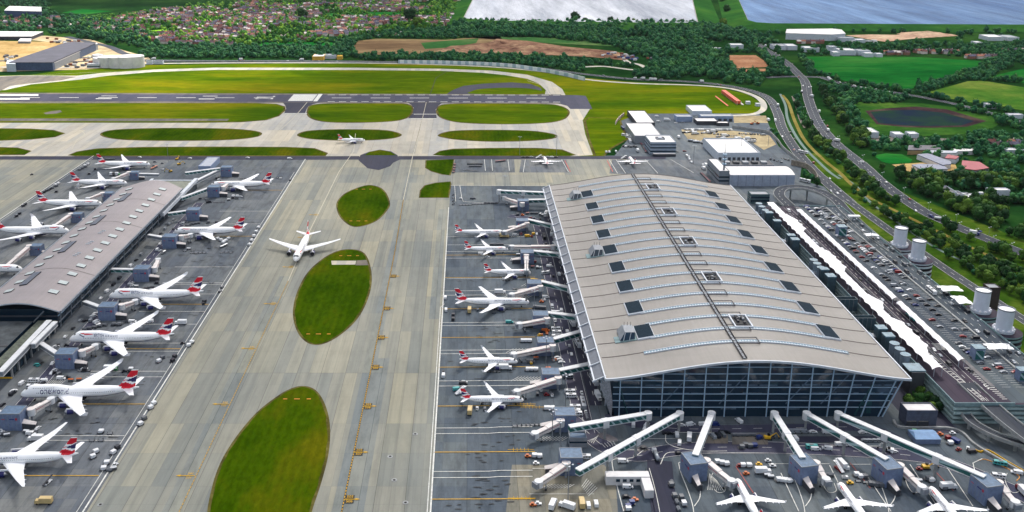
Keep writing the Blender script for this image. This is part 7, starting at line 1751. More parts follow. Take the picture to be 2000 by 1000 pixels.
# hand-placed from the photo: kind, u, v, heading, colour
for t in [
 ('van', 259, 630, 0, W), ('van', 292, 630, 180, W), ('box_truck', 353, 634, 180, W), ('car', 109, 678, 40, W), ('tug', 130, 676, 20, Dk), ('box_truck', 217, 724, 0, 'green'), ('van', 84, 746, 180, W), ('car', 27, 765, 50, W),
 ('box_truck', 70, 861, 180, W), ('van', 61, 849, 0, W), ('box_truck', 86, 984, 180, Be), ('belt_loader', 94, 944, 75, W), ('car', 74, 838, 80, W), ('tug', 75, 715, 90, Te), ('car', 73, 714, 0, Te), ('car', 165, 722, 20, W), ('car', 166, 628, 60, Dk),
 ('tug', 357, 672, 10, Dk), ('container_dolly', 368, 677, 10, W), ('container_dolly', 374, 671, 0, W), ('container_dolly', 310, 708, 50, W), ('container_dolly', 317, 701, 50, G_), ('container_dolly', 337, 707, 70, Dk), ('container_dolly', 341, 699, 70, Dk),
 ('covered_cart', 139, 745, 0, Or), ('covered_cart', 155, 744, 0, Or), ('tug', 132, 739, 0, Dk), ('box_truck', 222, 343, 0, W), ('box_truck', 228, 343, 0, 'green'), ('car', 470, 385, 0, W), ('van', 120, 741, 0, W),
 ('tug', 62, 342, 200, Dk), ('minibus', 66, 746, 180, W), ('minibus', 62, 758, 180, W), ('car', 182, 618, 60, Si), ('car', 186, 614, 60, W), ('van', 183, 620, 60, W),
 ('container_dolly', 197, 846, 0, W), ('baggage_dolly', 215, 848, 0, Dk), ('baggage_dolly', 180, 862, 0, Dk), ('baggage_dolly', 197, 862, 0, Dk), ('container_dolly', 187, 885, 40, W), ('container_dolly', 181, 895, 40, W), ('container_dolly', 221, 887, 60, W), ('container_dolly', 229, 877, 60, Dk),
 ('container_dolly', 208, 907, 10, W), ('container_dolly', 202, 918, 10, W), ('covered_cart', 214, 921, 0, G_), ('covered_cart', 222, 918, 30, W), ('tug', 225, 910, 60, W), ('container_dolly', 300, 791, 55, W), ('container_dolly', 294, 799, 55, W), ('container_dolly', 281, 820, 55, G_), ('container_dolly', 274, 831, 55, W),
 ('tug', 243, 727, 20, Dk), ('container_dolly', 255, 728, 0, Dk), ('container_dolly', 255, 724, 0, W), ('tug', 398, 595, 80, Dk), ('covered_cart', 430, 571, 70, G_), ('covered_cart', 434, 563, 70, G_), ('baggage_dolly', 413, 554, 0, Dk), ('container_dolly', 399, 591, 60, Dk),
 ('excavator', 350, 322, 20, Ye), ('excavator', 333, 336, 200, Ye), ('excavator', 346, 312, 80, Ye), ('van', 566, 311, 0, W), ('car', 484, 309, 0, W), ('car', 371, 310, 0, W), ('car', 273, 308, 0, W), ('car', 567, 353, 80, Dk), ('belt_loader', 546, 349, 0, W),
 ('car', 303, 317, 0, G_), ('tug', 317, 320, 0, G_), ('ground_power_unit', 318, 332, 60, W), ('ground_power_unit', 300, 325, 0, G_), ('catering_truck', 155, 365, 90, W), ('catering_truck', 212, 364, 90, W),
 ('box_truck', 917, 609, 88, Be), ('box_truck', 918, 806, 86, Be), ('tug', 932, 800, 84, W), ('ground_power_unit', 947, 801, 88, G_), ('ground_power_unit', 933, 607, 88, G_), ('van', 871, 607, 92, W), ('van', 870, 583, 90, W), ('van', 866, 735, 88, W), ('tug', 866, 729, 88, Dk),
 ('container_dolly', 885, 618, 88, Dk), ('container_dolly', 885, 626, 88, Dk), ('box_truck', 977, 574, 0, W), ('van', 995, 631, 0, Te), ('van', 893, 762, 20, Te), ('passenger_steps', 899, 768, 40, W), ('van', 905, 751, 0, Dk), ('car', 906, 748, 0, W),
 ('baggage_dolly', 972, 713, 0, G_), ('box_truck', 987, 722, 0, W), ('van', 940, 497, 0, W), ('covered_cart', 1012, 499, 0, W), ('catering_truck', 985, 464, 0, Be), ('tug', 952, 503, 0, W), ('ground_power_unit', 965, 612, 0, G_), ('belt_loader', 943, 786, 80, W),
 ('bus', 1066, 420, 78, W), ('bus', 1077, 422, 100, W), ('bus', 1078, 458, 80, W), ('bus', 1084, 467, 84, W), ('bus', 1117, 632, 98, W), ('bus', 1131, 637, 96, W), ('bus', 1128, 673, 98, W), ('van', 1141, 671, 98, Te), ('bus', 1147, 693, 99, W), ('bus', 1160, 746, 99, W), ('box_truck', 1168, 778, 279, W),
 ('bus', 1145, 662, 98, Te), ('van', 1108, 650, 95, W), ('van', 1092, 537, 95, W), ('van', 1083, 490, 92, W), ('car', 1070, 490, 92, W), ('box_truck', 1062, 488, 0, W), ('car', 1072, 521, 0, W), ('minibus', 1066, 535, 20, W), ('van', 1074, 522, 0, W), ('car', 1073, 556, 0, W), ('van', 1066, 582, 0, W),
 ('minibus', 1086, 645, 0, W), ('minibus', 1088, 652, 0, W), ('minibus', 1086, 660, 180, W), ('minibus', 1092, 660, 180, W), ('car', 1089, 700, 10, W), ('car', 1093, 704, 10, W), ('car', 1097, 709, 10, W), ('minibus', 1116, 776, 0, W), ('minibus', 1114, 768, 0, W), ('minibus', 1124, 798, 0, W), ('minibus', 1127, 811, 0, W), ('minibus', 1124, 806, 0, W), ('van', 1104, 820, 88, W), ('minibus', 1106, 733, 0, W), ('minibus', 1110, 738, 0, Si),
 ('tug', 1136, 770, 275, W), ('covered_cart', 1138, 781, 275, G_), ('covered_cart', 1139, 786, 275, G_), ('covered_cart', 1140, 791, 275, G_), ('tug', 1144, 808, 275, W), ('covered_cart', 1146, 815, 278, G_), ('covered_cart', 1147, 820, 278, G_),
 ('van', 1237, 832, 80, W), ('van', 1263, 833, 60, W), ('car', 1260, 838, 60, W), ('car', 1331, 832, 0, W), ('van', 1349, 831, 20, W), ('van', 1374, 831, 10, W), ('van', 1396, 831, 0, Bl), ('van', 1443, 824, 110, W), ('van', 1322, 851, 82, W), ('box_truck', 1346, 858, 75, 'green'), ('van', 1327, 867, 75, W),
 ('van', 1392, 854, 105, Si), ('van', 1401, 853, 105, Dk), ('van', 1411, 851, 105, G_), ('tanker', 1281, 893, 92, Si), ('van', 1217, 903, 0, W), ('car', 1326, 887, 0, Dk), ('car', 1257, 878, 0, Dk), ('van', 1107, 892, 88, W), ('box_truck', 1124, 900, 80, Ye), ('minibus', 1143, 896, 0, W), ('tug', 1031, 893, 0, Or), ('tug', 1047, 907, 0, W),
 ('container_dolly', 1043, 893, 0, W), ('container_dolly', 1053, 894, 0, W), ('box_truck', 1080, 990, 70, W), ('box_truck', 1107, 993, 150, W), ('box_truck', 1136, 987, 90, Be), ('van', 1149, 989, 90, W), ('van', 1164, 986, 90, W), ('tug', 1041, 988, 0, Or), ('tug', 1051, 986, 0, W), ('van', 1226, 953, 0, W), ('van', 1214, 929, 0, W),
 ('tug', 1240, 978, 0, Or), ('container_dolly', 1233, 985, 0, Bl), ('container_dolly', 1226, 993, 20, Bl), ('car', 1223, 972, 0, Dk), ('container_dolly', 1226, 997, 0, W), ('container_dolly', 1311, 950, 95, G_), ('container_dolly', 1318, 972, 95, G_), ('container_dolly', 1331, 975, 95, G_), ('container_dolly', 1336, 987, 95, W), ('covered_cart', 1313, 946, 95, G_), ('covered_cart', 1322, 984, 95, G_), ('covered_cart', 1325, 998, 95, G_),
 ('van', 1547, 845, 0, Si), ('van', 1559, 845, 0, Si), ('van', 1571, 845, 0, Si), ('car', 1588, 845, 0, W), ('van', 1615, 846, 0, W), ('car', 1684, 846, 10, W), ('van', 1534, 857, 95, Si), ('van', 1553, 858, 95, W), ('minibus', 1586, 876, 0, Te), ('van', 1593, 879, 0, W), ('van', 1615, 878, 160, W), ('excavator', 1738, 882, 160, W), ('car', 1732, 880, 0, Dk), ('car', 1746, 884, 20, W),
 ('box_truck', 1642, 910, 100, W), ('passenger_steps', 1638, 918, 105, Re), ('van', 1651, 914, 95, W), ('tug', 1509, 912, 0, W), ('box_truck', 1490, 925, 0, W), ('tug', 1482, 909, 0, Ye), ('tug', 1457, 927, 10, Or), ('container_dolly', 1450, 912, 0, W), ('container_dolly', 1462, 912, 0, W), ('tug', 1444, 912, 0, Re), ('covered_cart', 1498, 931, 0, W), ('covered_cart', 1505, 934, 0, W),
 ('ground_power_unit', 1650, 935, 0, W), ('container_dolly', 1672, 930, 0, W), ('container_dolly', 1680, 934, 0, W), ('container_dolly', 1688, 934, 0, G_), ('baggage_dolly', 1676, 941, 0, Dk), ('baggage_dolly', 1690, 943, 0, Dk), ('tug', 1795, 918, 0, Re), ('excavator', 1808, 915, 0, Ye), ('box_truck', 1852, 955, 5, W), ('container_dolly', 1843, 957, 0, G_), ('container_dolly', 1812, 938, 0, G_), ('container_dolly', 1818, 941, 0, W),
 ('minibus', 1949, 933, 165, W), ('van', 1898, 884, 10, Dk), ('minibus', 1952, 908, 160, Te), ('van', 1985, 925, 160, W), ('box_truck', 1995, 962, 90, Re), ('tug', 1660, 945, 0, Ye), ('tug', 1500, 902, 0, W), ('van', 1505, 855, 0, G_), ('container_dolly', 1455, 872, 0, G_), ('container_dolly', 1464, 874, 0, G_), ('container_dolly', 1473, 873, 0, Bl), ('container_dolly', 1448, 876, 0, G_), ('container_dolly', 1482, 858, 20, Bl), ('excavator', 1499, 858, 0, Ye),
 ('container_dolly', 1862, 862, 30, Bl), ('container_dolly', 1869, 866, 30, Bl), ('container_dolly', 1855, 868, 0, W), ('container_dolly', 1850, 858, 10, Re), ('container_dolly', 1785, 846, 0, 'green'), ('container_dolly', 1778, 848, 0, Bl), ('tug', 1890, 878, 60, W), ('tug', 1872, 880, 20, Re), ('tug', 1860, 848, 0, W), ('tug', 1836, 850, 0, Or),
]: veh(*t)
# dollies and carts along the left stand line and round the parked aircraft
for (u, v, n, du, dv, kd, c) in ((155, 333, 3, 6, -3, 'container_dolly', G_), (166, 325, 2, 6, -3, 'container_dolly', W), (174, 341, 1, 0, 0, 'container_dolly', Dk), (186, 332, 1, 0, 0, 'container_dolly', Dk), (86, 377, 3, 5, -3, 'container_dolly', Dk), (94, 373, 3, 8, -4, 'container_dolly', G_), (108, 363, 2, 6, -3, 'container_dolly', W), (110, 376, 1, 0, 0, 'container_dolly', Dk),
    (32, 424, 2, 6, -5, 'container_dolly', Dk), (45, 404, 2, 4, -3, 'container_dolly', Dk), (487, 480, 5, 4.4, -8.4, 'container_dolly', W), (375, 495, 4, 8, 0, 'baggage_dolly', Dk), (433, 494, 3, 9, 0, 'baggage_dolly', Dk), (420, 396, 3, 8, 0, 'baggage_dolly', Dk), (425, 468, 3, 6, 3, 'container_dolly', W), (436, 476, 3, 5, -4, 'container_dolly', W), (441, 480, 3, -4, 2, 'covered_cart', W),
    (120, 391, 4, 5, 0, 'baggage_dolly', Dk), (207, 312, 4, 5, 0, 'covered_cart', G_), (297, 331, 3, 4, -2, 'covered_cart', Or), (165, 645, 5, 10, -2, 'covered_cart', G_), (222, 636, 2, 11, 0, 'container_dolly', G_), (280, 567, 4, 6, -1, 'covered_cart', Dk), (268, 566, 3, 5, 1, 'baggage_dolly', Dk), (376, 439, 3, 6, -1, 'covered_cart', G_), (455, 385, 2, 8, 0, 'container_dolly', W),
    (888, 323, 4, -.8, 5, 'covered_cart', Re), (915, 322, 8, 3.6, 0, 'covered_cart', Dk), (918, 326, 6, 4, 0, 'covered_cart', G_), (908, 333, 7, 4, .3, 'baggage_dolly', Dk), (970, 317, 4, 5, -.6, 'covered_cart', Re), (900, 401, 4, 6, 0, 'baggage_dolly', Dk), (925, 399, 5, 6, 0, 'baggage_dolly', Dk), (948, 398, 4, 7, 0, 'covered_cart', G_), (900, 389, 1, 0, 0, 'tug', W), (921, 389, 2, 5, 0, 'covered_cart', G_), (885, 382, 4, .2, 6, 'baggage_dolly', Dk),
    (1006, 833, 7, 8.5, -.4, 'baggage_dolly', Dk), (960, 479, 5, 5, 0, 'covered_cart', G_), (1040, 496, 4, 6, 1, 'covered_cart', G_), (1038, 418, 3, 5, 0, 'ground_power_unit', G_), (1055, 420, 2, 4, 2, 'covered_cart', W), (1040, 548, 4, 6, 1, 'covered_cart', Ye), (1044, 602, 4, 6, .5, 'container_dolly', G_), (1020, 668, 3, 7, 0, 'container_dolly', W), (1030, 724, 3, 8, 0, 'container_dolly', W), (1068, 722, 2, 6, 0, 'tug', Or), (1066, 800, 3, 6, 0, 'container_dolly', W), (1065, 770, 3, 6, 1, 'ground_power_unit', G_),
    (1005, 565, 4, 6, 0, 'baggage_dolly', G_), (980, 604, 3, 7, 0, 'baggage_dolly', Dk), (955, 727, 4, 6, 0, 'baggage_dolly', G_), (963, 795, 4, 7, 0, 'container_dolly', G_), (985, 548, 3, 6, 0, 'baggage_dolly', G_), (1084, 612, 2, 6, 0, 'van', W),
    (1435, 852, 5, 9, 0, 'covered_cart', G_), (1598, 928, 4, 8, 1, 'covered_cart', G_), (1770, 936, 4, 8, 2, 'covered_cart', W), (1700, 948, 4, 7, 1, 'container_dolly', G_), (1520, 940, 4, 7, 1, 'container_dolly', W), (1400, 905, 3, 9, 2, 'container_dolly', W), (1560, 905, 3, 8, 1, 'covered_cart', Dk), (1410, 846, 2, 9, 0, 'car', Dk), (1640, 870, 4, 10, 0, 'van', W), (1690, 862, 4, 9, 0, 'car', Si), (1300, 848, 2, 8, 0, 'car', Dk)):
    for i in range(n): veh(kd, u + du * i, v + dv * i, rv.uniform(-12, 12) + (55 if abs(dv) > abs(du) * .4 and n > 1 else 0), c)
# extra working traffic close to the towers
for i, (u, v, *_r) in enumerate(LT):
    for q in range(4): veh(rv.choice(['van', 'car', 'ground_power_unit', 'covered_cart', 'tug']), u + rv.uniform(-26, -16) + q * 3, v + 3 + q * 2.4, rv.uniform(0, 90), rv.choice([W, W, G_, Dk]))
    for q in range(3): veh(rv.choice(['container_dolly', 'baggage_dolly', 'covered_cart']), u + 30 + q * 8, v + rv.uniform(-2, 2) + 4, rv.uniform(-10, 10), rv.choice([W, G_, Dk]))
for i, (u, v, *_r) in enumerate(RT):
    for q in range(5): veh(rv.choice(['van', 'car', 'ground_power_unit', 'covered_cart', 'container_dolly', 'tug']), u + rv.uniform(-30, 24), v + rv.uniform(4, 16), rv.choice([0, 90, 10]), rv.choice([W, W, G_, Dk, Ye, Or, Re]))
for y in range(500, 850, 13):
    if rv.random() < .8: vw(rv.choice(['car', 'van', 'tug', 'bus']), 62 + rv.choice([0, 6]), y + rv.uniform(-4, 4), rv.choice([90, 270]), rv.choice([W, W, Dk, Si]))
    if rv.random() < .6: vw(rv.choice(['car', 'van']), -262 + rv.choice([-2.5, 2.5]), y, rv.choice([90, 270]), rv.choice([W, Dk, Si]))
    if rv.random() < .7: vw(rv.choice(['car', 'van']), -272, y, rv.choice([90, 80]), rv.choice([W, Dk, Si]))
# car park and forecourt
Zc = 'car park'
cols_ = [W, W, W, Si, Si, Si, Dk, Dk, Dk, Dk, G_, G_, Bl, Re]
for x, y0, y1, pr in ((314, 700, 838, .85), (322, 690, 838, .88), (328.5, 660, 836, .72), (314, 612, 690, .5), (322, 596, 680, .55), (314, 520, 600, .3), (322, 500, 590, .35), (328.5, 500, 640, .18)):
    y = y0
    while y < y1:
        if rv.random() < pr * .66: vw('car' if rv.random() < .9 else 'van', x + rv.uniform(-.3, .3), y + 1.3, rv.choice([0, 180]) + rv.uniform(-3, 3), rv.choice(cols_), DZ + .06, 'on the car park roof')
        y += 2.7
for y in range(520, 836, 9):
    for x, c in ((287.8, .55), (294, .5), (303, .35)):
        if rv.random() < c: vw(rv.choice(['car', 'car', 'van']), x, y + rv.uniform(-3, 3), rv.choice([90, 270]), rv.choice([Dk, Dk, Si, W, G_]), DZ + .02, 'on the dark forecourt')
for y in range(500, 836, 15):
    for x in (335, 340, 344.5):
        if rv.random() < .38: vw(rv.choice(['car', 'car', 'van']), x, y + rv.uniform(-4, 4), 90 if x > 339 else 270, rv.choice([W, Si, Dk, Dk, G_]), DZ + .06, 'on the outer car park road')
vw('bus', 302, 596, 90, Te, DZ + .02, 'on the dark forecourt'); vw('bus', 336, 640, 90, W, DZ + .06, 'on the outer car park road')
# public roads
def traffic(pts, n, z, zone, offs, kinds=('car', 'car', 'car', 'van', 'box_truck'), u0=0):
    L = [0]
    for i in range(len(pts) - 1): L.append(L[-1] + math.dist(pts[i], pts[i + 1]))
    for k in range(n):
        s = rv.uniform(.02, .98) * L[-1]; i = max(j for j in range(len(L) - 1) if L[j] <= s); t = (s - L[i]) / (L[i + 1] - L[i]); a, c = pts[i], pts[i + 1]
        dx, dy = c[0] - a[0], c[1] - a[1]; q = math.hypot(dx, dy); o = rv.choice(offs); x, y = a[0] + dx * t - dy / q * o, a[1] + dy * t + dx / q * o
        vw(rv.choice(kinds), x, y, math.degrees(math.atan2(dy, dx)) + (180 if o > 0 else 0), rv.choice([W, W, W, Si, Si, Dk, Dk, Dk, Bl, Re]), z, zone)
traffic([P(u, v) for u, v in [(1140, 145), (1240, 155), (1330, 159), (1400, 165), (1460, 176), (1500, 192), (1518, 220), (1528, 252), (1556, 296), (1590, 334), (1625, 366), (1660, 396)]], 26, .42, 'on the curved road past the support yard', (-6.5, -2.5, 2.5, 6.5))
traffic([P(u, v) for u, v in [(1480, 86), (1505, 103), (1535, 122), (1556, 142), (1572, 160), (1578, 190), (1590, 225), (1606, 252), (1636, 284), (1684, 322), (1722, 357), (1764, 388), (1812, 418), (1866, 442), (1930, 468), (2000, 496)]], 24, .44, 'on the dual carriageway', (-8, -4, 4, 8))
traffic([P(u, v) for u, v in [(1600, 150), (1638, 162), (1690, 173), (1760, 183)]], 17, .46, 'queueing on the road below the right meadow', (-2.5, 2.5))
traffic([P(u, v) for u, v in [(200, 112), (275, 117), (400, 119), (560, 119), (720, 120.4), (860, 123), (980, 128), (1060, 134)]], 16, .42, 'on the far road beyond the airfield', (-6, 6))
for u, v, kd, c, h in ((1837, 430, 'tanker', W, -30), (1903, 458, 'box_truck', Bl, -30), (1634, 276, 'box_truck', W, 120), (1682, 318, 'van', W, 150), (1568, 299, 'bus', W, 130), (1275, 156, 'bus', W, 0), (1572, 355, 'bus', W, 130), (1688, 174, 'bus', W, -20), (1740, 184, 'box_truck', W, -20), (1585, 189, 'box_truck', W, 100)):
    veh(kd, u, v, h, c, .44, 'on the public road')
# vehicle park of the support yard
for i in range(24): veh('van', 1338 + i * 3.9, 254 + i * .03, 92, rv.choice([W, Si, Si, W]), 0, 'in the rear row of the support yard')
for (u0, v0, n, du, dv) in ((1336, 260, 7, 4, -.3), (1352, 263, 9, 6, -.6), (1388, 262, 6, 7, .6), (1395, 273, 14, 6, 0), (1444, 262, 9, 6, .3), (1402, 268, 6, 7, -.5), (1350, 275, 4, 7, 2), (1505, 312, 4, 7, 2), (1528, 310, 3, 6, 2)):
    for i in range(n): veh(rv.choice(['car', 'van', 'box_truck', 'baggage_dolly', 'covered_cart']), u0 + du * i, v0 + dv * i, rv.choice([0, 90, 30]), rv.choice([W, Dk, Dk, G_, Si]), 0, 'behind the white depot hall')
for t in [('tanker', 1352, 277, -15, Si), ('tanker', 1362, 279, -15, W), ('van', 1341, 305, 90, W), ('van', 1346, 312, 95, W), ('van', 1350, 318, 95, W), ('minibus', 1344, 308, 95, W), ('box_truck', 1378, 325, 95, W), ('van', 1184, 298, 90, W), ('van', 1190, 298, 90, W), ('van', 1203, 297, 90, W), ('bus', 1223, 266, -30, W), ('bus', 1230, 270, -50, W), ('bus', 1230, 277, 88, W), ('bus', 1216, 252, 95, Bl), ('bus', 1245, 263, 0, W), ('bus', 1252, 268, -20, W), ('bus', 1254, 272, -20, W),
          ('van', 1283, 228, 0, W), ('van', 1286, 238, 0, W), ('box_truck', 1303, 236, 0, W), ('car', 1320, 241, 0, W), ('car', 1334, 240, 0, Si), ('box_truck', 1325, 270, 90, W), ('car', 1337, 296, 0, Re), ('car', 1323, 297, 100, G_), ('box_truck', 1245, 296, 90, W), ('car', 1262, 298, 0, G_), ('bus', 1467, 278, 10, W), ('excavator', 1468, 243, 0, Or), ('excavator', 1480, 242, 180, Or), ('box_truck', 1500, 236, 90, W), ('passenger_steps', 1218, 310, 30, G_), ('passenger_steps', 1052, 309, 30, G_), ('box_truck', 1374, 331, 95, W), ('car', 1372, 322, 95, W)]: veh(*t)
for i in range(9): veh('covered_cart', 1252 + i * 1.2, 282 + i * 2.0, 100, rv.choice([G_, Dk, Re]), 0, 'in the cart lines left of the office block')
for i in range(12): veh('covered_cart', 1370 + i * 1.5, 340 + i * 1.5, 115, Re if i % 2 else G_, 0, 'in the cart line beyond the big roof')
for i in range(6): veh('container_dolly', 1217 + i * 5, 287 + (i % 2), 0, rv.choice([Dk, G_, W]), 0, 'behind the airliner beyond the big roof')
for i in range(9): veh('car', 1022 + i * 8, 307.5, 0, rv.choice([W, Dk, Si]), .2, 'on the dark service road across the far stands') if i not in (3, 4) else None
# things that stand where only a few are: make them, then describe them by their neighbours
LM = [(V(o.location[0], o.location[1]), p) for o, p in []]
LMK = [(220, 318, 'the farthest left airliner'), (190, 357, 'the airliner with the catering lift'), (130, 397, 'the third airliner left of the satellite'), (470, 360, 'the farthest airliner right of the satellite'), (410, 452, 'the airliner above the centre-left stands'),
       (310, 580, 'the farthest jumbo'), (240, 664, 'the middle jumbo'), (150, 772, 'the nearest jumbo'), (80, 900, 'the bottom left airliner'), (440, 335, 'the farthest tower on the left'), (415, 375, 'the second tower on the left'), (377, 425, 'the third tower on the left'), (330, 475, 'the fourth tower on the left'), (276, 540, 'the fifth tower on the left'),
       (209, 615, 'the sixth tower on the left'), (127, 710, 'the seventh tower on the left'), (22, 830, 'the nearest tower on the left'), (340, 322, 'the construction patch'), (280, 820, 'the left stand line'), (210, 895, 'the tail of the bottom left airliner'),
       (935, 455, 'the slim airliner of the middle row'), (945, 487, 'the second airliner of the middle row'), (990, 532, 'the third airliner of the middle row'), (955, 588, 'the largest airliner of the middle row'), (950, 705, 'the fifth airliner of the middle row'), (960, 780, 'the nearest airliner of the middle row'),
       (1020, 400, 'the back of the terminal flank'), (1040, 500, 'the upright bridge arm'), (1045, 570, 'the flank tower of the largest airliner'), (1056, 635, 'the empty middle stand'), (1066, 688, 'the middle diagonal link bridge'), (1080, 750, 'the nearest flank tower'), (1104, 840, 'the upper left front tower'), (1116, 925, 'the longest diagonal bridge'),
       (1160, 790, 'the mesh corner of the glazed front'), (1150, 700, 'the flank canopy'), (1080, 440, 'the far end of the flank road'), (1110, 600, 'the middle of the flank road'), (1240, 830, 'the left foot of the glazed front'), (1340, 850, 'the parking bay before the glazed front'), (1226, 945, 'the L-shaped cabin'), (1300, 960, 'the underpass ramp'), (1358, 930, 'the tower by the ramp'), (1445, 950, 'the leftmost front airliner'),
       (1450, 860, 'the walled pit before the glazed front'), (1573, 930, 'the second front tower'), (1560, 850, 'the second front bridge'), (1645, 950, 'the middle front airliner'), (1640, 870, 'the third front bridge'), (1738, 930, 'the third front tower'), (1820, 950, 'the rightmost front airliner'), (1800, 850, 'the grey service building'), (1870, 870, 'the blue container stack'), (1940, 930, 'the corner front tower'), (1490, 915, 'the bay between front towers'),
       (915, 325, 'the cart pound by the grass corner'), (905, 392, 'the small grass corner'), (1060, 315, 'the left far-stand airliner'), (1235, 315, 'the airliner beyond the big roof'), (1295, 285, 'the office block'), (1430, 300, 'the white depot hall'), (1345, 235, 'the far workshops'), (1230, 240, 'the cargo sheds'), (1375, 320, 'the tall annex'), (560, 312, 'the dark service road'), (1130, 900, 'the lower left front stand'), (1100, 990, 'the bottom edge below the longest bridge')]
for d in VEH:
    if d['zone'] is None:
        d['zone'] = 'near ' + min(LMK, key=lambda l: (l[0] - d['u']) ** 2 + ((l[1] - d['v']) * 1.6) ** 2)[2]
VEH = [d for d in VEH if -40 < d['u'] < 2060 and d['v'] < 1040]
ln = math
from collections import defaultdict
grp = defaultdict(list)
for d in VEH: grp[(d['k'], d['c'], d['zone'])].append(d)
ORD = ['leftmost', 'second', 'third', 'fourth', 'fifth', 'sixth']
NICE = {'box_truck': 'box truck', 'catering_truck': 'catering lift truck', 'baggage_dolly': 'baggage dolly', 'container_dolly': 'container dolly', 'covered_cart': 'hooded cart', 'tug': 'small tug', 'belt_loader': 'belt loader', 'passenger_steps': 'stair truck', 'ground_power_unit': 'power unit', 'tanker': 'tanker lorry', 'excavator': 'digger'}
NUMW = {2: 'two', 3: 'three', 4: 'four', 5: 'five', 6: 'six'}
for (k, c, zn), L in grp.items():
    L.sort(key=lambda d: d['u']); nk = NICE.get(k, k); n = len(L)
    for i, d in enumerate(L):
        if n == 1: d['label'] = f'{c} {nk} {zn}'
        elif n <= 6: d['label'] = f"{c} {nk} {zn}, {'rightmost' if i == n - 1 else ORD[i] + ('' if i == 0 else ' from left')}"
        if len(d.get('label', '').split()) > 16: d['label'] = d['label'].replace(' from left', '').replace(' on the left', '').replace(' airliner of the middle row', ' middle-row airliner').replace(' left of the office block', ' by the office block').replace(' rear row of the support yard', ' yard rear row').replace('in the cart line beyond the big roof', 'in the cart line beyond the big roof')
        else: d['label'] = f'{c} {nk} {zn}'
        d['group'] = f'{c} {nk}s {zn}' if n > 1 else None
for d in VEH:
    parts = d['v'] > 560 and d['k'] not in ('baggage_dolly',) and d['z'] < 1
    key = (d['k'], d['c'], parts)
    if key not in VT: VT[key] = [vehicle_mesh(*key), False]
    t, used = VT[key]; o = copy_tree(t) if used else t[0]; VT[key][1] = True
    o.location = (d['x'], d['y'], d['z'] + .02); o.rotation_euler = (0, 0, R(d['h']))
    tag(o, d['label'], NICE.get(d['k'], d['k']).replace('set of ', '').replace(' on its dolly', '').replace('catering lift truck', 'catering truck'), d['group'])
# ------------------------------------------------------------------ lamp masts and street lamps
LAMPM = plain('mast_grey', (120, 124, 130), .5, wear=.05)
def mast_mesh(h, heads, name):
    root = empty(name); b = MB(); b.rod((0, 0, 0), (0, 0, h), .22 if h > 15 else .11, LAMPM, 6); b.build('pole', root)
    for k in range(heads):
        a = 2 * math.pi * k / heads; b = MB(); b.rod((0, 0, h - .2), (1.8 * math.cos(a), 1.8 * math.sin(a), h), .09, LAMPM, 4); b.box(1.8 * math.cos(a) - .45, 1.8 * math.cos(a) + .45, 1.8 * math.sin(a) - .35, 1.8 * math.sin(a) + .35, h - .1, h + .25, STEEL); b.build('lamp_head', root)
    return snap(root)
t = mast_mesh(22, 4, 'floodlight_mast'); first = True
for (u, v, lab) in ((329, 318, 'above the construction patch at the left'), (986, 385, 'behind the farthest flank bridge'), (1017, 488, 'between the second and third airliners of the middle row'), (1028, 560, 'between the third and the largest airliner of the middle row'), (1043, 625, 'at the empty middle stand'), (1066, 722, 'at the middle diagonal link bridge'), (1104, 800, 'beside the nearest flank tower'), (1093, 895, 'left of the lower diagonal bridge'), (1109, 985, 'at the bottom edge below the longest bridge'), (1078, 872, 'below the upper left front tower'),
                    (1354, 322, 'beside the road to the support yard'), (1447, 300, 'behind the white depot hall'), (1500, 285, 'in the corner of the support yard'), (1015, 303, 'in the turf behind the far stands'), (1087, 302, 'in the turf right of the far-stand airliner')):
    o = t[0] if first else copy_tree(t); first = False; x, y = P(u, v); o.location = (x, y, .02); tag(o, 'tall thin floodlight mast ' + lab, 'light mast', 'floodlight masts')
t = mast_mesh(11, 2, 'street_lamp'); first = True
pts = smooth_open([P(u, v) for u, v in [(1590, 225), (1606, 252), (1636, 284), (1684, 322), (1722, 357), (1764, 388), (1812, 418), (1866, 442), (1930, 468), (2000, 496)]], 4); pl = offset(pts, -14); pr = offset(pts, 0)
for i in range(0, len(pl), 2):
    for q, w_ in ((pl, 'on the verge'), (pr, 'on the median')):
        if (i // 2) % 2 and q is pr: continue
        o = t[0] if first else copy_tree(t); first = False; o.location = (q[i][0], q[i][1], .4); o.rotation_euler = (0, 0, .6); tag(o, f'thin grey double-headed street lamp {w_} of the dual carriageway', 'street lamp', f'street lamps {w_} of the dual carriageway')
for y in range(500, 840, 34):
    o = copy_tree(t); o.location = (332, y, DZ + .06); tag(o, 'double-headed street lamp along the car park roof kerb', 'street lamp', 'street lamps on the car park roof')
# low walls, yellow barrier and tent at the lower right
def wallw(px, h, w_, m, name, label, cat='wall', z=0): return wall_line(px, h, w_, m, name, label, cat)
wallw([(1745, 823), (1752, 834), (1780, 838), (1850, 838), (1880, 848), (1898, 866), (1925, 884), (1970, 910), (2040, 950)], 1.4, 1.2, CONCR, 'kerb_wall', 'winding pale kerb wall from the glazed front corner to the lower right')
wallw([(1903, 880), (1915, 884), (1930, 881), (1965, 902), (2000, 922), (2040, 946)], 1.0, .5, YPAINT, 'safety_rail', 'bright yellow safety rail beside the lower right road', 'rail')
wallw([(1910, 900), (1925, 898), (1960, 912), (1990, 930), (1985, 940)], .4, .4, plain('orange_kerb', (190, 130, 60), .7), 'orange_barrier', 'orange barrier loop beside the yellow rail', 'barrier')
x, y = P(1804, 858); o = empty('work_tent', (x, y, 0), label='pale blue ridge tent among crates near the grey service building', cat='tent')
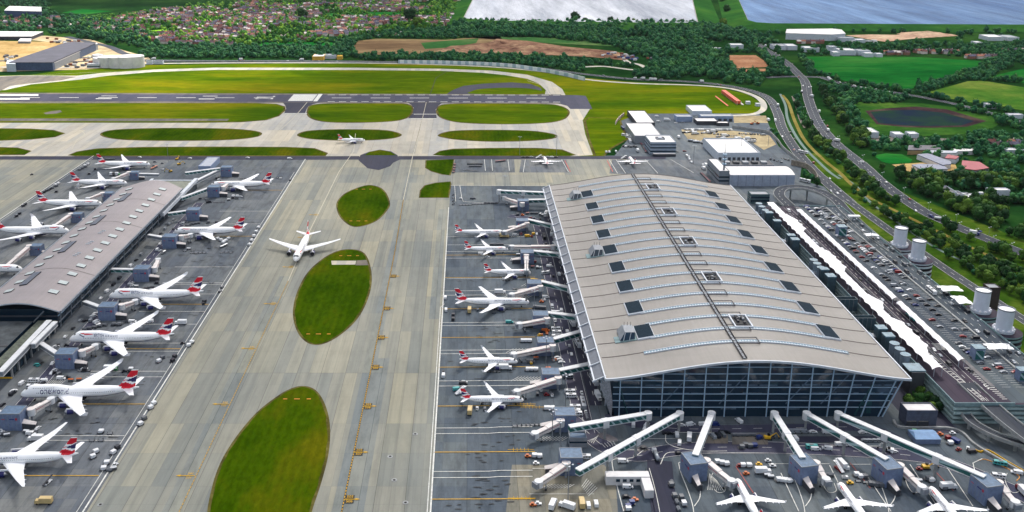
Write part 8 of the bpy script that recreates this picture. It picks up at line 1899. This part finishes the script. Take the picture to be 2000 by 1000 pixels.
b = MB(); b.add([(-7, -5, 3), (7, -5, 3), (7, 5, 3), (-7, 5, 3), (-6, 0, 4.8), (6, 0, 4.8)], [(0, 1, 5, 4), (2, 3, 4, 5), (0, 4, 3), (1, 2, 5)], plain('tent_blue', (120, 152, 190), .6)); b.build('tent_roof', o)
b = MB(); b.box(-6.8, 6.8, -4.8, 4.8, 0.02, 3, BOX_B); b.build('tent_wall', o)
b = MB()
for (u0, u1, v0, v1) in ((1430, 1500, 845, 868), (1360, 1422, 850, 866), (1560, 1640, 852, 864), (1660, 1745, 852, 860)): b.add([P3(u0, v1, .3), P3(u1, v1, .3), P3(u1, v0, .3), P3(u0, v0, .3)], [(0, 1, 2, 3)], PATCH if u0 < 1500 else ASPH_D)
b.build('worn_asphalt', **S)
# painted apron detail at the front and round the towers
b = MB(); zz = .42
def loop(px, w_=.4, m=WPAINT): ribbon(b, smooth_open([P(u, v) for u, v in px], 4), w_, zz, m)
def hatch(px, n, m=WPAINT):
    (a0, a1, c0, c1) = px
    for i in range(n):
        t = (i + .5) / n; p = P(a0[0] + (a1[0] - a0[0]) * t, a0[1] + (a1[1] - a0[1]) * t); q = P(c0[0] + (c1[0] - c0[0]) * t, c0[1] + (c1[1] - c0[1]) * t); ribbon(b, [p, q], .28, zz, m)
for dx in (0, 217, 381, 575):
    loop([(1325 + dx, 905), (1330 + dx, 925), (1342 + dx, 955), (1352 + dx, 985), (1356 + dx, 1010)]); loop([(1368 + dx, 960), (1366 + dx, 975), (1356 + dx, 990)])
    ribbon(b, [P(1326 + dx, 905), P(1343 + dx, 897)], .4, zz, WPAINT)
    loop([(1392 + dx, 925), (1388 + dx, 940), (1400 + dx, 962), (1416 + dx, 960), (1412 + dx, 945)], .3)
for (u0, v0, u1, v1, c) in ((1437, 912, 1472, 965, RPAINT), (1525, 925, 1560, 1000, WPAINT), (1620, 910, 1660, 990, WPAINT), (1690, 925, 1740, 1000, WPAINT), (1777, 908, 1830, 990, WPAINT), (1850, 915, 1900, 990, WPAINT), (1660, 905, 1700, 955, RPAINT), (1825, 920, 1862, 960, RPAINT)):
    ribbon(b, [P(u0, v0), P(u1, v1)], .4, zz, c)
for (u0, u1, v) in ((1190, 1270, 880), (1340, 1500, 886), (1500, 1620, 907), (1660, 1700, 908), (1790, 1860, 908), (1560, 1720, 872), (1225, 1330, 858), (1040, 1150, 916), (1034, 1160, 966), (1120, 1150, 916)): ribbon(b, [P(u0, v), P(u1, v)], .3, zz, WPAINT)
loop([(1300, 850), (1302, 865), (1325, 876), (1370, 882), (1420, 882)]); loop([(1300, 850), (1315, 846), (1370, 846), (1420, 846)])
loop([(1262, 876), (1235, 895), (1200, 898), (1196, 910), (1205, 950), (1218, 1000)]); loop([(1290, 908), (1300, 888), (1318, 884), (1345, 886)])
for (cu, cv) in ((1090, 862), (1100, 955), (1040, 745), (1030, 690), (1020, 585), (1060, 560)):
    hatch(((cu - 45, cv), (cu + 10, cv), (cu - 30, cv - 8), (cu + 25, cv - 8)), 9)
hatch(((1145, 935), (1168, 955), (1135, 950), (1150, 972)), 7); hatch(((1160, 858), (1170, 850), (1145, 862), (1160, 868)), 4); hatch(((1172, 868), (1200, 862), (1180, 876), (1205, 870)), 5)
hatch(((60, 744), (130, 744), (50, 752), (120, 752)), 16)
hatch(((1380, 958), (1415, 960), (1385, 925), (1400, 940)), 8)
b.build('apron_marking', **S)
b = MB()
for (u, v) in ((1017, 879), (1019, 974), (1023, 790), (1040, 796)):
    x, y = P(u, v); b.box(x - 7, x + 7, y - .13, y + .13, .3, zz, YPAINT); 
    for q in range(5): b.box(x - 4 + q * 2, x - 3.84 + q * 2, y - 1.6, y + 1.6, .3, zz, YPAINT)
b.build('apron_marking', **S)
# rubber and oil marks left on the stands
st_ = plain('oil_stain', (48, 50, 52), .8, wear=.3); b = MB(); rs = random.Random(8)
for (v0, u0) in [(900, 965), (985, 965), (870, 975), (885, 935), (660, 945), (668, 965), (652, 985), (820, 975), (955, 965), (640, 955), (540, 400), (535, 360)] + [(rs.uniform(540, 990), rs.uniform(880, 1030)) for _ in range(26)] + [(rs.uniform(400, 900), 0) for _ in range(40)]:
    if u0 == 0: x = rs.uniform(-240, -190); y = P(900, v0)[1]
    else: x, y = P(u0, v0)
    for q in range(4):
        xx, yy = x + rs.uniform(-9, 9), y + rs.uniform(-3, 3); L_ = rs.uniform(.6, 2.6); n = 8
        b.add([(xx + L_ * math.cos(2 * math.pi * i / n) * rs.uniform(.7, 1.2), yy + .4 * math.sin(2 * math.pi * i / n) * rs.uniform(.7, 1.3), .33) for i in range(n)], [tuple(range(n))], st_)
b.build('oil_stain', **S)
b = MB(); HOLE = plain('manhole', (26, 26, 26), .8)
for (u, v) in ((811, 848), (770, 938), (792, 982), (762, 892), (196, 986)):
    x, y = P(u, v); b.cyl(x, y, .1, .22, 1.5, CONCR, 12); b.cyl(x, y, .22, .26, .7, HOLE, 10)
b.build('manhole_cover', **S)

# ------------------------------------------------------------------ broken clouds added unseen above the frame to soften sun, open over far left
cm = bpy.data.materials.new('unseen_cloud'); cm.use_nodes = True; n_ = cm.node_tree.nodes; l_ = cm.node_tree.links; n_.clear()
ov = n_.new('ShaderNodeOutputMaterial'); mxa = n_.new('ShaderNodeMixShader'); mxb = n_.new('ShaderNodeMixShader'); tr_ = n_.new('ShaderNodeBsdfTransparent'); tl_ = n_.new('ShaderNodeBsdfTranslucent'); df_ = n_.new('ShaderNodeBsdfDiffuse')
g_ = n_.new('ShaderNodeNewGeometry'); nz = n_.new('ShaderNodeTexNoise'); nz.inputs['Scale'].default_value = .0016; nz.inputs['Detail'].default_value = 5; mr = n_.new('ShaderNodeMapRange')
mr.inputs['From Min'].default_value = .36; mr.inputs['From Max'].default_value = .64; mr.inputs['To Min'].default_value = .22; mr.inputs['To Max'].default_value = .56
tl_.inputs['Color'].default_value = (1, 1, 1, 1); df_.inputs['Color'].default_value = (.9, .9, .9, 1)
l_.new(g_.outputs['Position'], nz.inputs['Vector']); l_.new(nz.outputs['Fac'], mr.inputs['Value']); l_.new(mr.outputs['Result'], mxa.inputs['Fac']); mxb.inputs['Fac'].default_value = .4
l_.new(tl_.outputs[0], mxb.inputs[1]); l_.new(df_.outputs[0], mxb.inputs[2]); l_.new(tr_.outputs[0], mxa.inputs[1]); l_.new(mxb.outputs[0], mxa.inputs[2]); l_.new(mxa.outputs[0], ov.inputs['Surface'])
CZ = 800.0; sh = CZ / math.tan(R(SUN_EL)); ox_, oy_ = sh * math.sin(R(SUN_AZ)), sh * math.cos(R(SUN_AZ))
hole = [(-3500, 1380), (-560, 1400), (-260, 1560), (-250, 2100), (-330, 2500), (-700, 2700), (-3500, 2800)]  # opening shaped to keep the far left sunlit
b = MB(); st_ = 130; idx = {}; cells = []
for i in range(-30, 40):
    for j in range(-12, 40):
        x, y = i * st_, j * st_
        if not inside((x + st_ / 2, y + st_ / 2), hole): cells.append((i, j))
cs_ = set(cells)
def cv(i, j, top):
    k = (i, j, top)
    if k not in idx:
        edge = any((i + a, j + c) not in cs_ for a in (-1, 0) for c in (-1, 0)); nzv = mn.noise(Vector((i * .37, j * .37, 5.0))); h = 0 if edge else (70 + 60 * nzv if top else -25 - 20 * nzv)
        idx[k] = len(b.v); b.v.append((i * st_ + ox_, j * st_ + oy_, CZ + h))
    return idx[k]
km = b.mat(cm)
for (i, j) in cells:
    for top in (True, False):
        q = (cv(i, j, top), cv(i + 1, j, top), cv(i + 1, j + 1, top), cv(i, j + 1, top)); b.f.append(q if top else q[::-1]); b.mi.append(km); b.smooth.append(True)
b.build('unseen_cloud', kind='structure')
# ------------------------------------------------------------------ the air
hz_ = bpy.data.materials.new('haze'); hz_.use_nodes = True; n_ = hz_.node_tree.nodes; n_.clear(); ov = n_.new('ShaderNodeOutputMaterial'); pv = n_.new('ShaderNodeVolumePrincipled')
pv.inputs['Color'].default_value = (0.80, 0.90, 1.0, 1); pv.inputs['Density'].default_value = 0.000012; pv.inputs['Anisotropy'].default_value = 0.2; hz_.node_tree.links.new(pv.outputs[0], ov.inputs['Volume'])
b = MB(); b.box(-5200, 5200, -600, 7600, -1.0, 330, hz_); b.build('haze', label='thin bluish haze over the whole airfield', cat='haze', kind='stuff')
